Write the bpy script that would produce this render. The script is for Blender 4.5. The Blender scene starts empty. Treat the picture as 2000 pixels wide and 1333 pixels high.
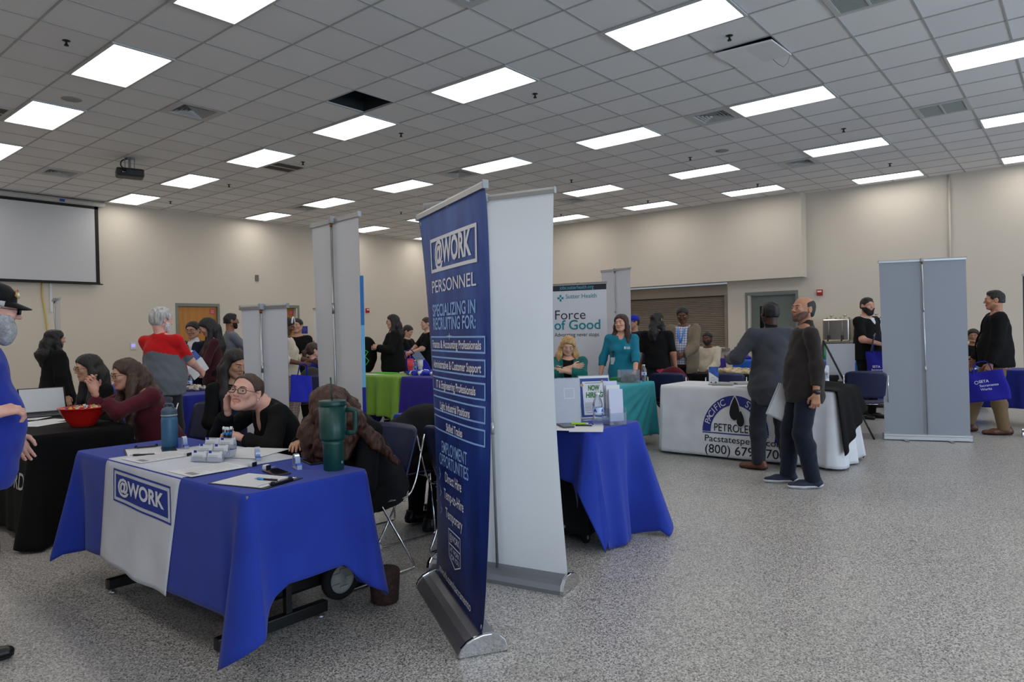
import bpy, bmesh, math, random
import numpy as np
from mathutils import Vector, Matrix, Euler

random.seed(7)
C = bpy.context.scene.collection
S = bpy.context.scene
PI = math.pi

# ------------------------------------------------------------------ camera
YAW, PITCH, ROLL, FPX, CAMH = 0.69438, -0.01306, -0.01888, 1354.8, 1.38
_f = np.array([-math.sin(YAW) * math.cos(PITCH), math.cos(YAW) * math.cos(PITCH), math.sin(PITCH)])
_r0 = np.array([math.cos(YAW), math.sin(YAW), 0.0])
_u0 = np.cross(_r0, _f)
_r = _r0 * math.cos(ROLL) + _u0 * math.sin(ROLL)
_u = -_r0 * math.sin(ROLL) + _u0 * math.cos(ROLL)
cd = bpy.data.cameras.new('camera')
cam = bpy.data.objects.new('camera', cd)
C.objects.link(cam)
cam.matrix_world = Matrix(((_r[0], _u[0], -_f[0], 0), (_r[1], _u[1], -_f[1], 0), (_r[2], _u[2], -_f[2], CAMH), (0, 0, 0, 1)))
cd.sensor_width = 36
cd.lens = FPX * 36 / 2000
cd.clip_start = 0.05
S.camera = cam

# ------------------------------------------------------------------ world, daylight, exposure
w = bpy.data.worlds.new('world'); S.world = w; w.use_nodes = True
w.node_tree.nodes['Background'].inputs[0].default_value = (0.75, 0.85, 1, 1)
w.node_tree.nodes['Background'].inputs[1].default_value = 0.3
S.view_settings.view_transform = 'Standard'
S.view_settings.look = 'None'
S.view_settings.gamma = 1
S.view_settings.exposure = 0.18
PANEL_E = 5.9                      # strength of the ceiling panels
DAY_E = 520                        # daylight through the windows on the near side of the hall
CEIL = 4.29
XL, XR, YF, YB = -16.1, 6.2, 15.9, -5.5


def area(name, loc, rot, sx, sy, e, col):
    l = bpy.data.lights.new(name, 'AREA'); l.shape = 'RECTANGLE'; l.size = sx; l.size_y = sy; l.energy = e; l.color = col
    o = bpy.data.objects.new(name, l); o.location = loc; o.rotation_euler = rot; C.objects.link(o)
    return o


for wy in (-1.5, 4.5, 10.5):       # three windows in the right-hand wall, out of the frame
    area('daylight', (XR - 0.06, wy, 1.9), (0, PI / 2, 0), 2.0, 3.2, DAY_E / 3, (0.62, 0.80, 1.0))


def spot(u, d):
    """floor point seen at image column u at depth d (metres along the view)"""
    k = (u - 1000) / FPX * d
    return (_f[0] * d + _r0[0] * k, _f[1] * d + _r0[1] * k)


def at(u, v, z):
    d = _f + _r * (u - 1000) / FPX - _u * (v - 666.5) / FPX
    s = (z - CAMH) / d[2]
    return (d[0] * s, d[1] * s)


def face_dir(u, a):
    """heading for a figure at column u: a=0 faces right, 90 away, 180 left, 270 towards the viewer"""
    d = _f * 1.0 + _r0 * (u - 1000) / FPX
    d = d[:2] / np.hypot(d[0], d[1]); r = np.array([d[1], -d[0]])
    F = math.cos(math.radians(a)) * r + math.sin(math.radians(a)) * d
    return math.atan2(-F[0], F[1])


# ------------------------------------------------------------------ materials
def lin(c):
    return tuple((x / 255 / 12.92) if x / 255 <= 0.04045 else ((x / 255 + 0.055) / 1.055) ** 2.4 for x in c)


_M = {}


def mat(name, rgb=(128, 128, 128), rough=0.6, metal=0.0, emit=0, var=0.0, vs=6.0, bump=0.0, bs=60.0, trans=0.0, ior=1.45, spec=0.5, coat=0.0, sheen=0.0, stretch=None, alpha=1.0, lin_rgb=None):
    if name in _M:
        return _M[name]
    m = bpy.data.materials.new(name); m.use_nodes = True
    nt = m.node_tree; b = nt.nodes['Principled BSDF']
    c = (*(lin_rgb or lin(rgb)), 1)
    b.inputs['Base Color'].default_value = c
    b.inputs['Roughness'].default_value = rough
    b.inputs['Metallic'].default_value = metal
    b.inputs['Specular IOR Level'].default_value = spec
    b.inputs['IOR'].default_value = ior
    b.inputs['Transmission Weight'].default_value = trans
    b.inputs['Coat Weight'].default_value = coat
    b.inputs['Sheen Weight'].default_value = sheen
    b.inputs['Alpha'].default_value = alpha
    if emit:
        b.inputs['Emission Color'].default_value = c
        b.inputs['Emission Strength'].default_value = emit
    tc = None
    if var or bump:
        tc = nt.nodes.new('ShaderNodeTexCoord')
        src = tc.outputs['Object']
        if stretch:
            mp = nt.nodes.new('ShaderNodeMapping'); mp.inputs['Scale'].default_value = stretch
            nt.links.new(src, mp.inputs[0]); src = mp.outputs[0]
    if var:
        n = nt.nodes.new('ShaderNodeTexNoise'); n.inputs['Scale'].default_value = vs; n.inputs['Detail'].default_value = 4
        nt.links.new(src, n.inputs['Vector'])
        r = nt.nodes.new('ShaderNodeValToRGB')
        r.color_ramp.elements[0].position = 0.3; r.color_ramp.elements[1].position = 0.7
        r.color_ramp.elements[0].color = (*[x * (1 - var) for x in c[:3]], 1)
        r.color_ramp.elements[1].color = (*[min(1, x * (1 + var)) for x in c[:3]], 1)
        nt.links.new(n.outputs['Fac'], r.inputs[0]); nt.links.new(r.outputs[0], b.inputs['Base Color'])
    if bump:
        n = nt.nodes.new('ShaderNodeTexNoise'); n.inputs['Scale'].default_value = bs; n.inputs['Detail'].default_value = 3
        nt.links.new(src, n.inputs['Vector'])
        bp = nt.nodes.new('ShaderNodeBump'); bp.inputs['Strength'].default_value = bump; bp.inputs['Distance'].default_value = 0.01
        nt.links.new(n.outputs['Fac'], bp.inputs['Height']); nt.links.new(bp.outputs[0], b.inputs['Normal'])
    _M[name] = m
    return m


def fabric(name, rgb=(128, 128, 128), rough=0.85, var=0.08, sheen=0.1):
    return mat(name, rgb, rough=rough, var=var, vs=5, bump=0.12, bs=350, spec=0.2, sheen=sheen)


# ------------------------------------------------------------------ objects
def link(o, parent=None):
    C.objects.link(o)
    if parent is not None:
        o.parent = parent
    return o


def props(o, label=None, cat=None, group=None, kind=None):
    if label: o['label'] = label
    if cat: o['category'] = cat
    if group: o['group'] = group
    if kind: o['kind'] = kind
    return o


def thing(name, label, cat, loc=(0, 0, 0), rotz=0, group=None):
    o = bpy.data.objects.new(name, None); o.empty_display_size = 0.1
    o.location = loc if len(loc) == 3 else (*loc, 0); o.rotation_euler = (0, 0, rotz)
    return props(link(o), label, cat, group)


def new_obj(name, me, mats, parent=None):
    me.name = name
    for m in (mats if isinstance(mats, (list, tuple)) else [mats]):
        me.materials.append(m)
    return link(bpy.data.objects.new(name, me), parent)


class MB:
    """collects simple shapes in one bmesh"""

    def __init__(s):
        s.b = bmesh.new(); s.sm = False

    def _new(s, n0, f0, mi, M, smooth):
        vs = [v for v in s.b.verts][n0:]
        if M is not None:
            bmesh.ops.transform(s.b, matrix=M, verts=vs)
        for f in [f for f in s.b.faces][f0:]:
            f.material_index = mi; f.smooth = smooth

    def box(s, c, d, mi=0, M=None, bev=0.0, rz=0):
        n0, f0 = len(s.b.verts), len(s.b.faces)
        T = Matrix.Translation(Vector(c)) @ Matrix.Rotation(rz, 4, 'Z') @ Matrix.Diagonal((d[0], d[1], d[2], 1))
        if M is not None: T = M @ T
        if bev > 0:
            t = bmesh.new(); r = bmesh.ops.create_cube(t, size=1)
            bmesh.ops.transform(t, matrix=T, verts=r['verts'])
            bmesh.ops.bevel(t, geom=list(t.edges), offset=bev, segments=2, affect='EDGES', profile=0.5)
            me = bpy.data.meshes.new('t'); t.to_mesh(me); t.free(); s.b.from_mesh(me); bpy.data.meshes.remove(me)
            s._new(n0, f0, mi, None, False)
        else:
            bmesh.ops.create_cube(s.b, size=1)
            s._new(n0, f0, mi, T, False)
        return s

    def lathe(s, prof, c=(0, 0, 0), seg=24, mi=0, M=None, cap=True):
        """prof: list of (radius, z)"""
        n0, f0 = len(s.b.verts), len(s.b.faces)
        rings = []
        for r, z in prof:
            if r < 1e-6:
                rings.append([s.b.verts.new((0, 0, z))])
            else:
                rings.append([s.b.verts.new((r * math.cos(2 * PI * i / seg), r * math.sin(2 * PI * i / seg), z)) for i in range(seg)])
        for a, b in zip(rings, rings[1:]):
            if len(a) == 1 and len(b) == 1: continue
            for i in range(seg):
                j = (i + 1) % seg
                if len(a) == 1: s.b.faces.new((a[0], b[j], b[i]))
                elif len(b) == 1: s.b.faces.new((a[i], a[j], b[0]))
                else: s.b.faces.new((a[i], a[j], b[j], b[i]))
        if cap:
            if len(rings[0]) > 1: s.b.faces.new(rings[0][::-1])
            if len(rings[-1]) > 1: s.b.faces.new(rings[-1])
        T = Matrix.Translation(Vector(c))
        if M is not None: T = T @ M
        s._new(n0, f0, mi, T, True)
        return s

    def tube(s, pts, r, seg=8, mi=0, closed=False, M=None, flat=1.0):
        n0, f0 = len(s.b.verts), len(s.b.faces)
        pts = [Vector(p) for p in pts]; n = len(pts); rings = []
        up = Vector((0, 0, 1)); prev = None
        for i, p in enumerate(pts):
            if closed: t = pts[(i + 1) % n] - pts[i - 1]
            else: t = pts[min(i + 1, n - 1)] - pts[max(i - 1, 0)]
            t.normalize()
            if prev is None:
                a = t.orthogonal() if abs(t.z) > 0.95 else t.cross(up)
            else:
                a = prev - t * prev.dot(t)
            a.normalize(); prev = a; b = t.cross(a)
            rr = r[i] if isinstance(r, (list, tuple)) else r
            rings.append([s.b.verts.new(p + a * rr * math.cos(2 * PI * k / seg) + b * rr * flat * math.sin(2 * PI * k / seg)) for k in range(seg)])
        m = n if closed else n - 1
        for i in range(m):
            a, b = rings[i], rings[(i + 1) % n]
            for k in range(seg):
                s.b.faces.new((a[k], a[(k + 1) % seg], b[(k + 1) % seg], b[k]))
        if not closed:
            s.b.faces.new(rings[0][::-1]); s.b.faces.new(rings[-1])
        s._new(n0, f0, mi, M, True)
        return s

    def prism(s, poly, axis_len, mi=0, M=None, smooth=False):
        """poly in (y,z), extruded along x from -len/2 to len/2"""
        n0, f0 = len(s.b.verts), len(s.b.faces)
        a = [s.b.verts.new((-axis_len / 2, y, z)) for y, z in poly]
        b = [s.b.verts.new((axis_len / 2, y, z)) for y, z in poly]
        n = len(poly)
        fs = []
        for i in range(n):
            fs.append(s.b.faces.new((a[i], a[(i + 1) % n], b[(i + 1) % n], b[i])))
        s.b.faces.new(a[::-1]); s.b.faces.new(b)
        s._new(n0, f0, mi, M, False)
        if smooth:
            for f in fs: f.smooth = True
        return s

    def quad(s, ps, mi=0, M=None):
        n0, f0 = len(s.b.verts), len(s.b.faces)
        s.b.faces.new([s.b.verts.new(p) for p in ps])
        s._new(n0, f0, mi, M, False)
        return s

    def sphere(s, c, r, seg=16, mi=0, M=None):
        n0, f0 = len(s.b.verts), len(s.b.faces)
        rr = r if isinstance(r, (list, tuple)) else (r, r, r)
        bmesh.ops.create_uvsphere(s.b, u_segments=seg, v_segments=max(6, seg // 2), radius=1)
        T = Matrix.Translation(Vector(c)) @ Matrix.Diagonal((*rr, 1))
        if M is not None: T = M @ T
        s._new(n0, f0, mi, T, True)
        return s

    def build(s, name, mats, parent=None, M=None, recalc=True):
        if M is not None: bmesh.ops.transform(s.b, matrix=M, verts=s.b.verts)
        if recalc: bmesh.ops.recalc_face_normals(s.b, faces=s.b.faces)
        me = bpy.data.meshes.new(name); s.b.to_mesh(me); s.b.free()
        return new_obj(name, me, mats, parent)


def round_poly(pts, r, seg=4):
    """rounded corner polyline through 3d points"""
    out = [Vector(pts[0])]
    for i in range(1, len(pts) - 1):
        a, b, c = Vector(pts[i - 1]), Vector(pts[i]), Vector(pts[i + 1])
        d1 = (a - b); d2 = (c - b)
        rr = min(r, d1.length * 0.45, d2.length * 0.45)
        p, q = b + d1.normalized() * rr, b + d2.normalized() * rr
        for k in range(seg + 1):
            t = k / seg
            out.append(p * (1 - t) ** 2 + b * 2 * t * (1 - t) + q * t * t)
    out.append(Vector(pts[-1]))
    return out


def copy_thing(src, label, loc, rotz, group=None):
    r = src.copy(); C.objects.link(r); r.location = loc; r.rotation_euler = (0, 0, rotz); r['label'] = label
    if group: r['group'] = group
    for ch in list(src.children):
        c = ch.copy(); C.objects.link(c); c.parent = r
        for g in list(ch.children):
            d = g.copy(); C.objects.link(d); d.parent = c
    return r


# ------------------------------------------------------------------ lettering
def glyphs(s, size, bold=0.0, sx=1.0, align='CENTER', shear=0.0, spacing=1.0):
    cu = bpy.data.curves.new('t', 'FONT'); cu.body = s; cu.size = size; cu.align_x = align; cu.align_y = 'CENTER'
    cu.offset = bold * size; cu.resolution_u = 3 if '@' in s else 5; cu.shear = shear; cu.space_character = spacing
    o = bpy.data.objects.new('t', cu); C.objects.link(o)
    dg = bpy.context.evaluated_depsgraph_get(); ev = o.evaluated_get(dg); me = ev.to_mesh()
    vs = [(v.co.x * sx, v.co.y) for v in me.vertices]; fs = [tuple(p.vertices) for p in me.polygons]
    ev.to_mesh_clear(); bpy.data.objects.remove(o); bpy.data.curves.remove(cu)
    return vs, fs


class Print:
    """flat marks gathered in (x, y) and laid on a surface through a mapping (x, y) -> point"""

    def __init__(s): s.v = []; s.f = []; s.m = []

    def add(s, vs, fs, mi=0, dx=0, dy=0):
        n = len(s.v); s.v += [(x + dx, y + dy) for x, y in vs]; s.f += [tuple(i + n for i in f) for f in fs]; s.m += [mi] * len(fs)
        return s

    def text(s, t, x, y, size, mi=0, bold=0.0, sx=1.0, align='CENTER', width=None, shear=0.0):
        vs, fs = glyphs(t, size, bold, 1.0, align, shear)
        if width:
            w0 = max(p[0] for p in vs) - min(p[0] for p in vs); sx = width / w0
        return s.add([(p[0] * sx, p[1]) for p in vs], fs, mi, x, y)

    def rect(s, x0, y0, x1, y1, mi=0, n=6):
        vs = []; fs = []
        for j in range(n + 1):
            for i in range(n + 1): vs.append((x0 + (x1 - x0) * i / n, y0 + (y1 - y0) * j / n))
        for j in range(n):
            for i in range(n): a = j * (n + 1) + i; fs.append((a, a + 1, a + n + 2, a + n + 1))
        return s.add(vs, fs, mi)

    def frame(s, x0, y0, x1, y1, t, mi=0, n=6):
        s.rect(x0, y0, x1, y0 + t, mi, n); s.rect(x0, y1 - t, x1, y1, mi, n); s.rect(x0, y0 + t, x0 + t, y1 - t, mi, n); s.rect(x1 - t, y0 + t, x1, y1 - t, mi, n)
        return s

    def poly(s, pts, mi=0): return s.add(pts, [tuple(range(len(pts)))], mi)

    def line(s, pts, t, mi=0):
        for a, b in zip(pts, pts[1:]):
            d = Vector((b[0] - a[0], b[1] - a[1])); n = Vector((-d.y, d.x)).normalized() * t / 2
            s.poly([(a[0] - n.x, a[1] - n.y), (b[0] - n.x, b[1] - n.y), (b[0] + n.x, b[1] + n.y), (a[0] + n.x, a[1] + n.y)], mi)
        return s

    def ring(s, cx, cy, r0, r1, a0, a1, mi=0, n=40):
        vs = []; fs = []
        for i in range(n + 1):
            a = a0 + (a1 - a0) * i / n
            vs += [(cx + r0 * math.cos(a), cy + r0 * math.sin(a)), (cx + r1 * math.cos(a), cy + r1 * math.sin(a))]
        for i in range(n): fs.append((2 * i, 2 * i + 1, 2 * i + 3, 2 * i + 2))
        return s.add(vs, fs, mi)

    def arctext(s, t, cx, cy, r, amid, size, mi=0, bold=0.0, step=None):
        """letters set around a circle, reading clockwise"""
        step = step or size * 0.8 / r
        n = len(t)
        for i, ch in enumerate(t):
            if ch == ' ': continue
            a = amid + step * ((n - 1) / 2 - i)
            vs, fs = glyphs(ch, size, bold)
            ca, sa = math.cos(a - PI / 2), math.sin(a - PI / 2)
            s.add([(cx + r * math.cos(a) + x * ca - y * sa, cy + r * math.sin(a) + x * sa + y * ca) for x, y in vs], fs, mi)
        return s

    def build(s, name, mats, parent, mapfn):
        me = bpy.data.meshes.new(name)
        me.from_pydata([tuple(mapfn(x, y)) for x, y in s.v], [], s.f)
        me.polygons.foreach_set('material_index', s.m)
        return new_obj(name, me, mats, parent)


# ------------------------------------------------------------------ implicit surfaces (bodies, clothes, hair)
def sdf_mesh(fn, lo, hi, h):
    lo = np.array(lo, float) - 2 * h; hi = np.array(hi, float) + 2 * h
    B = 8
    nb = np.ceil((hi - lo) / (h * B)).astype(int)
    n = nb * B + 1
    V = np.full(n, 1.0, dtype=np.float32)
    bc = np.stack(np.meshgrid(*[np.arange(k) for k in nb], indexing='ij'), -1).reshape(-1, 3)
    cen = lo + (bc + 0.5) * B * h
    d = fn(cen)
    keep = bc[np.abs(d) < B * h * 1.25 + 0.012]
    g = np.stack(np.meshgrid(*[np.arange(B + 1)] * 3, indexing='ij'), -1).reshape(-1, 3)
    for s0 in range(0, len(keep), 400):
        kk = keep[s0:s0 + 400]
        idx = (kk[:, None, :] * B + g[None]).reshape(-1, 3)
        val = fn(lo + idx * h)
        V[idx[:, 0], idx[:, 1], idx[:, 2]] = val
    # blocks deep inside are negative
    inn = bc[(d <= -(B * h * 1.25 + 0.012))]
    for b in inn:
        V[b[0] * B:b[0] * B + B + 1, b[1] * B:b[1] * B + B + 1, b[2] * B:b[2] * B + B + 1] = -1
    if len(inn):
        for s0 in range(0, len(keep), 400):
            kk = keep[s0:s0 + 400]; idx = (kk[:, None, :] * B + g[None]).reshape(-1, 3)
            V[idx[:, 0], idx[:, 1], idx[:, 2]] = fn(lo + idx * h)
    neg = V < 0
    cn = n - 1
    cnt = np.zeros(cn, dtype=np.int8)
    for i in (0, 1):
        for j in (0, 1):
            for k in (0, 1): cnt += neg[i:i + cn[0], j:j + cn[1], k:k + cn[2]]
    act = (cnt > 0) & (cnt < 8)
    ids = np.full(cn, -1, dtype=np.int64); cells = np.argwhere(act); ids[act] = np.arange(len(cells))
    acc = np.zeros((len(cells), 3)); num = np.zeros(len(cells))
    corners = [(i, j, k) for i in (0, 1) for j in (0, 1) for k in (0, 1)]
    for a in corners:
        for ax in range(3):
            if a[ax]: continue
            b = list(a); b[ax] = 1
            va = V[cells[:, 0] + a[0], cells[:, 1] + a[1], cells[:, 2] + a[2]]; vb = V[cells[:, 0] + b[0], cells[:, 1] + b[1], cells[:, 2] + b[2]]
            m = (va < 0) != (vb < 0)
            t = np.where(m, va / np.where(m, va - vb, 1), 0)
            p = np.tile(np.array(a, float), (len(cells), 1)); p[:, ax] += t
            acc[m] += p[m]; num += m
    verts = lo + (cells + acc / num[:, None]) * h
    faces = []
    for ax in range(3):
        o1, o2 = [(1, 2), (2, 0), (0, 1)][ax]
        sl_a = [slice(0, -1) if q == ax else slice(1, -1) for q in range(3)]
        sl_b = [slice(1, None) if q == ax else slice(1, -1) for q in range(3)]
        A, Bv = neg[tuple(sl_a)], neg[tuple(sl_b)]
        for flip, M in ((False, A & ~Bv), (True, ~A & Bv)):
            e = np.argwhere(M)
            if not len(e): continue
            e = e + np.array([0 if q == ax else 1 for q in range(3)])
            q = []
            for du, dv in ((0, 0), (-1, 0), (-1, -1), (0, -1)):
                c = e.copy(); c[:, o1] += du; c[:, o2] += dv
                q.append(ids[c[:, 0], c[:, 1], c[:, 2]])
            q = np.stack(q, 1)
            if flip: q = q[:, ::-1]
            faces.append(q)
    F = np.concatenate(faces) if faces else np.zeros((0, 4), int)
    return verts, F


def mesh_from(parts, name, smooth=True):
    """parts: list of (verts, faces[, material index array])"""
    me = bpy.data.meshes.new(name)
    V = np.concatenate([p[0] for p in parts]); off = 0; FF = []; MI = []
    for p in parts:
        FF.append(p[1] + off); off += len(p[0]); MI.append(p[2] if len(p) > 2 else np.zeros(len(p[1]), int))
    F = np.concatenate(FF); MI = np.concatenate(MI)
    me.vertices.add(len(V)); me.vertices.foreach_set('co', V.astype(np.float32).ravel())
    me.loops.add(len(F) * 4); me.loops.foreach_set('vertex_index', F.astype(np.int32).ravel())
    me.polygons.add(len(F)); me.polygons.foreach_set('loop_start', np.arange(0, len(F) * 4, 4, dtype=np.int32))
    me.polygons.foreach_set('material_index', MI.astype(np.int32))
    me.update(calc_edges=True)
    if smooth: me.polygons.foreach_set('use_smooth', np.ones(len(F), bool))
    return me


def smin(a, b, k):
    h = np.maximum(k - np.abs(a - b), 0) / k
    return np.minimum(a, b) - h * h * k * 0.25


def smax(a, b, k): return -smin(-a, -b, k)


def cone(P, a, b, r1, r2, flat=None):
    a = np.asarray(a, float); b = np.asarray(b, float); ba = b - a; L = max(ba @ ba, 1e-9)
    q = P - a
    t = np.clip(q @ ba / L, 0, 1)
    d = q - t[:, None] * ba
    if flat is not None:
        nrm, sc = flat; nrm = np.asarray(nrm, float)
        d = d + (d @ nrm)[:, None] * nrm * (sc - 1)
    return np.sqrt((d * d).sum(1)) - (r1 + (r2 - r1) * t)


def ell(P, c, r, Rm=None):
    q = P - np.asarray(c, float)
    if Rm is not None: q = q @ Rm
    r = np.asarray(r, float)
    k0 = np.sqrt(((q / r) ** 2).sum(1)); k1 = np.sqrt(((q / (r * r)) ** 2).sum(1)) + 1e-9
    return k0 * (k0 - 1) / k1


def wob(P, f, seed=0.0):
    x, y, z = P[:, 0] * f + seed, P[:, 1] * f + seed * 1.7, P[:, 2] * f * 0.8 + seed * 0.6
    return (np.sin(x * 1.3 + 1.7 * np.sin(z * 0.9 + y)) + np.sin(z * 1.9 + 1.3 * np.sin(x * 1.1) + y * .7) + 0.6 * np.sin(y * 2.3 + 2 * np.sin(z * 1.4 + x * .6))) / 2.6


def rotm(yaw=0, pitch=0, roll=0):
    """columns = right, forward, up.  pitch>0 looks up, yaw>0 turns to the figure's left, roll>0 tips to its right"""
    return np.array(Matrix.Rotation(yaw, 3, 'Z') @ Matrix.Rotation(pitch, 3, 'X') @ Matrix.Rotation(roll, 3, 'Y'))

# ------------------------------------------------------------------ people
V3 = lambda *a: np.array(a, float)


def unit(v):
    v = np.asarray(v, float); return v / (np.linalg.norm(v) + 1e-9)


def head_sdf(q, fem=0.0, jaw=1.0, smile=0.0, openm=0.0):
    d = ell(q, (0, -.014, .034), (.075, .095, .084))
    d = smin(d, ell(q, (0, .020, -.030), (.059, .067, .078)), .03)
    j = (.054 - .004 * fem) * jaw
    for s in (-1, 1):
        d = smin(d, cone(q, (s * j, .002, -.050), (s * .020, .058, -.092), .024, .019), .028)
        d = smin(d, ell(q, (s * .036, .066, -.018), (.021, .017, .02)), .022)
    d = smin(d, ell(q, (0, .064, -.093), (.020, .019, .017)), .02)
    d = smin(d, cone(q, (-.032, .078, .025), (.032, .078, .025), .011 - .002 * fem, .011 - .002 * fem), .02)
    for s in (-1, 1):
        d = smax(d, -(np.linalg.norm(q - V3(s * .031, .0985, .004), axis=1) - .0145), .012)
    d = smin(d, cone(q, (0, .084, .014), (0, .105 - .003 * fem, -.022), .0070, .0105 - .0015 * fem), .012)
    for s in (-1, 1):
        d = smin(d, ell(q, (s * .0110, .094, -.026), (.0070, .009, .0060)), .007)
        # eyelids
        d = smin(d, cone(q, (s * .018, .0865, .0110), (s * .045, .0795, .0105), .0052, .0048), .005)
        d = smin(d, cone(q, (s * .020, .0860, -.0050), (s * .044, .0800, -.0035), .0042, .0042), .005)
    w = .020 + .006 * smile; up = .006 * smile; lr = 1 - .3 * smile
    for s in (-1, 1):
        d = smin(d, cone(q, (0, .0875, -.0550), (s * w, .0775, -.0585 + up), .0054 * lr, .0035 * lr), .007)
        d = smin(d, cone(q, (0, .0860, -.0660 - openm), (s * w * .9, .0770, -.0605 + up), .0060 * lr, .0035 * lr), .007)
    d = smax(d, -cone(q, (-w * .9, .0885, -.0605 + up * .5), (w * .9, .0885, -.0605 + up * .5), .0022 + openm * .7, .0022 + openm * .7), .004)
    for s in (-1, 1):
        e = ell(q, (s * .0775, -.008, -.002), (.009, .019, .031))
        e = smax(e, -ell(q, (s * .088, .000, .002), (.008, .010, .019)), .006)
        d = smin(d, e, .008)
    return d


def hand_parts(W, G, Nn, right, curl, sc, spread=0.0):
    G = unit(G); Nn = unit(np.asarray(Nn, float) - G * (np.asarray(Nn, float) @ G))
    T = np.cross(G, Nn) * (1 if right else -1)
    cs = [(W - G * .03 * sc, W + G * .02 * sc, .0245 * sc, .026 * sc, .012)]
    curls = curl if isinstance(curl, (list, tuple)) else (curl * .9, curl, curl * 1.08, curl * 1.15)
    for i in range(4):
        o = (.029 - .0195 * i) * sc
        K = W + G * (.088 - .004 * abs(i - 1.3)) * sc + T * o
        cs.append((W + G * .015 * sc + T * o * .55, K, .0165 * sc, .0125 * sc, .014))
        g = unit(G + T * (1.5 - i) * .06 * (1 + spread)); p = K; a = 0
        for L, k, r in ((.044, .75, .0100), (.027, 1.05, .0090), (.021, .7, .0080)):
            a += curls[i] * k
            dirv = math.cos(a) * g + math.sin(a) * Nn
            q = p + dirv * L * sc * (.95, 1.06, 1.0, .8)[i]
            cs.append((p, q, r * sc * (.97 if i < 3 else .88), (r - .0008) * sc * (.97 if i < 3 else .88), .0045)); p = q
    p = W + G * .022 * sc + T * .020 * sc
    c = sum(curls) / 4
    q = p + unit(T * .75 + G * .6 + Nn * (.25 + .35 * c)) * .045 * sc
    cs.append((p, q, .0155 * sc, .0115 * sc, .012))
    q2 = q + unit(T * (.35 - .3 * c) + G * .8 + Nn * (.2 + .5 * c)) * .031 * sc
    cs.append((q, q2, .0108 * sc, .0095 * sc, .005))
    q3 = q2 + unit(T * (.15 - .4 * c) + G * .8 + Nn * (.25 + .6 * c)) * .025 * sc
    cs.append((q2, q3, .0096 * sc, .0078 * sc, .004))
    return cs


def cones_sdf(P, cs):
    d = None
    for a, b, r1, r2, k in cs:
        e = cone(P, a, b, r1, r2)
        d = e if d is None else smin(d, e, k)
    return d


def bounds(cs, pad=.01):
    pts = np.array([p for c in cs for p in (c[0], c[1])]); r = max(max(c[2], c[3]) for c in cs)
    return pts.min(0) - r - pad, pts.max(0) + r + pad


def ik(Sh, W, la, lb, hint):
    v = W - Sh; L = np.linalg.norm(v)
    if L > (la + lb) * .995: W = Sh + v / L * (la + lb) * .995; v = W - Sh; L = np.linalg.norm(v)
    n = v / L; x = (la * la - lb * lb + L * L) / (2 * L); hgt = math.sqrt(max(la * la - x * x, 0))
    h = np.asarray(hint, float); h = unit(h - n * (h @ n))
    return Sh + n * x + h * hgt, W


EYES = None


def eye_mesh(iris):
    b = MB()
    n0 = len(b.b.verts)
    seg = 20
    prof = [0, 9, 15, 22, 29, 33, 45, 60, 80, 100, 130, 180]
    pr = [(math.sin(math.radians(a)), math.cos(math.radians(a))) for a in prof]
    b.lathe([(0 if a in (0, 180) else r, z) for (r, z), a in zip(pr, prof)], seg=seg, cap=False)
    for f in b.b.faces:
        z = f.calc_center_median().z
        f.material_index = 2 if z > math.cos(math.radians(13)) else (1 if z > math.cos(math.radians(31)) else 0)
    return b


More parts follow.
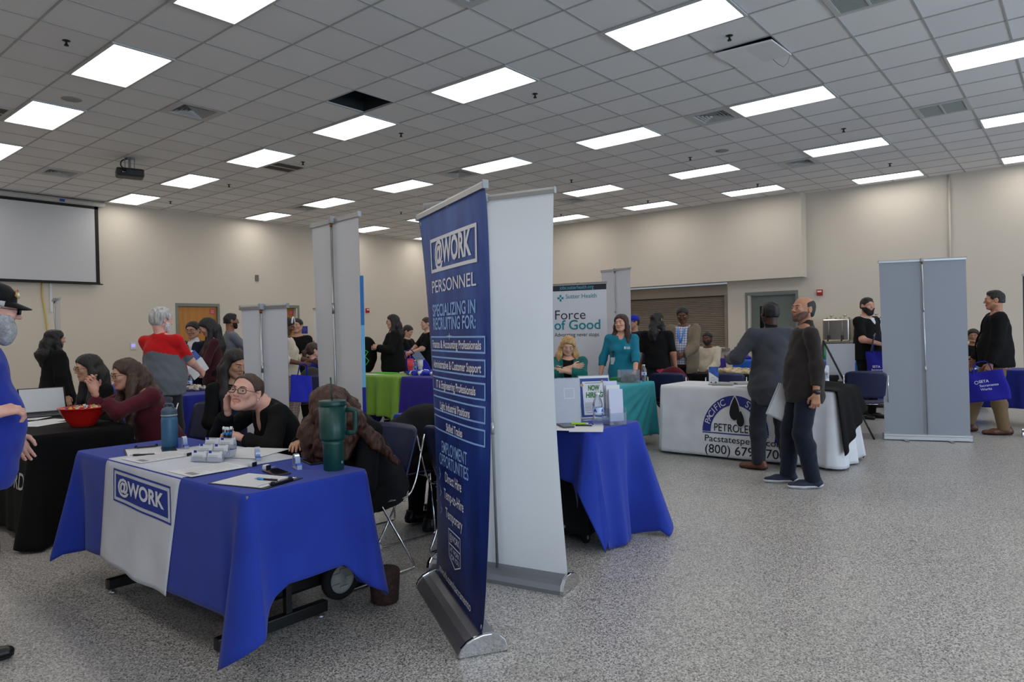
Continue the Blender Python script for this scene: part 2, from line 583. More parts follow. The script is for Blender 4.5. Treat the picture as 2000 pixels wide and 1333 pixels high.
def person(label, pos, rz, H=1.72, skin=(196, 150, 125), build=1.0, belly=0.0, bust=0.0, sw=1.0, seated=None, lean=0.0, side=0.0, twist=0.0,
           neck=0.0, head=(0, 0, 0), hs=1.0, face=True, fem=0.0, smile=0.0, openm=0.0, gaze=(0, 0), arms=None, feet=None, hair=None, haircol=(25, 20, 18),
           brow=None, beard=None, glasses=None, top=None, under=None, jacket=None, pants=None, shoes=None, cap=None, iris=(60, 40, 28), fine=False,
           extra=None, group=None, z=0.0, legs=True, hipshift=0.0):
    root = thing('person', label, 'person', (pos[0], pos[1], z), rz, group)
    s = H / 1.75
    hb = .0065 if fine else .0095
    skm = mat('skin_%d_%d_%d' % skin, skin, rough=.5, var=.06, vs=18, bump=.05, bs=180, spec=.35)
    lipm = mat('lip_%d_%d_%d' % skin, tuple(int(c * k) for c, k in zip(skin, (.92, .76, .74))), rough=.45, spec=.4)
    if seated is None:
        pel = V3(hipshift, 0, .93 * s)
    else:
        pel = V3(0, -.02, seated + .09)
    Rt = rotm(0, -lean, side)
    U = Rt[:, 2]; Yt = rotm(twist)[:, 1]; Yt = unit(Yt - U * (Yt @ U)); Xt = np.cross(Yt, U)
    T = np.stack([Xt, Yt, U], 1)
    L = lambda x, y, zz: pel + (T @ V3(x, y, zz)) * s
    nb = L(0, -.015, .530)
    N = unit(U * math.cos(neck) + Yt * math.sin(neck))
    Rh = rotm(*head)
    hc = nb + N * .098 * s + V3(0, 0, .045) * s + Yt * .02 * s
    hsz = hs * (s * .5 + .5); hv = hsz * V3(1.05, 1.01, .965)
    sh = {1: L(.180 * sw, -.01, .455), -1: L(-.180 * sw, -.01, .455)}
    # arms
    A = {}
    arms = arms or {}
    for sg, key in ((1, 'R'), (-1, 'L')):
        sp = arms.get(key, {})
        Wt = sp.get('w', (sg * .27 * (0.9 + .1 * build), .03, .80 * s if seated is None else seated + .16))
        if seated is not None and 'w' not in sp: Wt = (sg * .12, .30, seated + .17)
        hint = sp.get('hint', (sg * .25, -1, -.2) if seated is None else (sg * .6, -.5, -.6))
        E, W = ik(sh[sg], V3(*Wt), .285 * s, .25 * s, hint)
        Fd = unit(W - E)
        G = unit(sp.get('g', Fd)); Nn = sp.get('n', (-sg, 0, 0) if seated is None else (0, 0, -1))
        A[sg] = dict(S=sh[sg], E=E, W=W, F=Fd, hand=hand_parts(W, G, Nn, sg == 1, sp.get('curl', .35), s * (.97 - .07 * fem) , sp.get('spread', 0)), show=sp.get('hand', True))
    # legs
    Lg = {}
    feet = feet or {}
    for sg, key in ((1, 'R'), (-1, 'L')):
        hip = pel + T @ V3(sg * .085 * s, 0, -.02)
        if seated is None:
            fx, fy, fa = feet.get(key, (sg * .11, .0, sg * -.12))
            ank = V3(fx, fy - .02, .085); hint = (sg * .1, 1, 0)
        else:
            fx, fy, fa = feet.get(key, (sg * .12, .42, sg * -.1))
            ank = V3(fx, fy - .02, .085 - z * 0); hint = (sg * .15, 1, .8)
        K, ank = ik(hip, ank, .428 * s, .405 * s, hint)
        Lg[sg] = dict(hip=hip, K=K, ank=ank, fa=fa)

    bw = build

    def torso(P, e=0.0, loose=0.0):
        Q = P
        yz = Yt
        d = cone(Q, L(-.065, 0, 0), L(.065, 0, 0), .104 * s * bw + e, .104 * s * bw + e)
        d = smin(d, ell(Q, L(0, 0.01 * belly, .12), (V3(.142, .105, .16) * s * bw + e + belly * .25 * V3(.25, .3, .3)), T), .06)
        d = smin(d, ell(Q, L(0, -.005, .33), V3(.158 * sw, .112, .175) * s * (bw * .7 + .3) + e, T), .07)
        if belly: d = smin(d, ell(Q, L(0, .05 * belly / .3, .10), V3(.135, .12, .16) * s * bw + e + belly * .12, T), .08)
        if bust:
            for g in (-1, 1): d = smin(d, np.linalg.norm(Q - L(g * .07, .075, .30), axis=1) - (.062 * bust * s + e), .04)
        for g in (-1, 1):
            d = smin(d, cone(Q, L(g * .04, -.02, .480), sh[g] - U * .006 * s, .042 * s + e * .8, .046 * s * (bw * .5 + .5) + e * .8), .05)
        if loose:
            d = smin(d, cone(Q, L(0, 0, .14), L(0, 0.0, -.08), .128 * s * bw + e, .145 * s * bw + e + loose, (Yt, 1.08)), .05)
        return d

    def arm(P, g, e=0.0, upto=2.0, loose=0.0):
        a = A[g]
        d = cone(P, a['S'], a['E'], .048 * s * (bw * .5 + .5) + e, .041 * s * (bw * .5 + .5) + e + loose * .5)
        if upto > 1: d = smin(d, cone(P, a['E'], a['W'], .042 * s * (bw * .4 + .6) + e + loose, .0265 * s + e + loose), .025)
        if upto < 2:
            if upto <= 1: c = a['S'] + (a['E'] - a['S']) * upto; n = unit(a['E'] - a['S']); 
            else: c = a['E'] + (a['W'] - a['E']) * (upto - 1); n = a['F']
            # only cut on the far side of this arm segment
            d = smax(d, (P - c) @ n, .006) if upto > 1 else smax(d, (P - c) @ n, .006)
        else:
            d = smax(d, (P - a['W']) @ a['F'] - .004, .006)
        return d

    def leg(P, g, e=0.0, cuff=None, wide=0.0):
        l = Lg[g]
        d = cone(P, l['hip'], l['K'], .088 * s * (bw * .6 + .4) + e, .058 * s * (bw * .4 + .6) + e + wide * .5)
        m = l['K'] + (l['ank'] - l['K']) * .3
        d = smin(d, cone(P, l['K'], m + V3(0, -.01, 0), .056 * s + e + wide * .5, .056 * s + e + wide * .8), .03)
        d = smin(d, cone(P, m + V3(0, -.01, 0), l['ank'], .056 * s + e + wide * .8, .036 * s + e + wide), .03)
        if cuff is not None: d = smax(d, (P - (l['ank'] + V3(0, 0, cuff))) @ unit(l['ank'] - l['K']), .006)
        return d

    # --- body : one continuous skin
    def body_fn(P):
        d = torso(P, -.006)
        d = smin(d, cone(P, L(0, -.015, .48), nb + N * .03 * s, .062 * s, .056 * s * (1 - .12 * fem)), .04)
        for g in (-1, 1):
            d = smin(d, arm(P, g, 0), .03)
            if legs: d = smin(d, leg(P, g, -.006), .03)
        return smax(d, (P - (nb + N * .045 * s)) @ N, .004)

    allp = [nb, pel] + [A[g][k] for g in (-1, 1) for k in 'SEW'] + ([Lg[g][k] for g in (-1, 1) for k in ('K', 'ank')] if legs else [])
    allp = np.array(allp); lo, hi = allp.min(0) - .2 * bw, allp.max(0) + .2 * bw
    if not legs: lo[2] = pel[2] - .2
    v, f = sdf_mesh(body_fn, lo, hi, .012 if not fine else .010)
    parts = [(v, f)]
    # head + neck
    nk0 = nb - N * .0 * s

    def head_fn(P):
        q = (P - hc) @ Rh / hv
        d = head_sdf(q, fem, 1.0, smile, openm) * hsz
        base = hc + Rh @ V3(0, -.022, -.055) * hsz
        d = smin(d, cone(P, base, nb, .058 * s * (1 - .14 * fem), .058 * s * (1 - .1 * fem)), .025)
        return smax(d, -((P - (nb - N * .005)) @ N), .004)

    hh = .0034 if fine else .0052
    lo, hi = np.minimum(hc - .14, nb - .07), np.maximum(hc + .15, nb + .07)
    v, f = sdf_mesh(head_fn, lo, hi, hh)
    cen = v[f].mean(1); q = (cen - hc) @ Rh / hv
    wv = .020 + .006 * smile
    lip = (np.abs(q[:, 0]) < wv + .001) & (q[:, 1] > .074) & (((q[:, 0] / (wv + .002)) ** 2 + ((q[:, 2] + .0605 - .004 * smile * (np.abs(q[:, 0]) / wv)) / (.0112 + openm * .45)) ** 2) < 1)
    parts.append((v, f, lip.astype(int)))
    for g in (-1, 1):
        if A[g]['show']:
            cs = A[g]['hand']; lo, hi = bounds(cs)
            v, f = sdf_mesh(lambda P: cones_sdf(P, cs), lo, hi, .0032 if fine else .0045)
            parts.append((v, f))
    new_obj('body', mesh_from(parts, 'body'), [skm, lipm], root)

    HM = Matrix.Translation(Vector(hc)) @ Matrix(Rh.tolist()).to_4x4() @ Matrix.Diagonal((*hv, 1))
    # --- eyes, brows
    if face:
        em = [mat('eye_white', (205, 198, 190), rough=.25), mat('iris_%d_%d_%d' % iris, iris, rough=.2), mat('pupil', (6, 6, 6), rough=.15)]
        bc = brow or tuple(int(c * .8) for c in haircol)
        for g in (-1, 1):
            gz = rotm(gaze[0], gaze[1])[:, 1]
            qd = Vector((0, 0, 1)).rotation_difference(Vector(gz)).to_matrix().to_4x4()
            eb = eye_mesh(iris)
            eb.build('eye', em, root, HM @ Matrix.Translation((g * .031, .0768, .003)) @ qd @ Matrix.Diagonal((.0122, .0122, .0122, 1)))
            b = MB()
            b.tube([(g * .012, .0915, .0235), (g * .022, .0925, .0275), (g * .034, .0885, .0300), (g * .047, .0765, .0255)], [.0022, .0032, .0030, .0014], seg=8)
            b.build('eyebrow', mat('brow_%d_%d_%d' % bc, bc, rough=.8), root, HM)
        if openm > .003:
            b = MB(); b.box((0, .0772, -.0565), (.030, .006, .0065), bev=.002); b.build('teeth', mat('teeth', (225, 220, 208), rough=.3), root, HM)
    hm = mat('hair_%d_%d_%d' % haircol, haircol, rough=.55, var=.45, vs=55, bump=.5, bs=90, stretch=(1, 1, .12), spec=.5)
    # --- hair
    Ry = rotm(head[0])
    if hair:
        st = hair.get('style', 'short'); t = hair.get('t', .010); ln = hair.get('len', .28); am = hair.get('amp', .003)
        strands = []
        if st in ('long', 'wavy', 'bob'):
            wd = hair.get('w', 1.0); fw = hair.get('fwd', 0.0)
            for g in (-1, 1):
                p0 = hc + Rh @ V3(g * .062, .012, .045) * hsz; p1 = hc + Rh @ V3(g * .080 * wd, -.002, -.045) * hsz
                p2 = p1 + Ry @ V3(g * .018 * wd, .012 + fw, -ln * .5); p3 = p2 + Ry @ V3(g * .005 * wd, .030 + fw, -ln * .5)
                strands += [(p0, p1, .022, .032, .03), (p1, p2, .032, .036 * wd, .03), (p2, p3, .036 * wd, .024, .03)]
            b0 = hc + Rh @ V3(0, -.055, .02) * hsz; b1 = hc + Rh @ V3(0, -.065, -.07) * hsz
            b2 = b1 + Ry @ V3(0, -.045, -ln * .55); b3 = b2 + Ry @ V3(0, -.01, -ln * .45)
            strands += [(b0, b1, .07, .072 * wd, .03), (b1, b2, .070 * wd, .075 * wd, .03), (b2, b3, .075 * wd, .05, .03)]
        if st == 'pony':
            b0 = hc + Rh @ V3(0, -.095, .03) * hsz; b1 = b0 + Ry @ V3(0, -.05, -.06); b2 = b1 + Ry @ V3(0, -.01, -ln)
            strands += [(b0, b1, .022, .03, .015), (b1, b2, .034, .018, .02)]
        if st == 'bun':
            b0 = hc + Rh @ V3(0, -.105, -.035) * hsz; strands += [(b0, b0 + Rh @ V3(0, -.012, -.01), .030, .026, .012)]
        for (a, b, r1, r2) in hair.get('extra', []):
            strands.append((hc + Ry @ V3(*a), hc + Ry @ V3(*b), r1, r2, .02))
        p0 = V3(*hair.get('line', (0, .070, .058))); nn = unit(hair.get('n', (0, .80, -.60)))
        low = hair.get('low', -.055 if st in ('short', 'flat', 'bald') else -.2)
        seed = random.random() * 9

        def hair_fn(P):
            q = (P - hc) @ Rh / hv
            d = ell(q, (0, -.014, .034), (.075 + t * .9, .095 + t * .8, .084 + t))
            d = smin(d, ell(q, (0, -.03, -.02), (.068 + t * .5, .075 + t * .5, .065)), .02)
            if st == 'bald':
                d = smax(d, q[:, 2] - .075 - .35 * (-q[:, 1] - .02), .008)
            if st == 'flat':
                d = smin(d, ell(q, (0, .0, .095), (.062, .075, .035)), .02)
            if 'part' in hair:
                d = smin(d, ell(q, (0, .035, .085), (.06, .05, .03)), .02)
            d = smax(d, (q - p0) @ nn, .008)
            d = smax(d, low - q[:, 2], .008)
            if hair.get('ears', st in ('short', 'flat', 'bald', 'bun', 'pony')):
                for g in (-1, 1): d = smax(d, -ell(q, (g * .085, .004, -.012), (.03, .026, .036)), .006)
            d = d * hsz
            if strands:
                e = cones_sdf(P, strands)
                # keep the face clear
                e = smax(e, -(ell(q, (0, .075, -.03), (.060 * hair.get('facew', 1.0), .07, .095)) * hsz), .01)
                d = smin(d, e, .015)
            Ps = P * V3(1, 1, .35 if st != 'wavy' else .8)
            return d + am * wob(Ps, 95, seed) + am * .8 * wob(P, 40, seed + 2) + (.010 * wob(P, 26, seed + 4) if st == 'wavy' else 0)

        lo, hi = hc - .15, hc + .16
        if strands:
            l2, h2 = bounds(strands, .03); lo, hi = np.minimum(lo, l2), np.maximum(hi, h2)
        v, f = sdf_mesh(hair_fn, lo, hi, hair.get('h', .0042 if fine else .0062))
        new_obj('hair', mesh_from([(v, f)], 'hair'), hm, root)
    if beard:
        bcol, bl = beard.get('col', haircol), beard.get('t', .006)

        def beard_fn(P):
            q = (P - hc) @ Rh / hv
            d = head_sdf(q, fem) - bl
            if beard.get('len'): d = smin(d, ell(q, (0, .06, -.115), (.045, .035, beard['len'])), .02)
            d = smax(d, q[:, 2] + .020 + .45 * np.maximum(q[:, 1] - .06, 0) * 3, .006)   # below the cheek line
            d = smax(d, -(q[:, 1] - .0 + .15 * (q[:, 2] + .02)), .006)
            d = smax(d, -ell(q, (0, .11, -.0605), (.021, .04, .0085)), .004)
            d = smax(d, -ell(q, (0, .118, -.022), (.020, .03, .019)), .004)
            return d * hsz + .0012 * wob(P, 160, 1)
        v, f = sdf_mesh(beard_fn, hc - .16, hc + .15, .0045)
        new_obj('beard', mesh_from([(v, f)], 'beard'), mat('beard_%d_%d_%d' % bcol, bcol, rough=.8, var=.3, vs=80, bump=.4, bs=200), root)
    if cap:
        b = MB(); 
        pr = [(.0, .138), (.03, .135), (.06, .122), (.081, .095), (.088, .065), (.089, .045), (.086, .044)]
        b.lathe(pr, seg=28, cap=False, M=Matrix.Translation((0, -.012, 0)) @ Matrix.Diagonal((1, 1.13, 1, 1)))
        n = 14; top_, bot_ = [], []
        for i in range(n + 1):
            a = PI * i / n; x = .078 * math.cos(a)
            for r_, lst, dz in ((0, top_, 0),):
                pass
            y0 = .085 * math.sin(a) * .9 - .0; y1 = y0 + .075 * math.sin(a) ** .6
            top_.append((x, y0, .050 - .0)); bot_.append((x * 1.0, y1, .046 - .022 * math.sin(a) + .02 * (x / .078) ** 2 * -1))
        for k in range(n):
            for dz in (0, -.004):
                b.quad([(top_[k][0], top_[k][1], top_[k][2] + dz), (top_[k + 1][0], top_[k + 1][1], top_[k + 1][2] + dz), (bot_[k + 1][0], bot_[k + 1][1], bot_[k + 1][2] + dz), (bot_[k][0], bot_[k][1], bot_[k][2] + dz)])
        co = b.build('cap', fabric('cap_' + str(cap['col']), cap['col']), root, HM)
        if cap.get('patch'):
            b = MB(); b.lathe([(0, 0), (.019, 0), (.019, .003), (.012, .004), (0, .004)], seg=18); 
            b.build('patch', mat('gold_patch', (190, 170, 90), rough=.5), co, HM @ Matrix.Translation((.048, .078, .082)) @ Matrix.Rotation(-.55, 4, 'Z') @ Matrix.Rotation(-PI / 2 + .25, 4, 'X'))
            b = MB(); b.lathe([(0, 0), (.010, 0), (.010, .002), (0, .002)], seg=14)
            b.build('patch', mat('patch_white', (225, 225, 225), rough=.5), co, HM @ Matrix.Translation((.051, .0815, .083)) @ Matrix.Rotation(-.55, 4, 'Z') @ Matrix.Rotation(-PI / 2 + .25, 4, 'X'))
            for dx, dz in ((.012, .02), (-.02, .014), (.03, -.006)):
                b = MB(); b.lathe([(0, 0), (.007, 0), (.007, .002), (0, .002)], seg=12)
                b.build('patch', mat('patch_red', (190, 80, 40), rough=.5), co, HM @ Matrix.Translation((.048 + dx * .6, .079 - abs(dx) * .4, .082 + dz)) @ Matrix.Rotation(-.55, 4, 'Z') @ Matrix.Rotation(-PI / 2 + .25, 4, 'X'))
    if glasses:
        b = MB(); gw, gh = glasses.get('w', .022), glasses.get('hh', .0155)
        for g in (-1, 1):
            pts = []
            for i in range(24):
                a = 2 * PI * i / 24; ca, sa = math.cos(a), math.sin(a); ex = 3.2
                x = gw * math.copysign(abs(ca) ** (2 / ex), ca); zz = gh * math.copysign(abs(sa) ** (2 / ex), sa)
                pts.append((g * .033 + x, .1005 - abs(g * .033 + x) * .16, .003 + zz))
            b.tube(pts, glasses.get('r', .0017), seg=6, closed=True)
            b.tube([(g * (.033 + gw), .0955, .009), (g * .068, .078, .010), (g * .080, .02, .010), (g * .079, -.02, .004), (g * .076, -.034, -.014)], .0016, seg=6)
        b.tube([(-.011, .0995, .006), (0, .102, .0085), (.011, .0995, .006)], .0016, seg=6)
        go = b.build('glasses', mat('frame_' + str(glasses.get('col', (12, 12, 12))), glasses.get('col', (12, 12, 12)), rough=.3), root, HM)
        if glasses.get('dark'):
            for g in (-1, 1):
                b = MB(); b.box((g * .033, .0955, .003), (gw * 1.9, .001, gh * 1.9), bev=.004); b.build('lens', mat('dark_lens', (15, 17, 22), rough=.08), go, HM)

    # --- clothes
    def garment(name, g, base_e=0.0):
        e = g.get('e', .011) + base_e; sl = g.get('sleeve', 2.0); hem = g.get('hem', -.07); loose = g.get('loose', .012); col = g.get('collar', .515); sd = random.random() * 8
        am = g.get('amp', .0045)

        def fn(P):
            d = torso(P, e, loose)
            tl = (P - pel) @ T / s
            if 'neckr' in g: pass
            d = smax(d, tl[:, 2] - col - .0 * np.minimum(np.abs(tl[:, 0]), .06) + .25 * (tl[:, 1] + .02), .008) if g.get('hood') is None else d
            d = smin(d, cone(P, L(0, -.02, col - .05), nb + N * g.get('stand', .012) * s, .066 * s, .060 * s), .03) if g.get('stand') else d
            if g.get('stand'):
                d = smax(d, (P - (nb + N * g['stand'] * s)) @ unit(N + .25 * Yt * -1), .004)
            d = smax(d, hem * 1.0 - tl[:, 2], .008)
            if g.get('vneck'):
                d = smax(d, -(ell(tl, (0, .10, .50), (.045, .09, g['vneck']))), .008)
            for q in (-1, 1):
                if sl > 0: d = smin(d, arm(P, q, e * .9, sl, g.get('sloose', .006)), .03)
            if g.get('open'):
                w0, w1 = g['open']
                half = w0 + (w1 - w0) * np.clip((tl[:, 2] - hem) / (.5 - hem), 0, 1)
                cut = np.maximum(np.abs(tl[:, 0] - g.get('ox', 0)) - half, .02 - tl[:, 1])
                d = smax(d, -cut, .006)
            return d + am * wob(P, 17, sd) + am * .5 * wob(P, 38, sd + 1)
        pts = np.array([nb, L(0, 0, hem)] + [A[q][k] for q in (-1, 1) for k in 'SEW'])
        lo, hi = pts.min(0) - .22 * bw - belly * .2, pts.max(0) + .22 * bw + belly * .2
        v, f = sdf_mesh(fn, lo, hi, hb)
        mi = np.zeros(len(f), int); ms = [g['m']]
        if g.get('zones'):
            cen = v[f].mean(1); tl = (cen - pel) @ T / s
            mi = g['zones'](tl, cen, A).astype(int); ms = [g['m']] + g['m2']
        return new_obj(name, mesh_from([(v, f, mi)], name), ms, root)
    clothes = {}
    if under: clothes['under'] = garment(under.get('name', 'undershirt'), under)
    if top: clothes['top'] = garment(top.get('name', 'shirt'), top, .006 if under else 0)
    if jacket: clothes['jacket'] = garment(jacket.get('name', 'jacket'), jacket, .012)
    if pants and legs:
        e = pants.get('e', .007); sd = random.random() * 9

        def pf(P):
            d = cone(P, L(-.065, 0, 0), L(.065, 0, 0), .106 * s * bw + e, .106 * s * bw + e)
            d = smin(d, cone(P, L(-.06, 0, .06), L(.06, 0, .06), .105 * s * bw + e + belly * .05, .105 * s * bw + e + belly * .05), .03)
            d = smax(d, ((P - pel) @ T / s)[:, 2] - pants.get('waist', .10), .006)
            for g in (-1, 1): d = smin(d, leg(P, g, e, pants.get('cuff', -.03), pants.get('wide', .012)), .025)
            return d + .003 * wob(P * V3(1, 1, .8), 15, sd) + .0022 * wob(P, 42, sd)
        pts = np.array([pel] + [Lg[g][k] for g in (-1, 1) for k in ('K', 'ank')])
        v, f = sdf_mesh(pf, pts.min(0) - .17 * bw, pts.max(0) + .18 * bw, hb)
        new_obj('trousers', mesh_from([(v, f)], 'trousers'), pants['m'], root)
    if shoes and legs:
        for g in (-1, 1):
            l = Lg[g]
            Rf = rotm(l['fa'])
            o = V3(l['ank'][0], l['ank'][1], 0)
            k = s * shoes.get('k', 1.08)

            def sf(P, e=0):
                q = (P - o) @ Rf / k
                d = cone(q, (0, -.050, .040), (0, .09, .034), .036 + e, .043 + e, (V3(0, 0, 1), 1.15))
                d = smin(d, cone(q, (0, .09, .030), (0, .165, .026), .043 + e, .032 + e, (V3(0, 0, 1), 1.35)), .02)
                if e == 0: d = smin(d, cone(q, (0, -.035, .05), (0, -.03, .095), .040, .040), .02)
                return d, q
            def s1(P):
                d, q = sf(P); d = smax(d, .012 - q[:, 2], .004); return smax(d, q[:, 2] - .095 - .6 * np.minimum(q[:, 1], 0) * 0, .004) * k
            def s2(P):
                d, q = sf(P, .004); d = smax(d, -q[:, 2], .003); return smax(d, q[:, 2] - shoes.get('sole', .018) - .012 * np.clip(-q[:, 1] * 12, 0, 1), .003) * k
            lo, hi = o - .24, o + .24; lo[2] = -.01; hi[2] = .14
            v, f = sdf_mesh(s1, lo, hi, .006)
            so = new_obj('shoe', mesh_from([(v, f)], 'shoe'), shoes['m'], root)
            v, f = sdf_mesh(s2, lo, hi, .006)
            new_obj('sole', mesh_from([(v, f)], 'sole'), shoes.get('sm', mat('sole_dark', (20, 18, 17), rough=.8)), so)
    info = dict(root=root, hc=hc, Rh=Rh, HM=HM, hsz=hsz, nb=nb, pel=pel, T=T, s=s, A=A, Lg=Lg, L=L, clothes=clothes)
    return info


def surf_map(obj, origin, right, up, fwd, off=.003):
    """lay marks on a body part by casting from in front of it (local space of the figure)"""
    from mathutils.bvhtree import BVHTree
    me = obj.data
    bv = BVHTree.FromPolygons([v.co for v in me.vertices], [p.vertices for p in me.polygons])
    origin, right, up, fwd = map(lambda a: Vector(a), (origin, right, up, fwd))

    def fn(x, y):
        o = origin + right * x + up * y + fwd * .5
        hit = bv.ray_cast(o, -fwd)
        return (hit[0] + fwd * off) if hit[0] is not None else origin + right * x + up * y
    return fn

# ------------------------------------------------------------------ the hall
TILE = 0.6096
GX, GY = -6.080, 2.766


def floor_mat():
    m = bpy.data.materials.new('speckled_floor'); m.use_nodes = True; nt = m.node_tree; b = nt.nodes['Principled BSDF']
    tc = nt.nodes.new('ShaderNodeTexCoord')
    v = nt.nodes.new('ShaderNodeTexVoronoi'); v.inputs['Scale'].default_value = 175; nt.links.new(tc.outputs['Object'], v.inputs['Vector'])
    r = nt.nodes.new('ShaderNodeValToRGB'); cr = r.color_ramp; cr.interpolation = 'CONSTANT'
    cols = [(0, (112, 108, 104)), (.16, (162, 158, 153)), (.40, (182, 178, 172)), (.62, (206, 202, 196)), (.80, (146, 142, 137)), (.93, (84, 82, 80))]
    cr.elements[0].color = (*lin(cols[0][1]), 1); cr.elements[1].position = cols[1][0]; cr.elements[1].color = (*lin(cols[1][1]), 1)
    for p, c in cols[2:]:
        e = cr.elements.new(p); e.color = (*lin(c), 1)
    sp = nt.nodes.new('ShaderNodeSeparateColor'); nt.links.new(v.outputs['Color'], sp.inputs[0]); nt.links.new(sp.outputs[0], r.inputs[0])
    n = nt.nodes.new('ShaderNodeTexNoise'); n.inputs['Scale'].default_value = .7; n.inputs['Detail'].default_value = 5; nt.links.new(tc.outputs['Object'], n.inputs['Vector'])
    mx = nt.nodes.new('ShaderNodeMix'); mx.data_type = 'RGBA'; mx.blend_type = 'MULTIPLY'; mx.inputs[0].default_value = 1
    r2 = nt.nodes.new('ShaderNodeValToRGB'); r2.color_ramp.elements[0].position = .3; r2.color_ramp.elements[1].position = .7
    r2.color_ramp.elements[0].color = (.80, .80, .81, 1); r2.color_ramp.elements[1].color = (.92, .92, .92, 1)
    nt.links.new(n.outputs['Fac'], r2.inputs[0]); nt.links.new(r.outputs[0], mx.inputs[6]); nt.links.new(r2.outputs[0], mx.inputs[7]); nt.links.new(mx.outputs[2], b.inputs['Base Color'])
    b.inputs['Roughness'].default_value = .34; b.inputs['Specular IOR Level'].default_value = .4
    bp = nt.nodes.new('ShaderNodeBump'); bp.inputs['Strength'].default_value = .25; bp.inputs['Distance'].default_value = .002
    nt.links.new(v.outputs['Distance'], bp.inputs['Height']); nt.links.new(bp.outputs[0], b.inputs['Normal'])
    return m


def tile_mat():
    m = bpy.data.materials.new('ceiling_tile'); m.use_nodes = True; nt = m.node_tree; b = nt.nodes['Principled BSDF']
    tc = nt.nodes.new('ShaderNodeTexCoord')
    mp = nt.nodes.new('ShaderNodeMapping'); mp.inputs['Location'].default_value = (-GX / TILE, -GY / TILE, 0); mp.inputs['Scale'].default_value = (1 / TILE, 1 / TILE, 0)
    nt.links.new(tc.outputs['Object'], mp.inputs[0])
    fl = nt.nodes.new('ShaderNodeVectorMath'); fl.operation = 'FLOOR'; nt.links.new(mp.outputs[0], fl.inputs[0])
    wn = nt.nodes.new('ShaderNodeTexWhiteNoise'); nt.links.new(fl.outputs[0], wn.inputs['Vector'])
    r = nt.nodes.new('ShaderNodeValToRGB'); r.color_ramp.elements[0].color = (*lin((222, 220, 219)), 1); r.color_ramp.elements[1].color = (*lin((230, 229, 228)), 1)
    nt.links.new(wn.outputs['Value'], r.inputs[0])
    n = nt.nodes.new('ShaderNodeTexNoise'); n.inputs['Scale'].default_value = 90; n.inputs['Detail'].default_value = 6; nt.links.new(tc.outputs['Object'], n.inputs['Vector'])
    bp = nt.nodes.new('ShaderNodeBump'); bp.inputs['Strength'].default_value = .35; bp.inputs['Distance'].default_value = .006
    nt.links.new(n.outputs['Fac'], bp.inputs['Height']); nt.links.new(bp.outputs[0], b.inputs['Normal'])
    nt.links.new(r.outputs[0], b.inputs['Base Color']); b.inputs['Roughness'].default_value = .95; b.inputs['Specular IOR Level'].default_value = .1
    return m


def structure(o): return props(o, kind='structure')


WALL = mat('wall_paint', (206, 197, 183), rough=.9, var=.015, vs=.8, bump=.08, bs=260, spec=.15)
FRAME_G = mat('door_frame_paint', (118, 124, 118), rough=.5)
structure(MB().box(((XL + XR) / 2, (YF + YB) / 2, -.05), (XR - XL + .4, YF - YB + .4, .1)).build('floor', floor_mat()))

# ceiling: tiles laid between the grid bars, one tile missing, one hanging askew
ix0, ix1 = math.floor((XL - GX) / TILE), math.ceil((XR - GX) / TILE)
iy0, iy1 = math.floor((YB - GY) / TILE), math.ceil((YF - GY) / TILE)
lights = set()
for c in range(-16, 20, 4):
    for r_ in (-10, -5, 0, 5, 10, 15, 20):
        if r_ == 20 and c < 4: r_ = 19
        if GX + c * TILE > XR - 1.3: continue
        lights.add((c, r_))
lit = {(c + k, r_) for c, r_ in lights for k in (0, 1)}
supply = [(-5, 2), (-13, 2), (-5, 10), (3, 10), (3, 16), (-5, 16), (3, 2), (-13, 10)]
returns = [(-8, 6), (7, 6), (7, 13), (-8, 13), (-8, -1)]
holes = lit | set(supply) | set(returns) | {(-2, 4), (5, 7)}
b = MB()
for i in range(ix0, ix1):
    for j in range(iy0, iy1):
        if (i, j) in holes: continue
        x0, x1 = max(GX + i * TILE, XL), min(GX + (i + 1) * TILE, XR); y0, y1 = max(GY + j * TILE, YB), min(GY + (j + 1) * TILE, YF)
        b.box(((x0 + x1) / 2, (y0 + y1) / 2, CEIL + .012), (x1 - x0 - .003, y1 - y0 - .003, .016))
ceiling = structure(b.build('ceiling', tile_mat()))
b = MB()
for i in range(ix0 + 1, ix1):
    for j in range(iy0, iy1):
        if any((i - 1, r_) in lights and r_ == j for r_ in (j,)): continue
        y0, y1 = max(GY + j * TILE, YB), min(GY + (j + 1) * TILE, YF)
        b.box((GX + i * TILE, (y0 + y1) / 2, CEIL + .004), (.016, y1 - y0, .012))
for j in range(iy0 + 1, iy1):
    b.box(((XL + XR) / 2, GY + j * TILE, CEIL + .003), (XR - XL, .016, .012))
structure(b.build('trim_1', mat('grid_bar', (168, 168, 166), rough=.5)))
# dark plenum above the opening
structure(MB().box(((XL + XR) / 2, (YF + YB) / 2, CEIL + .55), (XR - XL, YF - YB, .02)).build('roof', mat('plenum', (16, 16, 17), rough=.95)))
px_, py_ = GX - 2 * TILE, GY + 4 * TILE
b = MB()
for dx, dy, sx, sy in ((0, .5, .01, 1), (1, .5, .01, 1), (.5, 0, 1, .01), (.5, 1, 1, .01)):
    b.box((px_ + dx * TILE, py_ + dy * TILE, CEIL + .14), (sx * TILE if sx == 1 else .01, sy * TILE if sy == 1 else .01, .24))
structure(b.build('trim_2', mat('plenum_side', (30, 36, 38), rough=.9)))


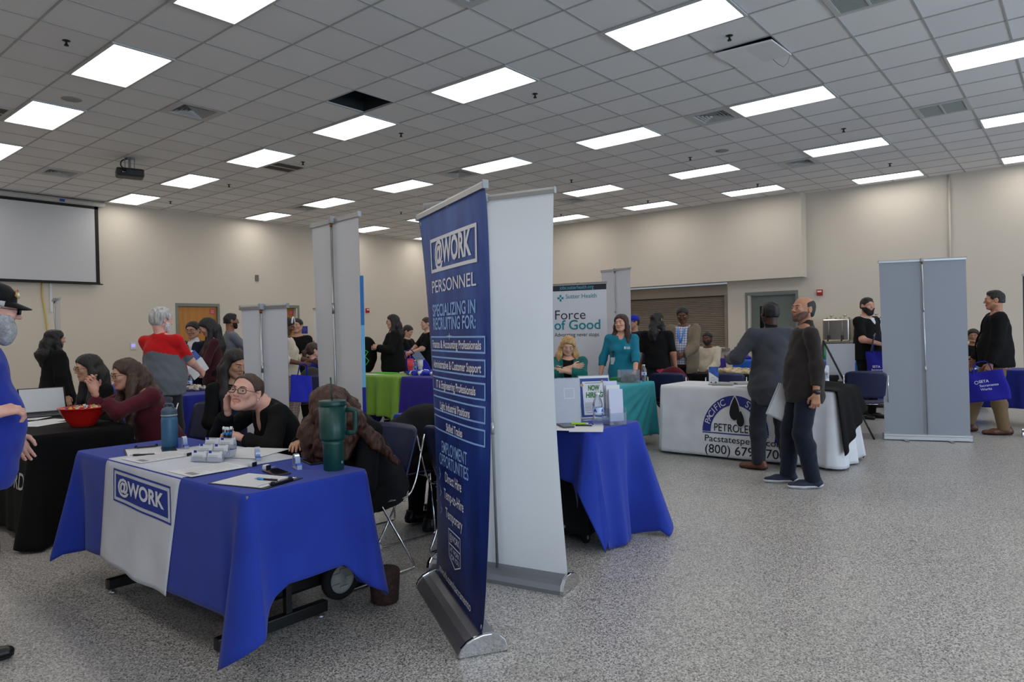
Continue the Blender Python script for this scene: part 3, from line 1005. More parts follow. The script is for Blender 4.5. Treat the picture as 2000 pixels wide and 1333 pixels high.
def wall_with_holes(name, axis, c, a0, a1, holes_, m, depth=.2, out=1):
    """wall slab on plane axis=c, spanning a0..a1, z 0..CEIL; holes (lo, hi, z0, z1) are left open"""
    b = MB(); xs = sorted({a0, a1, *[h[0] for h in holes_], *[h[1] for h in holes_]})
    for p, q in zip(xs, xs[1:]):
        segs = [(0, CEIL + .5)]
        for h in holes_:
            if h[0] <= p + 1e-6 and h[1] >= q - 1e-6:
                n = []
                for z0, z1 in segs:
                    if h[2] > z0: n.append((z0, min(z1, h[2])))
                    if h[3] < z1: n.append((max(z0, h[3]), z1))
                segs = [s_ for s_ in n if s_[1] - s_[0] > 1e-4]
        for z0, z1 in segs:
            if axis == 'x': b.box((c + out * depth / 2, (p + q) / 2, (z0 + z1) / 2), (depth, q - p, z1 - z0))
            else: b.box(((p + q) / 2, c + out * depth / 2, (z0 + z1) / 2), (q - p, depth, z1 - z0))
    return structure(b.build(name, m))


wall_with_holes('wall_left', 'x', XL, YB, YF, [(7.35, 8.30, 0, 2.15), (9.50, 10.45, 0, 2.15)], WALL, out=-1)
wall_with_holes('wall_back', 'y', YF, XL, XR, [(-9.6, -6.58, .92, 2.47), (-6.05, -5.02, 0, 2.15)], WALL)
wall_with_holes('wall_right', 'x', XR, YB, YF, [(-3.1, .1, .9, 2.9), (2.9, 6.1, .9, 2.9), (8.9, 12.1, .9, 2.9)], WALL)
wall_with_holes('wall_front', 'y', YB, XL, XR, [], WALL, out=-1)
structure(MB().box(((-16.1 - 4.77) / 2, 15.73, (2.46 + CEIL) / 2), (16.1 - 4.77, .34, CEIL - 2.46)).build('wall_soffit', WALL))
for k, wy in enumerate((-1.5, 4.5, 10.5)):
    b = MB()
    for dz in (-1, 1): b.box((XR + .05, wy, 1.9 + dz * .98), (.1, 3.2, .05))
    for dy in (-1.58, -.53, .53, 1.58): b.box((XR + .05, wy + dy, 1.9), (.1, .05, 2.0))
    wo = structure(b.build('window_%d' % (k + 1), mat('window_frame', (90, 90, 92), rough=.4)))
    MB().box((XR + .12, wy, 1.9), (.01, 3.2, 2.0)).build('window_pane', mat('window_glass', (235, 240, 245), rough=.02, trans=1.0, ior=1.1), wo)
b = MB()
for (a, c_, l, ax) in ((XL + .008, (YB + 7.3) / 2, 7.3 - YB, 'x'), (XL + .008, 8.9, 1.1, 'x'), (XL + .008, (10.5 + YF) / 2, YF - 10.5, 'x')):
    b.box((a, c_, .05), (.014, l, .1))
structure(b.build('baseboard_left', mat('baseboard', (72, 70, 70), rough=.6)))
b = MB(); b.box(((XL - 6.1) / 2, YF - .008, .05), (-6.1 - XL, .014, .1)); b.box(((-5.0 + XR) / 2, YF - .008, .05), (XR + 5.0, .014, .1))
structure(b.build('baseboard_back', mat('baseboard')))


# doors ------------------------------------------------------------
def door(name, axis, c, a0, a1, inset, leafm, window=False, sign=True, side=1):
    """frame is the structure object, the leaf and its fittings are children"""
    b = MB(); t = .055; mid = (a0 + a1) / 2
    def bx(a, z, la, lz, d0, d1):
        dd = (d0 + d1) / 2
        if axis == 'x': b.box((c + dd, a, z), (abs(d1 - d0), la, lz))
        else: b.box((a, c + dd, z), (la, abs(d1 - d0), lz))
    s = -1 if axis == 'x' else 1
    for a in (a0 + t / 2 - .02, a1 - t / 2 + .02): bx(a, 1.06, t, 2.12, -s * .012, s * (inset + .05))
    bx(mid, 2.155, a1 - a0 + .04, .07, -s * .012, s * (inset + .05))
    o = structure(b.build(name, FRAME_G))
    b = MB(); bx(mid, 1.06, a1 - a0 - 2 * t + .03, 2.11, s * inset, s * (inset + .045))
    leaf = b.build('leaf', leafm, o)
    b = MB(); ha = a1 - .16 if side > 0 else a0 + .16
    if axis == 'x':
        b.box((c + s * (inset - .012), ha, 1.0), (.02, .06, .2), bev=.005); b.tube([(c + s * (inset - .03), ha, 1.0), (c + s * (inset - .05), ha, 1.0), (c + s * (inset - .05), ha - side * .12, 1.0)], .01)
    else:
        b.box((ha, c + s * (inset - .012), 1.0), (.06, .02, .2), bev=.005); b.tube([(ha, c + s * (inset - .03), 1.0), (ha, c + s * (inset - .05), 1.0), (ha - side * .12, c + s * (inset - .05), 1.0)], .01)
    b.build('handle', mat('brushed_steel', (165, 165, 162), rough=.3, metal=1), o)
    if sign and axis == 'x':
        b = MB(); b.box((c + s * (inset - .004), a1 - .14, 2.0), (.006, .13, .12)); so = b.build('door_sign', mat('red_sign', (190, 78, 88), rough=.5), o)
        Print().text('EXIT', 0, .018, .035).text('ONLY', 0, -.02, .03).build('lettering', mat('sign_white', (230, 215, 212)), so, lambda x, y: (c + s * (inset - .009), a1 - .14 + x, 2.0 + y))
    if window:
        b = MB(); b.box((-5.80, c + inset - .004, 1.52), (.105, .01, .70)); b.build('glazing', mat('door_glass', (16, 18, 18), rough=.1), o)
        b = MB()
        for dx in (-.06, .06): b.box((-5.80 + dx, c + inset - .008, 1.52), (.018, .014, .74))
        for dz in (-.36, .36): b.box((-5.80, c + inset - .008, 1.52 + dz), (.13, .014, .018))
        b.build('glazing_frame', FRAME_G, o)
    return o


WOOD = mat('door_veneer', (176, 120, 52), rough=.45, var=.12, vs=3, stretch=(1, 6, .5))
door('door_1', 'x', XL, 7.32, 8.33, .04, WOOD)
door('door_2', 'x', XL, 9.47, 10.52, .14, WOOD)
door('door_3', 'y', YF, -6.13, -4.98, .10, mat('door_grey', (106, 114, 108), rough=.5), window=True, sign=False)
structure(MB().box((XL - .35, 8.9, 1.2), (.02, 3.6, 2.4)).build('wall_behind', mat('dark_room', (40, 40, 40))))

# roller shutter over the serving hatch
t = thing('roller_shutter', 'closed metal roller shutter with horizontal slats over the serving hatch', 'shutter', (-8.09, YF + .05, .9))
SH = mat('shutter_steel', (140, 130, 118), rough=.45, metal=.55, var=.06, vs=3)
poly = []
n = 28; hz = 1.24 / n
for k in range(n):
    z = k * hz
    poly += [(0, z), (-.016, z + hz * .35), (-.016, z + hz * .65), (0, z + hz * .96)]
poly = poly + [(.03, 1.24), (.03, 0)]
b = MB(); b.prism(poly, 2.98); b.build('curtain', SH, t)
b = MB(); b.box((0, -.02, 1.385), (3.02, .1, .27), bev=.01); b.build('hood', SH, t)
b = MB(); b.box((0, -.03, 1.243), (2.98, .06, .016)); b.build('slot', mat('slot_dark', (14, 13, 13)), t)
for sx in (-1, 1): MB().box((sx * 1.47, -.04, .76), (.07, .05, 1.52)).build('guide', SH, t)
b = MB(); b.box((0, -.13, -.02), (3.1, .32, .05), bev=.008); b.build('sill', mat('steel_sill', (150, 145, 138), rough=.3, metal=.8), t)

# ------------------------------------------------------------------ ceiling fittings
DIFF = mat('light_diffuser', emit=PANEL_E, lin_rgb=(1.0, .965, .93))
LF = mat('light_frame', (185, 187, 186), rough=.5)
b = MB(); w2, h2 = 2 * TILE, TILE
for sx, sy, lx, ly in ((0, -1, w2, .028), (0, 1, w2, .028), (-1, 0, .028, h2 - .056), (1, 0, .028, h2 - .056)):
    b.box((sx * (w2 / 2 - .014), sy * (h2 / 2 - .014), -.008), (lx, ly, .02))
fr0 = b.build('frame', LF)
b = MB(); b.box((0, 0, .004), (w2 - .05, h2 - .05, .012)); df0 = b.build('diffuser', DIFF)
for o in (fr0, df0): C.objects.unlink(o)
rowname = {0: 'nearest', 5: 'second', 10: 'third', 15: 'fourth', 19: 'last', 20: 'last', -5: 'behind the viewer', -10: 'furthest behind the viewer'}
ordn = ['first', 'second', 'third', 'fourth', 'fifth', 'sixth', 'seventh', 'eighth', 'ninth']
for c, r_ in sorted(lights):
    o = thing('ceiling_light', 'lit white ceiling panel, %s from the screen wall in the %s row' % (ordn[(c + 16) // 4], rowname[r_]), 'light',
              (GX + (c + 1) * TILE, GY + (r_ + .5) * TILE, CEIL), 0, 'recessed ceiling light panels')
    for s_ in (fr0, df0):
        k = s_.copy(); C.objects.link(k); k.parent = o
VF = mat('vent_white', (188, 188, 186), rough=.5); VD = mat('vent_dark', (58, 58, 58), rough=.8); RG = mat('return_grille', (168, 174, 168), rough=.6); RGd = mat('return_grille_brown', (98, 92, 84), rough=.7)
near = {(-5, 2): 'square supply vent behind the projector, blades dark on one side', (-13, 2): 'square supply vent between the projector and the screen', (-5, 10): 'square supply vent beside a light above the blue banner',
        (3, 10): 'square supply vent beside the light over the petroleum table', (3, 16): 'square supply vent over the grey door corner', (-5, 16): 'small square supply vent before the shutter soffit',
        (3, 2): 'square supply vent cut by the upper frame edge', (-13, 10): 'stained square supply vent far over the left doors'}
for (i, j) in supply:
    t = thing('ceiling_vent', near[(i, j)], 'vent', (GX + (i + .5) * TILE, GY + (j + .5) * TILE, CEIL), 0, 'square ceiling vents')
    b = MB(); H = TILE / 2
    for sx, sy, lx, ly in ((0, -1, 2 * H, .09), (0, 1, 2 * H, .09), (-1, 0, .09, 2 * H - .18), (1, 0, .09, 2 * H - .18)):
        b.box((sx * (H - .045), sy * (H - .045), -.003), (lx, ly, .012))
    b.build('frame', VF, t)
    b = MB()
    for k in range(5):
        r0 = H - .09 - k * .042; r1 = r0 - .014
        for a in range(4):
            ca, sa = math.cos(a * PI / 2), math.sin(a * PI / 2)
            pts = [(-r0, -r0, -.002), (r0, -r0, -.002), (r1, -r1, .032), (-r1, -r1, .032)]
            b.quad([(x * ca - y * sa, x * sa + y * ca, z) for x, y, z in pts])
    b.build('louvre', VF, t, recalc=False)
    b = MB(); b.box((0, 0, .05), (2 * H - .02, 2 * H - .02, .01)); b.build('backing', VD, t)
lab = {(-8, 6): 'brown two-panel return grille beside a light near the projector', (7, 6): 'pale return grille cut by the upper frame edge', (7, 13): 'pale two-panel return grille on the right half of the ceiling',
       (-8, 13): 'dark return grille just past the top of the blue banner', (-8, -1): 'dark slatted return grille at the left frame edge'}
for (i, j) in returns:
    t = thing('return_grille', lab[(i, j)], 'vent', (GX + (i + .5) * TILE, GY + (j + .5) * TILE, CEIL), 0, 'return air grilles')
    b = MB(); H = TILE / 2
    for sx, sy, lx, ly in ((0, -1, 2 * H, .05), (0, 1, 2 * H, .05), (-1, 0, .05, 2 * H - .1), (1, 0, .05, 2 * H - .1), (0, 0, .02, 2 * H - .1)):
        b.box((sx * (H - .025), sy * (H - .025), -.003), (lx, ly, .012))
    b.build('frame', VF, t)
    b = MB()
    for k in range(24): b.box((0, -H + .055 + k * .0215, -.0015), (2 * H - .1, .010, .003))
    b.build('slats', RG if i > 0 else RGd, t, recalc=False)
    b = MB(); b.box((0, 0, .018), (2 * H - .02, 2 * H - .02, .006), M=Matrix.Translation((0, 0, -.014))); b.build('backing', RG if i > 0 else RGd, t)
# the tile that hangs out of its frame
t = thing('loose_ceiling_tile', 'loose ceiling tile sagging out of its grid opening with a wire loop', 'ceiling tile', (GX + 5.5 * TILE, GY + 7.5 * TILE, CEIL))
b = MB(); b.box((0, 0, 0), (TILE - .01, TILE - .01, .016), M=Matrix.Translation((.01, .0, -.020)) @ Matrix.Rotation(.05, 4, 'X') @ Matrix.Rotation(.03, 4, 'Y')); b.build('tile', ceiling.data.materials[0], t)
b = MB(); b.tube([(.30, .28, -.02), (.27, .30, -.09), (.22, .31, -.12), (.17, .30, -.08), (.12, .28, -.02)], .003, seg=6); b.build('wire', mat('wire_grey', (120, 122, 125), rough=.5), t)
b = MB(); b.box((0, 0, .10), (TILE, TILE, .01)); b.build('gap', mat('plenum'), t)
sprk = [(-2.53, -.48), (5.48, 6.56), (1.44, 6.58), (-2.59, 6.57), (5.42, 13.65), (5.46, 18.53), (1.44, 13.63), (-6.6, 6.54), (-10.68, 6.58), (-14.63, 6.54), (-2.6, 13.65), (-2.6, 18.6), (1.5, 18.59), (-6.61, 18.67), (-10.74, 13.69)]
swhere = ['near the large left panel', 'above the loose ceiling tile', 'right of the light above the white banner', 'right of the light by the missing tile', 'left of the pale right grille', 'before the corner light on the right',
          'over the petroleum table', 'right of the brown grille', 'two lights from the screen wall', 'nearest the screen corner', 'above the white banner side light', 'before the shutter soffit', 'before the soffit end light', 'just past the white banner top', 'between the two tall banners']
b = MB(); b.lathe([(0, 0), (.035, 0), (.036, -.004), (.02, -.008), (.010, -.012), (.010, -.03), (.014, -.034), (.022, -.048), (.022, -.051), (0, -.051)], seg=14); sp0 = b.build('sprinkler_head', mat('sprinkler_metal', (52, 50, 48), rough=.4, metal=.7))
C.objects.unlink(sp0)
for (i, j), wh in zip(sprk, swhere):
    k = sp0.copy(); C.objects.link(k); k.location = (GX + i * TILE, GY + j * TILE, CEIL + .004); props(k, 'small dark ceiling sprinkler head, ' + wh, 'sprinkler', 'ceiling sprinkler heads')
for (i, j), wh in (((-5.5, .55), 'between the two big left light panels'), ((2.4, 13.56), 'over the petroleum table')):
    b = MB(); b.lathe([(0, 0), (.10, 0), (.11, -.004), (.09, -.010), (0, -.012)], seg=24)
    props(b.build('ceiling_speaker', mat('speaker_grille', (150, 148, 148), rough=.7), None, Matrix.Translation((GX + i * TILE, GY + j * TILE, CEIL + .004))), 'round flat ceiling speaker ' + wh, 'speaker', 'round ceiling speakers')

# projector
pj = at(253, 309, CEIL)
t = thing('projector', 'black projector hanging from the ceiling on a short mount', 'projector', (pj[0], pj[1], CEIL), face_dir(253, 268) + .1)
PB = mat('projector_black', (34, 34, 36), rough=.5)
b = MB(); b.box((0, 0, -.25), (.40, .30, .13), bev=.03); b.build('housing', PB, t)
b = MB(); b.lathe([(0, 0), (.04, 0), (.045, .03), (.035, .035), (0, .03)], seg=20, M=Matrix.Rotation(-PI / 2, 4, 'X')); b.build('lens', mat('lens_glass', (12, 12, 16), rough=.1), t, Matrix.Translation((.10, .15, -.24)))
b = MB(); b.tube([(0, 0, 0), (0, 0, -.185)], .02); b.lathe([(0, 0), (.07, 0), (.07, -.01), (0, -.012)], seg=16); b.box((0, 0, -.18), (.16, .16, .012))
for sx in (-.07, .07): b.tube([(sx, 0, -.01), (sx * .9, 0, -.18)], .006)
b.build('mount', mat('mount_grey', (130, 130, 128), rough=.4), t)
b = MB(); b.tube(round_poly([(.03, -.02, -.01), (.12, -.03, -.05), (.13, -.02, -.13), (.06, 0, -.2)], .04), .01); b.build('cable', mat('cable_black', (15, 15, 15)), t)

# projection screen on the left wall
t = thing('projection_screen', 'large pull-down white projection screen with black border on the left wall', 'screen', (XL, 3.9, 0))
b = MB(); b.box((.11, 0, 3.36), (.004, 3.44, 1.56)); b.build('screen_surface', mat('screen_white', (190, 190, 192), rough=.75), t)
b = MB()
for sy in (-1, 1): b.box((.112, sy * 1.76, 3.38), (.004, .07, 1.66))
b.box((.112, 0, 4.16), (.004, 3.6, .09)); b.build('border', mat('screen_black', (14, 14, 15), rough=.7), t)
b = MB(); b.box((.112, 0, 2.565), (.012, 3.6, .045)); b.box((.112, 0, 2.545), (.03, 3.7, .022), bev=.006); b.build('weight_bar', mat('screen_black'), t)
b = MB(); b.tube([(.11, -1.9, 4.225), (.11, 1.92, 4.225)], .055, seg=16); b.build('case', mat('screen_case', (178, 176, 172), rough=.5), t)
for y in (1.12, -.6, -1.6):
    b = MB(); b.box((.168, y, 4.215), (.004, .09, .05)); b.build('tape', mat('blue_tape', (38, 62, 170), rough=.6), t)
for y in (.25, 1.86):
    b = MB(); b.tube([(.11, y, 4.23), (.11, y, CEIL)], .008, seg=6); b.box((.11, y, 4.275), (.04, .03, .02)); b.build('bracket', mat('mount_grey'), t)
b = MB(); b.tube([(XL + .02, 4.67, 2.60), (XL + .02, 4.66, 2.3), (XL + .02, 4.71, 1.9), (XL + .02, 4.74, 1.6), (XL + .03, 4.74, 1.42), (XL + .03, 4.68, 1.3), (XL + .03, 4.72, 1.1), (XL + .03, 4.74, .4)], .013, seg=8)
props(b.build('cord', mat('cord_yellow', (205, 172, 70), rough=.5)), 'yellow cord hanging down the wall under the screen', 'cord')
b = MB(); b.box((XL + .012, 4.82, 2.27), (.024, .045, .62))
props(b.build('cable_cover', mat('cover_white', (205, 205, 208), rough=.4)), 'short white cable cover strip beside the yellow cord', 'cable cover')

# small things on the walls
t = thing('thermostat', 'white wall thermostat with glowing violet display', 'thermostat', (XL, 6.36, 1.23))
MB().box((.012, 0, 0), (.024, .12, .155), bev=.006).build('case', mat('plastic_white', (210, 210, 210), rough=.4), t)
MB().box((.026, 0, .01), (.004, .07, .07)).build('display', mat('display_violet', (150, 135, 225), emit=.9), t)
props(MB().box((XL + .015, 9.34, 2.86), (.03, .09, .15), bev=.005).build('wall_sensor', mat('sensor_grey', (105, 104, 100))), 'small grey sensor box high on the left wall', 'sensor')
t = thing('wall_sign', 'small blue wall sign beside the recessed far door', 'sign', (XL, 10.69, 1.54))
MB().box((.006, 0, 0), (.012, .18, .20)).build('plate', mat('sign_blue', (38, 48, 130), rough=.5), t)
Print().text('ROOM', 0, .05, .03).line([(-.05, .01), (.05, .01)], .006).line([(-.05, -.02), (.04, -.02)], .006).build('lettering', mat('sign_pale', (110, 120, 190)), t, lambda x, y: (.0135, x, y))
t = thing('wall_grille', 'long low white heating grille on the left wall by the far door', 'grille', (XL, 10.98, 1.18))
b = MB(); b.box((.004, 0, 0), (.01, .42, .16)); b.build('frame', mat('grille_pale', (165, 160, 150)), t)
b = MB()
for k in range(12): b.box((.012, -.185 + k * .034, 0), (.008, .012, .13))
b.build('slats', mat('grille_shadow', (110, 105, 98)), t)


def alarm(where, M):
    t = thing('fire_alarm', 'red fire alarm strobe ' + where, 'fire alarm', tuple(M.translation), 0, 'red fire alarm strobes'); R_ = M.to_3x3().to_4x4()
    MB().box((0, -.02, 0), (.12, .045, .13), bev=.006).build('case', mat('alarm_red', (165, 30, 30), rough=.4), t, R_)
    MB().box((0, -.046, .022), (.09, .014, .035), bev=.004).build('strobe', mat('strobe_clear', (225, 220, 215), rough=.2), t, R_)


alarm('on the left wall', Matrix.Translation((XL, 12.79, 2.08)) @ Matrix.Rotation(PI / 2, 4, 'Z'))
alarm('right of the grey door', Matrix.Translation((-4.50, YF, 2.11)))
props(MB().tube([(-2.08, YF - .02, CEIL), (-2.08, YF - .02, 1.9)], .018).build('conduit', mat('conduit_paint', (205, 198, 186), rough=.5)), 'thin painted conduit running down from the ceiling on the back wall', 'conduit')

# ------------------------------------------------------------------ furniture builders
CHROME = mat('chrome', (190, 190, 192), rough=.14, metal=1)
NAVY = mat('navy_plastic', (26, 32, 66), rough=.42, var=.05, vs=4)
ALU = mat('aluminium', (172, 174, 176), rough=.32, metal=.9)
BLACK = mat('black_plastic', (16, 16, 17), rough=.45)
WHITE = mat('paper_white', (212, 212, 214), rough=.8)
INK = mat('ink', (40, 42, 46), rough=.8)


def chair_proto(loc, rz, label, group='navy stacking chairs'):
    t = thing('stacking_chair', label, 'chair', loc, rz, group)
    # seat: slightly dished slab, front edge rolled down ; faces +y
    def sheet(name, f, nx, ny, th):
        b = MB(); g = [[b.b.verts.new(f(i / nx, j / ny)) for j in range(ny + 1)] for i in range(nx + 1)]
        for i in range(nx):
            for j in range(ny):
                q = b.b.faces.new((g[i][j], g[i + 1][j], g[i + 1][j + 1], g[i][j + 1])); q.smooth = True
        o = b.build(name, NAVY, t)
        m = o.modifiers.new('th', 'SOLIDIFY'); m.thickness = th; m.offset = 0
        return o
    def seat(u, v):
        x = (u - .5) * .46; y = -.20 + v * .44
        r = abs(u - .5) * 2
        z = .435 + .018 * r ** 3 - .05 * max(0, v - .85) ** 1.3 / .15 ** .6 - .012 * math.sin(v * PI)
        return (x * (1 - .08 * max(0, .3 - v)), y, z)
    def back(u, v):
        r = abs(u - .5) * 2
        w_ = .46 * (1 - .10 * (1 - v)) * (1 - .10 * max(0, v - .85) / .15)
        return ((u - .5) * w_, -.245 - .10 * v + .05 * r ** 2, .50 + .33 * v - .02 * r ** 6 * (1 if v > .9 else 0))
    sheet('seat', seat, 12, 12, .012); sheet('backrest', back, 12, 10, .012)
    for sx in (-1, 1):
        b = MB(); x = sx * .245
        b.tube(round_poly([(x, .20, .43), (x, .235, .012), (x, -.235, .012), (x, .02, .44)], .03), .0065)
        b.tube(round_poly([(x, .02, .44), (x, -.20, .435), (x * .96, -.26, .52), (x * .97, -.335, .78)], .05), .0065)
        b.build('side_frame', CHROME, t)
    for y, z in ((.17, .418), (-.16, .418)): MB().tube([(-.245, y, z), (.245, y, z)], .0065).build('crossbar', CHROME, t)
    return t


def folding_table(loc, rz, lx, ly, label, legs='T'):
    t = thing('folding_table', label, 'table', loc, rz)
    MB().box((0, 0, .735), (lx, ly, .022), bev=.006).build('tabletop', mat('table_top', (120, 112, 100), rough=.6), t)
    for sx in (-1, 1):
        x = sx * (lx / 2 - .32)
        b = MB(); b.box((x, 0, .055), (.045, ly - .04, .055), bev=.006)
        for sy in (-1, 1): b.box((x, sy * .07, .40), (.03, .03, .67))
        b.box((x, 0, .715), (.04, ly - .12, .02))
        lo = b.build('leg_frame', mat('table_black', (13, 13, 14), rough=.4), t)
        b = MB()
        for sy in (-1, 1): b.lathe([(.018, 0), (.022, .012), (.008, .014), (.008, .03)], c=(x, sy * (ly / 2 - .05), 0), seg=12)
        b.build('glide', ALU, lo)
    return t


def tablecloth(name, label, cat, loc, rz, lx, ly, drop, m, corner=.18, flare=.12, fold=.012, nf=9, seed=1, group=None, ztop=.752, width=.16, cfun=None, trim=None, smooth_end=None):
    """drop: dict of hang lengths for sides '+x','-x','+y','-y'.  Cloth lies on a table centred at loc."""
    R_ = .035; hx, hy = lx / 2, ly / 2
    P = []
    def seg(a, b_, n, side):
        for i in range(n):
            k = i / n; P.append((a[0] + (b_[0] - a[0]) * k, a[1] + (b_[1] - a[1]) * k, side, None))
    def arc(cx, cy, a0, n, s1, s2):
        for i in range(n):
            k = i / n; a = a0 + PI / 2 * k; P.append((cx + R_ * math.cos(a), cy + R_ * math.sin(a), None, (k, s1, s2)))
    nx = int(lx / .018); ny = int(ly / .018)
    seg((-hx + R_, -hy), (hx - R_, -hy), nx, '-y'); arc(hx - R_, -hy + R_, -PI / 2, 8, '-y', '+x')
    seg((hx, -hy + R_), (hx, hy - R_), ny, '+x'); arc(hx - R_, hy - R_, 0, 8, '+x', '+y')
    seg((hx - R_, hy), (-hx + R_, hy), nx, '+y'); arc(-hx + R_, hy - R_, PI / 2, 8, '+y', '-x')
    seg((-hx, hy - R_), (-hx, -hy + R_), ny, '-x'); arc(-hx + R_, -hy + R_, PI, 8, '-x', '-y')
    nrm = {'-y': (0, -1), '+y': (0, 1), '+x': (1, 0), '-x': (-1, 0)}
    rng = random.Random(seed)
    ph = [rng.random() * 6.28 for _ in range(6)]
    NT = 22
    rows = []
    for k in range(NT + 1):
        row = []
        for (x, y, side, ar) in P:
            if side:
                n_ = nrm[side]; D = drop[side]
                cdx, cdy = hx - abs(x), hy - abs(y)
                s_ = (cdx if side in ('-y', '+y') else cdy)
                o1 = ('+x' if x > 0 else '-x') if side in ('-y', '+y') else ('+y' if y > 0 else '-y')
                D2 = drop[o1]; c = (1 if x > 0 else -1, 1 if y > 0 else -1)
            else:
                kk, s1, s2 = ar; a = kk * PI / 2; v1, v2 = nrm[s1], nrm[s2]
                n_ = (v1[0] * math.cos(a) + v2[0] * math.sin(a), v1[1] * math.cos(a) + v2[1] * math.sin(a)); s_ = 0
                D = drop[s1] * (1 - kk) + drop[s2] * kk; D2 = D; c = (1 if x > 0 else -1, 1 if y > 0 else -1)
            co = corner[c] if isinstance(corner, dict) else corner
            fl = flare[c] if isinstance(flare, dict) else flare
            tri = max(0, 1 - s_ / (width * 1.5)); g = math.exp(-(s_ / (width * .42)) ** 2)
            dr = D + (D2 - D) * .5 * max(0, 1 - s_ / .12) * (1 if side else 0) + co * tri
            t = (k / NT)
            zz = dr * t
            w1 = math.exp(-((s_ - width * .95) / (width * .35)) ** 2)
            sd = (x if side in ('-y', '+y') else y) if side else 0
            wv = fold * (math.sin(sd * nf + ph[0]) + .6 * math.sin(sd * nf * 2.3 + ph[1]) + .35 * math.sin(sd * nf * 4.1 + ph[2])) * t * (1 - g)
            off = .006 * min(1, zz / .03) + fl * g * t ** 1.1 - fl * .30 * w1 * t + wv + .02 * t
            if cfun: off += cfun(x, y, side, t, s_)
            zt = -zz if zz > .03 else -(zz ** 2) / .03 * .5 - zz * .5
            # corner cloth hangs in a rounded fold : spread tangentially
            z = ztop + zt
            z = max(z, .006)
            row.append((x + n_[0] * off, y + n_[1] * off, z))
        rows.append(row)
    b = MB(); vs = [[b.b.verts.new(p) for p in row] for row in rows]
    n = len(P)
    for k in range(NT):
        for i in range(n):
            q = b.b.faces.new((vs[k][i], vs[k + 1][i], vs[k + 1][(i + 1) % n], vs[k][(i + 1) % n])); q.smooth = True
            if trim and k == NT - 1: q.material_index = 1
    q = b.b.faces.new([v for v in vs[0]])
    o = b.build(name, [m] + ([trim] if trim else []))
    md = o.modifiers.new('th', 'SOLIDIFY'); md.thickness = .002; md.offset = 1
    o.location = (loc[0], loc[1], 0); o.rotation_euler = (0, 0, rz)
    props(o, label, cat, group)
    from mathutils.bvhtree import BVHTree
    bv = BVHTree.FromPolygons([tuple(v) for r in rows for v in r], [(k * n + i, (k + 1) * n + i, (k + 1) * n + (i + 1) % n, k * n + (i + 1) % n) for k in range(NT) for i in range(n)])
    def front(side, off=.004):
        n_ = nrm[side]
        def fn(a, z):
            oo = Vector((a, n_[1] * 3, z)) if side in ('-y', '+y') else Vector((n_[0] * 3, a, z))
            h = bv.ray_cast(oo, Vector((-n_[0], -n_[1], 0)))
            if h[0] is None: return Vector((a, n_[1] * (hy + .03), z)) if side in ('-y', '+y') else Vector((n_[0] * (hx + .03), a, z))
            return h[0] + Vector((n_[0], n_[1], 0)) * off
        return fn
    return o, front


CAPC = mat('polished_cap', (200, 200, 202), rough=.12, metal=1)


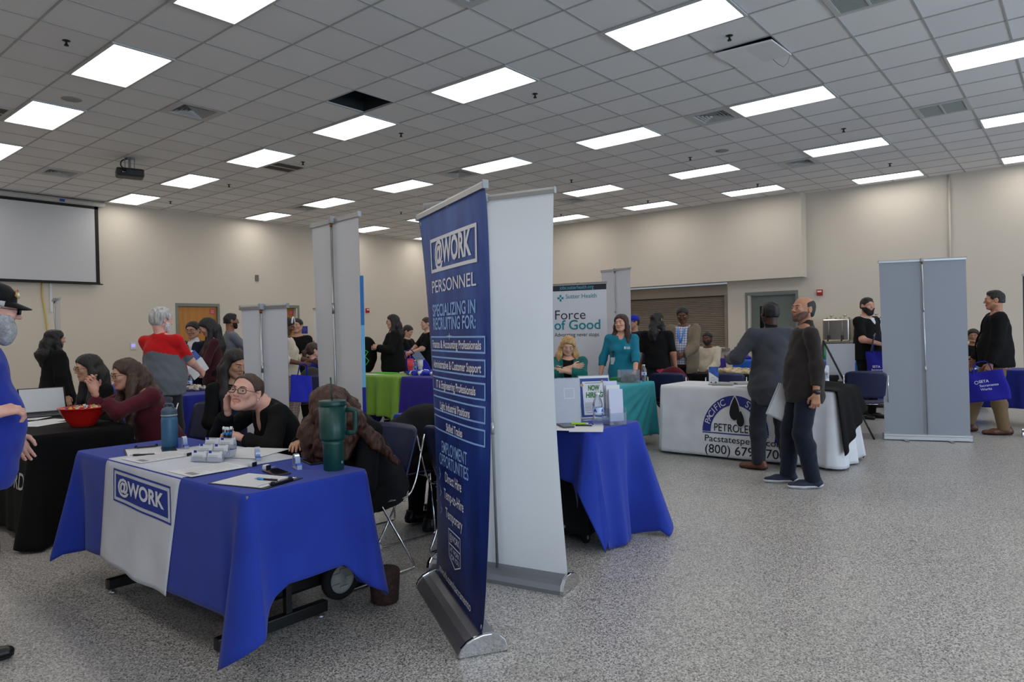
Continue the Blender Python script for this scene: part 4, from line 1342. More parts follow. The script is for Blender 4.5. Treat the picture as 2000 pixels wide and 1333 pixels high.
def banner(label, BL, BR, h, TL=None, TR=None, frontm=None, rearm=None, base='teardrop', curl=.0, waist=0, joints=(.38, .72), group='retractable banner stands', cut=None):
    """BL, BR: floor points of the left and right end seen from the printed side.  Returns root and surface mapping (a, z)."""
    BL, BR = np.array(BL, float), np.array(BR, float); c = (BL + BR) / 2; e = (BR - BL); W = np.linalg.norm(e); e = e / W
    rz = math.atan2(e[1], e[0])
    t = thing('banner_stand', label, 'banner stand', (c[0], c[1], 0), rz, group)
    n = np.array([-e[1], e[0]])                                   # away from the printed side
    def loc2(p): p = np.array(p) - c; return np.array([p @ e, p @ n])
    tl = loc2(TL) if TL is not None else np.array([-W / 2, .06]); tr = loc2(TR) if TR is not None else np.array([W / 2, .06])
    z0 = .075
    def surf(a, z, off=0.0):
        s_ = (z - z0) / (h - z0)
        p = (np.array([-W / 2, 0]) * (1 - a) + np.array([W / 2, 0]) * a) * (1 - s_) + (tl * (1 - a) + tr * a) * s_
        a0 = a; a = .5 + (a - .5) * (1 - waist * math.sin(PI * min(1, max(0, s_))))
        p = (np.array([-W / 2, 0]) * (1 - a) + np.array([W / 2, 0]) * a) * (1 - s_) + (tl * (1 - a) + tr * a) * s_
        r = abs(a0 - .5) * 2
        bow = curl * (r ** 4) * math.sin(PI * min(1, max(0, s_))) ** .6
        return Vector((p[0], p[1] + bow - off, z))
    frontm = frontm or mat('banner_front', (60, 80, 120), rough=.5); rearm = rearm or mat('banner_rear', (222, 224, 227), rough=.55, var=.02, vs=2, bump=.05, bs=300)
    b = MB(); nu, nv = 20, 30
    for off, mi in ((.0006, 0), (-.0006, 1)):
        g = [[b.b.verts.new(surf(i / nu, z0 + (h - z0) * j / nv, off)) for j in range(nv + 1)] for i in range(nu + 1)]
        for i in range(nu):
            for j in range(nv):
                q = b.b.faces.new((g[i][j], g[i + 1][j], g[i + 1][j + 1], g[i][j + 1]) if mi == 0 else (g[i][j + 1], g[i + 1][j + 1], g[i + 1][j], g[i][j])); q.smooth = True; q.material_index = mi
    b.build('panel', [frontm, rearm], t, recalc=False)
    # top rail
    mid = (tl + tr) / 2; d = tr - tl; ang = math.atan2(d[1], d[0]); lt = np.linalg.norm(d)
    M = Matrix.Translation((mid[0], mid[1], h)) @ Matrix.Rotation(ang, 4, 'Z')
    b = MB(); b.prism([(-.012, -.012), (-.012, .010), (-.004, .020), (.008, .020), (.012, .008), (.012, -.012)], lt + .01)
    b.build('top_rail', ALU, t, M)
    b = MB()
    for sx in (-1, 1): b.box((sx * (lt / 2 + .008), 0, .004), (.006, .028, .036), bev=.003)
    b.build('rail_cap', mat('grey_plastic', (150, 152, 154), rough=.4), t, M)
    # pole
    pb = Vector((0, .035, .07)); pt = Vector((mid[0], mid[1] + .022, h + .004))
    b = MB(); b.tube([pb, pt], .0085, seg=10)
    for k in joints: p = pb.lerp(pt, k); b.tube([p - Vector((0, 0, .035)), p + Vector((0, 0, .035))], .0102, seg=10)
    b.build('pole', ALU, t)
    b = MB(); b.box(pt + Vector((0, -.006, .0)), (.034, .040, .046), bev=.006); b.build('clip', mat('grey_plastic'), t)
    b = MB(); b.tube([pt + Vector((0, 0, -.045)), pt + Vector((0, 0, -.022))], .0095, seg=10); b.build('collar', mat('brass_collar', (130, 84, 40), rough=.4, metal=.8), t)
    # base
    if base == 'teardrop':
        prof = [(-.105, .0), (-.104, .012), (-.094, .032), (-.07, .055), (-.04, .070), (-.008, .078), (.004, .078), (.03, .074), (.045, .062), (.06, .060), (.085, .045), (.103, .020), (.105, 0)]
        b = MB(); b.prism(prof, W + .0); b.build('base', mat('base_grey', (138, 138, 142), rough=.38, metal=.75), t)
        cp = [(y * 1.06, z * 1.08 + (.0 if z < .001 else .002)) for y, z in prof]
        cp = [(-.111, 0), (-.109, .02), (-.098, .042), (-.074, .064), (-.04, .080), (-.0, .090), (.04, .090), (.078, .078), (.102, .055), (.112, .025), (.111, 0)]
        for sx in (-1, 1):
            b = MB(); b.prism(cp, .022); k = b.build('end_cap', CAPC, t, Matrix.Translation((sx * (W / 2 + .011), 0, 0)))
            md = k.modifiers.new('bev', 'BEVEL'); md.width = .006; md.segments = 3
    else:
        b = MB(); b.prism([(-.045, .012), (-.045, .06), (-.03, .082), (.03, .082), (.045, .074), (.045, .056), (.040, .050), (.045, .044), (.045, .012)], W + .02, smooth=False); b.build('base', mat('base_bright', (185, 186, 188), rough=.35, metal=.7), t)
        b = MB()
        for sx in (-1, 1): b.box((sx * (W / 2 + .014), 0, .047), (.008, .094, .074), bev=.003)
        b.build('end_cap', mat('grey_plastic'), t)
        for sx in (-.26, .26):
            b = MB(); b.box((sx * W, .0, .007), (.045, .30, .010), bev=.003); b.build('foot', mat('foot_grey', (120, 120, 122), rough=.5), t)
    return t, surf


def bottle(label, loc, group='clear water bottles', cap_=(225, 225, 228), wrap=(190, 205, 235), h=.205, z=.752):
    t = thing('water_bottle', label, 'bottle', (loc[0], loc[1], z), random.random() * 6, group)
    k = h / .205
    pr = [(0, 0), (.024, 0), (.031, .004), (.032, .015), (.030, .022), (.032, .03), (.030, .042), (.032, .052), (.030, .064), (.0315, .075), (.0315, .115), (.030, .120), (.032, .128), (.030, .140), (.022, .165), (.0135, .180), (.0125, .186), (.0125, .196)]
    MB().lathe([(r * k, z_ * k) for r, z_ in pr], seg=24).build('body', mat('clear_plastic', (238, 243, 248), rough=.05, trans=.95, ior=1.25), t)
    MB().lathe([(.0322 * k, .078 * k), (.0322 * k, .113 * k)], seg=24, cap=False).build('wrapper', mat('bottle_wrap_%d' % wrap[0], wrap, rough=.4), t)
    b = MB()
    for a in range(4):
        M = Matrix.Rotation(a * PI / 2, 4, 'Z')
        vs = [(-.012, .085), (.012, .085), (.006, .098), (.0, .108), (-.007, .1)]
        b.quad([(x * k, -.0328 * k + abs(x) * .1, z_ * k) for x, z_ in vs[:3]] + [(vs[3][0], -.0328 * k, vs[3][1] * k), (vs[4][0] * k, -.0328 * k, vs[4][1] * k)], M=M)
    b.build('emblem', mat('bottle_blue', (30, 60, 170), rough=.4), t, recalc=False)
    MB().lathe([(0, .190 * k), (.0145 * k, .190 * k), (.0145 * k, .204 * k), (0, .205 * k)], seg=18).build('cap', mat('bottle_cap_%d' % cap_[0], cap_, rough=.4), t)
    return t


def tumbler(label, loc, rz, col, h=.27, r=.048, z=.752, strawc=None, rim=None, handle=1, lower=None, group=None):
    t = thing('tumbler', label, 'tumbler', (loc[0], loc[1], z), rz, group)
    m = mat('tumbler_%d_%d_%d' % col, col, rough=.38)
    lm = mat('tumbler_%d_%d_%d' % (lower or col), lower or col, rough=.4)
    MB().lathe([(0, 0), (r * .72, 0), (r * .76, .004), (r * .80, h * .38), (r * .86, h * .43)], seg=36).build('lower_body', lm, t)
    MB().lathe([(r * .86, h * .43), (r * .97, h * .46), (r, h * .48), (r * 1.03, h * .93), (0, h * .93)], seg=36).build('upper_body', m, t)
    MB().lathe([(0, h * .925), (r * 1.045, h * .925), (r * 1.05, h * .95), (r * 1.05, h * .985), (r * 1.0, h), (0, h)], seg=36).build('lid', rim or m, t)
    if handle:
        b = MB(); b.tube(round_poly([(r * .96, 0, h * .86), (r * 1.75, 0, h * .86), (r * 1.70, 0, h * .53), (r * .98, 0, h * .53)], .02), .0085, seg=10, flat=1.35); b.build('handle', m if not isinstance(handle, tuple) else mat('handle_%d' % handle[0], handle, rough=.35), t)
    MB().tube([(0, 0, h * .9), (-.006, 0, h * 1.33)], .004, seg=10).build('straw', strawc or m, t)
    return t


def sheet(name, label, cat, loc, rz, w_=.216, l_=.28, z=.753, m=None, lines=0, group=None, th=.0012, photo=False, lift=0):
    t = thing(name, label, cat, (loc[0], loc[1], z), rz, group)
    MB().box((0, 0, th / 2), (w_, l_, th)).build('page', m or WHITE, t)
    if lines or photo:
        p = Print(); rr = random.Random(len(label))
        for k in range(lines):
            y = l_ / 2 - .03 - k * (l_ - .06) / max(lines, 1); p.line([(-w_ / 2 + .02, y), (w_ / 2 - .02 - rr.random() * .05, y)], .0022)
        if photo: p.rect(w_ * .02, -l_ / 2 + .02, w_ * .38, -l_ / 2 + .055, 0, 1)
        p.build('print', [mat('faint_ink', (150, 152, 158), rough=.8)], t, lambda x, y: (x, y, th + .0006))
    return t


def clipboard(label, loc, rz, z=.753):
    t = thing('clipboard', label, 'clipboard', (loc[0], loc[1], z), rz, 'clipboards on the front table')
    MB().box((0, 0, .002), (.228, .318, .004), bev=.001).build('board', BLACK, t)
    MB().box((0, -.008, .0048), (.212, .278, .0014)).build('paper', WHITE, t)
    p = Print()
    for k in range(9): p.line([(-.09, .08 - k * .022), (.09, .08 - k * .022)], .0012)
    p.rect(-.095, .105, .095, .112, 0, 1)
    p.build('print', mat('faint_ink'), t, lambda x, y: (x, y - .008, .0062))
    b = MB(); b.box((0, .145, .009), (.12, .022, .010), bev=.003); b.box((0, .130, .007), (.10, .02, .003))
    for sx in (-1, 1): b.tube([(sx * .052, .150, .012), (sx * .052, .138, .014)], .008, seg=8)
    b.build('clip', mat('clip_dark', (30, 34, 44), rough=.3, metal=.6), t)
    return t


def pen(label, loc, rz, z=.760, col=(16, 16, 18), acc=(60, 140, 205), tilt=.02, group='pens', M=None):
    t = thing('pen', label, 'pen', (loc[0], loc[1], z), rz, group)
    if M is not None: t.matrix_world = M
    T_ = Matrix.Rotation(tilt, 4, 'Y')
    MB().tube([(-.045, 0, 0), (.06, 0, 0)], .0048, seg=10).build('barrel', mat('pen_%d' % col[0], col, rough=.3), t, T_)
    MB().tube([(-.045, 0, 0), (-.012, 0, 0)], .0054, seg=10).build('grip', mat('pen_acc_%d' % acc[0], acc, rough=.4), t, T_)
    MB().tube([(-.045, 0, 0), (-.062, 0, 0)], [.0042, .0012], seg=10).build('tip', ALU, t, T_)
    b = MB(); b.tube([(.06, 0, 0), (.070, 0, 0)], .003, seg=8); b.tube([(.058, 0, .002), (.058, 0, .008), (.025, 0, .007)], .0016, seg=6); b.build('clip', WHITE if col[0] > 15 else ALU, t, T_)
    return t


def phone(label, loc, rz, z=.753, col=(14, 14, 16)):
    t = thing('phone', label, 'phone', (loc[0], loc[1], z), rz, 'phones lying on tables')
    MB().box((0, 0, .0045), (.076, .155, .009), bev=.003).build('case', mat('phone_%d' % col[0], col, rough=.4), t)
    MB().box((0, 0, .0092), (.068, .146, .0006)).build('screen', mat('phone_screen', (10, 11, 14), rough=.06), t)
    return t


def tote(label, loc, rz, col, w_=.36, h=.38, d=.06, z0=0, tilt=0, handle=.16, text=None, group=None, swing=0):
    t = thing('tote_bag', label, 'bag', (loc[0], loc[1], z0), rz, group)
    m = fabric('tote_%d_%d_%d' % col, col)
    b = MB(); nu, nv = 14, 14
    def f(u, v, s_):
        wv = w_ * (.96 + .06 * (1 - v)); x = (u - .5) * wv; bul = math.sin(PI * u) ** .6 * (1 - v) ** .7
        return (x + .012 * math.sin(v * 5), s_ * (d / 2 * bul + .002) + .008 * math.sin(u * 9 + v * 4), v * h)
    for s_ in (-1, 1):
        g = [[b.b.verts.new(f(i / nu, j / nv, s_)) for j in range(nv + 1)] for i in range(nu + 1)]
        for i in range(nu):
            for j in range(nv): q = b.b.faces.new((g[i][j], g[i + 1][j], g[i + 1][j + 1], g[i][j + 1])); q.smooth = True
        if s_ < 0: g0 = g
        else:
            for i in range(nu): b.b.faces.new((g0[i][0], g0[i + 1][0], g[i + 1][0], g[i][0]))
            for j in range(nv):
                b.b.faces.new((g0[0][j], g[0][j], g[0][j + 1], g0[0][j + 1])); b.b.faces.new((g0[nu][j], g[nu][j], g[nu][j + 1], g0[nu][j + 1]))
    M = Matrix.Rotation(tilt, 4, 'Y')
    b.build('bag', m, t, M)
    for s_ in (-1, 1):
        b = MB(); b.tube(round_poly([(-w_ * .22, s_ * .006, h - .02), (-w_ * .16, s_ * .01, h + handle), (w_ * .16, s_ * .01, h + handle), (w_ * .22, s_ * .006, h - .02)], .06), .011, seg=8, flat=.25); b.build('handle', m, t, M)
    if text:
        p = Print(); text(p)
        p.build('lettering', mat('tote_print', (215, 215, 232), rough=.7), t, lambda x, y: M @ Vector((x, -(d / 2) * math.sin(PI * min(1, max(0, x / w_ + .5))) ** .6 * (1 - min(.98, y / h)) ** .7 - .014, y)))
    return t

# ================================================================== front table
ROYAL = fabric('royal_blue_cloth', (33, 53, 146)); RUN = fabric('runner_white', (196, 198, 206)); LOGOB = mat('logo_blue', (30, 52, 140), rough=.8); LOGOW = mat('logo_white', (215, 216, 222), rough=.8)
T1 = (-3.495, 1.73)
folding_table((T1[0], T1[1], 0), 0, 1.83, .60, 'folding table with black T feet under the royal blue front cloth')
cloth1, fr1 = tablecloth('tablecloth', 'royal blue tablecloth with pointed corners on the front table', 'tablecloth', T1, 0, 1.83, .61,
                         {'-y': .52, '+y': .50, '+x': .395, '-x': .45}, ROYAL, corner={(1, -1): .15, (1, 1): .13, (-1, -1): .08, (-1, 1): .12},
                         flare={(1, -1): .085, (1, 1): .07, (-1, -1): .12, (-1, 1): .10}, fold=.007, nf=5, seed=3, group='booth tablecloths', width=.11)
# runner
rx0, rx1 = -3.955 - T1[0], -3.125 - T1[0]
f_ = fr1('-y', .005); fb_ = fr1('+y', .005)
rows = []
for k in range(13): rows.append(('+y', .42 + .325 * k / 12))
rows.append(('t', .300)); 
for k in range(1, 11): rows.append(('t', .300 - .6 * k / 10))
for k in range(25): rows.append(('-y', .742 - .512 * k / 24))
b = MB(); nx = 22; g = []
for kind, q in rows:
    r = []
    for i in range(nx + 1):
        x = rx0 + (rx1 - rx0) * i / nx
        if kind == 't': p = Vector((x, q, .7575))
        elif kind == '+y': p = fb_(x, q)
        else:
            s_ = (.742 - q) / .512
            xx = x - .07 * s_ * (1 - i / nx) - .10 * s_ * (i / nx)
            zq = q - .02 * s_ * (i / nx)
            p = f_(xx, max(zq, .238)); p.z = zq; p.y -= .006 * s_ * (1 + math.sin(i * .55))
        r.append(b.b.verts.new(p))
    g.append(r)
for k in range(len(g) - 1):
    for i in range(nx): q = b.b.faces.new((g[k][i], g[k + 1][i], g[k + 1][i + 1], g[k][i + 1])); q.smooth = True
runner = b.build('table_runner', RUN); runner.location = (T1[0], T1[1], 0)
md = runner.modifiers.new('th', 'SOLIDIFY'); md.thickness = .002; md.offset = -1
props(runner, 'white table runner with the blue boxed logo hanging down the front table', 'table runner')


def atwork(p, cx, cy, W, H, ml, mw, framed=True):
    """framed logo: outline box, filled box, lettering"""
    t = H * .055
    if framed:
        p.frame(cx - W / 2, cy - H / 2, cx + W / 2, cy + H / 2, t, ml, 10)
        p.rect(cx - W / 2 + H * .14, cy - H / 2 + H * .14, cx + W / 2 - H * .14, cy + H / 2 - H * .14, ml, 14)
    return p


from mathutils.bvhtree import BVHTree
bvr = BVHTree.FromPolygons([v.co.copy() for v in runner.data.vertices], [tuple(pp.vertices) for pp in runner.data.polygons])


def on_runner(off):
    def fn(x, z):
        h = bvr.ray_cast(Vector((x, -3, z)), Vector((0, 1, 0)))
        return (h[0] if h[0] is not None else Vector((x, -.33, z))) + Vector((0, -off, 0))
    return fn


# logo corner points on the cloth front (x along the table, z up)
LC = [(-3.848 - T1[0], .722), (-3.205 - T1[0], .708), (-3.185 - T1[0], .535), (-3.834 - T1[0], .560)]


def quadmap(fn):
    def m(u, v):          # u, v in 0..1
        a = [LC[0][k] * (1 - u) + LC[1][k] * u for k in (0, 1)]; c_ = [LC[3][k] * (1 - u) + LC[2][k] * u for k in (0, 1)]
        return fn(c_[0] * (1 - v) + a[0] * v, c_[1] * (1 - v) + a[1] * v)
    return m


p = Print(); p.frame(0, 0, 1, 1, .045, 0, 16); p.f = p.f
p2 = Print(); p2.rect(.055, .15, .945, .85, 0, 24)
pp = Print(); t_ = .013
for (x0, y0, x1, y1) in ((0, 0, 1, .055), (0, .945, 1, 1), (0, .055, t_, .945), (1 - t_, .055, 1, .945)): pp.rect(x0, y0, x1, y1, 0, 16)
pp.rect(.05, .15, .95, .85, 0, 26)
pp.build('logo_box', LOGOB, runner, quadmap(on_runner(.002)))
vs, fs = glyphs('@WORK', .2, .035)
x0, x1 = min(v[0] for v in vs), max(v[0] for v in vs); y0, y1 = min(v[1] for v in vs), max(v[1] for v in vs)
Print().add([((x - x0) / (x1 - x0) * .80 + .10, (y - y0) / (y1 - y0) * .56 + .22) for x, y in vs], fs).build('lettering', LOGOW, runner, quadmap(on_runner(.0045)))

# folding hand cart stowed under the table
CB = mat('cart_black', (10, 10, 11), rough=.5)
t = thing('hand_cart', 'black wheeled hand cart stowed under the front table', 'cart', (-2.93, 1.80, 0), 0)
b = MB(); b.box((-.09, .03, .33), (.10, .46, .42), bev=.02); b.build('folded_body', CB, t)
for y in (-.17, .30):
    b = MB()
    b.lathe([(.072, -.022), (.098, -.022), (.105, -.012), (.105, .012), (.098, .022), (.072, .022)], seg=32, M=Matrix.Rotation(PI / 2, 4, 'Y'), cap=False)
    M = Matrix.Translation((.03 if y > 0 else -.0, y, .16 if y > 0 else .155))
    wh = b.build('wheel', mat('tyre', (14, 14, 14), rough=.85), t, M)
    b = MB(); b.lathe([(0, -.008), (.02, -.012), (.024, -.006), (.06, -.010), (.074, -.016), (.074, .016), (.06, .010), (.024, .006), (.02, .012), (0, .008)], seg=32, M=Matrix.Rotation(PI / 2, 4, 'Y'))
    for k in range(5): b.box((.012, .045 * math.cos(k * 1.257), .045 * math.sin(k * 1.257)), (.012, .05, .010), M=Matrix.Rotation(0, 4, 'X'))
    b.build('hub', mat('hub_grey', (150, 150, 146), rough=.5), wh, M)
b = MB(); b.tube([(-.09, -.19, .14), (-.09, .33, .14)], .012); b.tube([(0, -.19, .155), (-.09, -.19, .155)], .01); b.build('axle', CB, t)
b = MB(); b.lathe([(0, 0), (.055, 0), (.07, .01), (.08, .16), (.075, .17), (0, .17)], seg=20); 
props(b.build('tote_basket', mat('woven_dark', (60, 38, 34), rough=.8, var=.5, vs=60)), 'dark patterned basket standing on the floor behind the cart', 'basket').location = (-2.80, 2.30, 0)

# things on the front table
clipboard('clipboard with blank form at the far left end of the front table', at(290, 882, .755), 1.25)
clipboard('clipboard with a blue pen on it at the near corner of the table', at(500, 940, .755), -1.30)
pen('black and blue pen lying on the near corner clipboard', at(520, 936, .765), .35, z=.763, group='pens on the front table')
pen('black pen resting across the far left clipboard', at(278, 888, .765), .9, z=.763, acc=(24, 24, 26), group='pens on the front table')
sheet('flyer', 'white printed flyer on the left part of the runner', 'paper', at(310, 893, .76), .05, z=.760, lines=12, photo=True, group='flyers on the runner')
sheet('flyer', 'white printed flyer on the right part of the runner', 'paper', at(408, 917, .76), .02, z=.760, lines=12, photo=True, group='flyers on the runner')
sheet('flyer', 'plain white sheet beyond the pen mug on the runner', 'paper', at(490, 885, .76), .4, z=.760, w_=.28, l_=.30, group='flyers on the runner')
phone('black phone at the right end of the front table behind the tumbler', at(611, 903, .755), 1.3)
phone('flat black phone with pale screen edge beside the near tape dispenser', at(540, 924, .755), 1.4, col=(22, 20, 18))
phone('dark phone lying left of the white card racks', at(330, 879, .755), 1.2)


def tape(label, loc, rz):
    t = thing('tape_dispenser', label, 'tape dispenser', (loc[0], loc[1], .753), rz, 'small clear tape dispensers')
    m = mat('clear_acrylic', (225, 232, 248), rough=.05, trans=.8, ior=1.3)
    b = MB()
    for k in range(18):
        a0, a1 = -.8 + k * .26, -.8 + (k + 1) * .26
        if a1 > 3.9: break
        for r0, r1 in ((.026, .034),):
            for sgn in (-1, 1):
                b.quad([(r0 * math.cos(a0), sgn * .011, .035 + r0 * math.sin(a0)), (r1 * math.cos(a0), sgn * .011, .035 + r1 * math.sin(a0)), (r1 * math.cos(a1), sgn * .011, .035 + r1 * math.sin(a1)), (r0 * math.cos(a1), sgn * .011, .035 + r0 * math.sin(a1))])
            b.quad([(r1 * math.cos(a0), -.011, .035 + r1 * math.sin(a0)), (r1 * math.cos(a0), .011, .035 + r1 * math.sin(a0)), (r1 * math.cos(a1), .011, .035 + r1 * math.sin(a1)), (r1 * math.cos(a1), -.011, .035 + r1 * math.sin(a1))])
    b.box((-.045, 0, .016), (.035, .022, .004)); b.box((0, 0, .002), (.07, .024, .004)); b.box((-.062, 0, .012), (.004, .022, .02))
    b.build('shell', mat('tape_shell', (190, 200, 228), rough=.15, trans=.35), t)
    MB().lathe([(.017, -.009), (.024, -.009), (.024, .009), (.017, .009)], seg=24, M=Matrix.Rotation(PI / 2, 4, 'X'), cap=False).build('roll', mat('tape_roll', (170, 178, 205), rough=.3), t, Matrix.Translation((0, 0, .033)))
    MB().box((-.045, -.0, .022), (.030, .023, .010)).build('sticker', mat('sticker_blue', (48, 100, 190), rough=.5), t)


tape('clear tape dispenser left of the white card racks', at(360, 876, .755), 2.9)
tape('clear tape dispenser on the runner right of the pen mug', at(503, 899, .755), 2.7)
tape('clear tape dispenser left of the black phone and green tumbler', at(579, 914, .755), 2.8)
for lb, uv in (('small black and white tape measure key ring left of the bare phone', (520, 917)), ('small black and white tape measure key ring touching the runner edge', (493, 911)), ('small black and white tape measure beside the card racks', (366, 892))):
    q = at(*uv, .755)
    t = thing('tape_measure', lb, 'tape measure', (q[0], q[1], .753), 1.9, 'pocket tape measures')
    MB().box((0, 0, .012), (.036, .022, .024), bev=.006).build('case', mat('case_white', (200, 200, 202), rough=.4), t)
    MB().box((.0, -.013, .012), (.030, .005, .020), bev=.002).build('side', BLACK, t)
    b = MB()
    for k in range(4): b.tube([(.024 + k * .011 + .006 * math.cos(a * PI / 3), .006 * math.sin(a * PI / 3), .003) for a in range(6)], .0012, seg=5, closed=True)
    b.build('key_chain', ALU, t)

# pen mug
q = at(444, 893, .76)
t = thing('mug', 'white mug with blue logo square holding many pens', 'mug', (q[0], q[1], .760), 0)
MB().lathe([(0, 0), (.034, 0), (.040, .010), (.047, .045), (.046, .075), (.041, .100), (.038, .100), (.043, .074), (.043, .045), (.036, .012), (0, .010)], seg=36).build('body', mat('mug_white', (205, 207, 214), rough=.25), t)
ang0 = math.atan2(-q[1], -q[0]) + .45
p = Print(); p.rect(-.034, -.014, .034, .014, 0, 8)
mm = lambda off: (lambda x, y: (math.cos(ang0 + x / .047) * (.0475 + off), math.sin(ang0 + x / .047) * (.0475 + off), .055 + y))
p.build('logo_box', LOGOB, t, mm(0)); Print().text('@WORK', 0, 0, .02, 0, .03, width=.060).build('lettering', LOGOW, t, mm(.0006))
rr = random.Random(4)
pens = thing('pen', 'pen with white and blue cap standing in the white mug', 'pen', (0, 0, 0), 0, 'pens standing in the mug')
MB().tube([(0, 0, 0), (0, 0, .125)], .0045, seg=8).build('barrel', BLACK, pens)
MB().tube([(0, 0, .098), (0, 0, .112)], .0053, seg=8).build('band', mat('pen_blue', (52, 130, 205), rough=.4), pens)
b = MB(); b.tube([(0, 0, .112), (0, 0, .137)], .0036, seg=8); b.tube([(0, .004, .130), (0, .009, .128), (0, .009, .105)], .0016, seg=6); b.build('clicker', mat('pen_tip_white', (215, 215, 218), rough=.4), pens)
first = True
for k in range(17):
    a = rr.random() * 6.28; r_ = .006 + rr.random() * .026
    o = pens
    if not first:
        o = pens.copy(); C.objects.link(o)
        for ch in list(pens.children): c2 = ch.copy(); C.objects.link(c2); c2.parent = o
    first = False
    o.location = (q[0] + r_ * .6 * math.cos(a), q[1] + r_ * .6 * math.sin(a), .774 + rr.random() * .008)
    o.rotation_euler = Euler((-r_ * 6 * math.sin(a), r_ * 6 * math.cos(a), rr.random() * 6))
# business card racks: two columns of three pockets
q0 = at(402, 903, .76)
fwd = unit([-q0[0] * .35, -q0[1] - .9]); rzc = math.atan2(-fwd[0], fwd[1]) + PI
for col_ in (0, 1):
    for row_ in (0, 1, 2):
        dx = (col_ - .5) * .088; dy = row_ * .042
        c_, s_ = math.cos(rzc), math.sin(rzc)
        loc = (q0[0] + dx * c_ - dy * s_, q0[1] + dx * s_ + dy * c_, .760)
        t = thing('card_holder', 'clear pocket of white business cards, %s step of the %s column beside the mug' % (('front', 'middle', 'top')[row_], ('left', 'right')[col_]), 'card holder', loc, rzc, 'stepped business card pockets')
        z = row_ * .026
        b = MB(); b.box((0, -.004, .012 + z), (.084, .002, .024)); b.box((0, .010, .0015 + z), (.084, .026, .002)); b.box((0, .022, .022 + z), (.084, .002, .044))
        for sx in (-1, 1): b.box((sx * .042, .006, .010 + z), (.002, .020, .02))
        b.build('pocket', mat('pocket_clear', (228, 232, 240), rough=.06, trans=.75, ior=1.3), t, Matrix.Rotation(-.18, 4, 'X'))
        MB().box((0, .006, .030 + z), (.076, .009, .050)).build('cards', mat('card_white', (216, 217, 220), rough=.7), t, Matrix.Rotation(-.18, 4, 'X'))
        p = Print(); p.rect(-.034, .012, -.016, .024, 0, 1)
        for k in range(3): p.line([(-.034, .0 - k * .007), (.02, .0 - k * .007)], .0018, 1)
        p.line([(-.012, .02), (.03, .02)], .003, 1)
        p.build('print', [LOGOB, mat('faint_ink')], t, lambda x, y: Matrix.Rotation(-.18, 4, 'X') @ Vector((x, .0010, .032 + z + y)))
# tumblers
q = at(652, 917, .755)
tg = tumbler('dark green handled tumbler with a green straw at the table end', q, .72, (17, 62, 56), h=.325, r=.061)
MB().box((0, 0, 0), (.008, .001, .010)).build('mark', mat('mark_pale', (140, 165, 160), rough=.4), tg, Matrix.Rotation(-2.1, 4, 'Z') @ Matrix.Translation((0, .052, .04)))
q = at(332, 874, .755)
t = thing('water_flask', 'steel blue flask with grey lid at the far edge of the front table', 'bottle', (q[0], q[1], .753), .4)
MB().lathe([(0, 0), (.042, 0), (.044, .006), (.044, .16), (.038, .185), (0, .185)], seg=32).build('body', mat('flask_blue', (52, 96, 128), rough=.4), t)
MB().lathe([(.040, .182), (.042, .186), (.042, .212), (.036, .225), (.022, .232), (0, .232)], seg=28).build('lid', mat('flask_lid', (62, 84, 98), rough=.45), t)
MB().lathe([(.0425, .183), (.0445, .186), (.0425, .192)], seg=28, cap=False).build('band', mat('band_pale', (150, 155, 158), rough=.4), t)
MB().tube(round_poly([(-.03, 0, .222), (-.028, 0, .25), (.028, 0, .25), (.03, 0, .222)], .015), .006).build('loop', mat('flask_lid'), t)

# ================================================================== banners
def bannerfront_mat():
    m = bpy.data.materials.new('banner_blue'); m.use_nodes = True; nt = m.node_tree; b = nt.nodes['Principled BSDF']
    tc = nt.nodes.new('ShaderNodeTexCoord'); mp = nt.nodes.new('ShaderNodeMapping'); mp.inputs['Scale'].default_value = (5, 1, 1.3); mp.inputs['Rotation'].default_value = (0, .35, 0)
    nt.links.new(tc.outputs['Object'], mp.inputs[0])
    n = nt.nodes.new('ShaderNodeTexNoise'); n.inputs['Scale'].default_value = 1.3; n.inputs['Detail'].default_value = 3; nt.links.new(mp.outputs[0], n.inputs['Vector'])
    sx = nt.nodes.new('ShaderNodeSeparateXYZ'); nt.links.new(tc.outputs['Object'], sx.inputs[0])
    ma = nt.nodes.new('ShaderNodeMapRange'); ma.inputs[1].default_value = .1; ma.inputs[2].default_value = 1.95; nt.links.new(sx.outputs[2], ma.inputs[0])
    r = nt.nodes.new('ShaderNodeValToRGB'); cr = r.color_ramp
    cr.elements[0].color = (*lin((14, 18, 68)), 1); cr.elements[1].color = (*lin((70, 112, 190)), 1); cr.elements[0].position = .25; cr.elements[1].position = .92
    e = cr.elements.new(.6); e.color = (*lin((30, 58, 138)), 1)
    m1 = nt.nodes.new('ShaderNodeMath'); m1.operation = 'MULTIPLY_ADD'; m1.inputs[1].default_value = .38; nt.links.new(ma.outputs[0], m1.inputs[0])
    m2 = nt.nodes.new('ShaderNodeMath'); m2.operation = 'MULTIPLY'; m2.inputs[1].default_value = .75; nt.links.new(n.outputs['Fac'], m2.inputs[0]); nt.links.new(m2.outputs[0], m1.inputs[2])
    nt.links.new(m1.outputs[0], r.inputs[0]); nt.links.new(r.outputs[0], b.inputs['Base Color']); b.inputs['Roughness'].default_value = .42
    return m


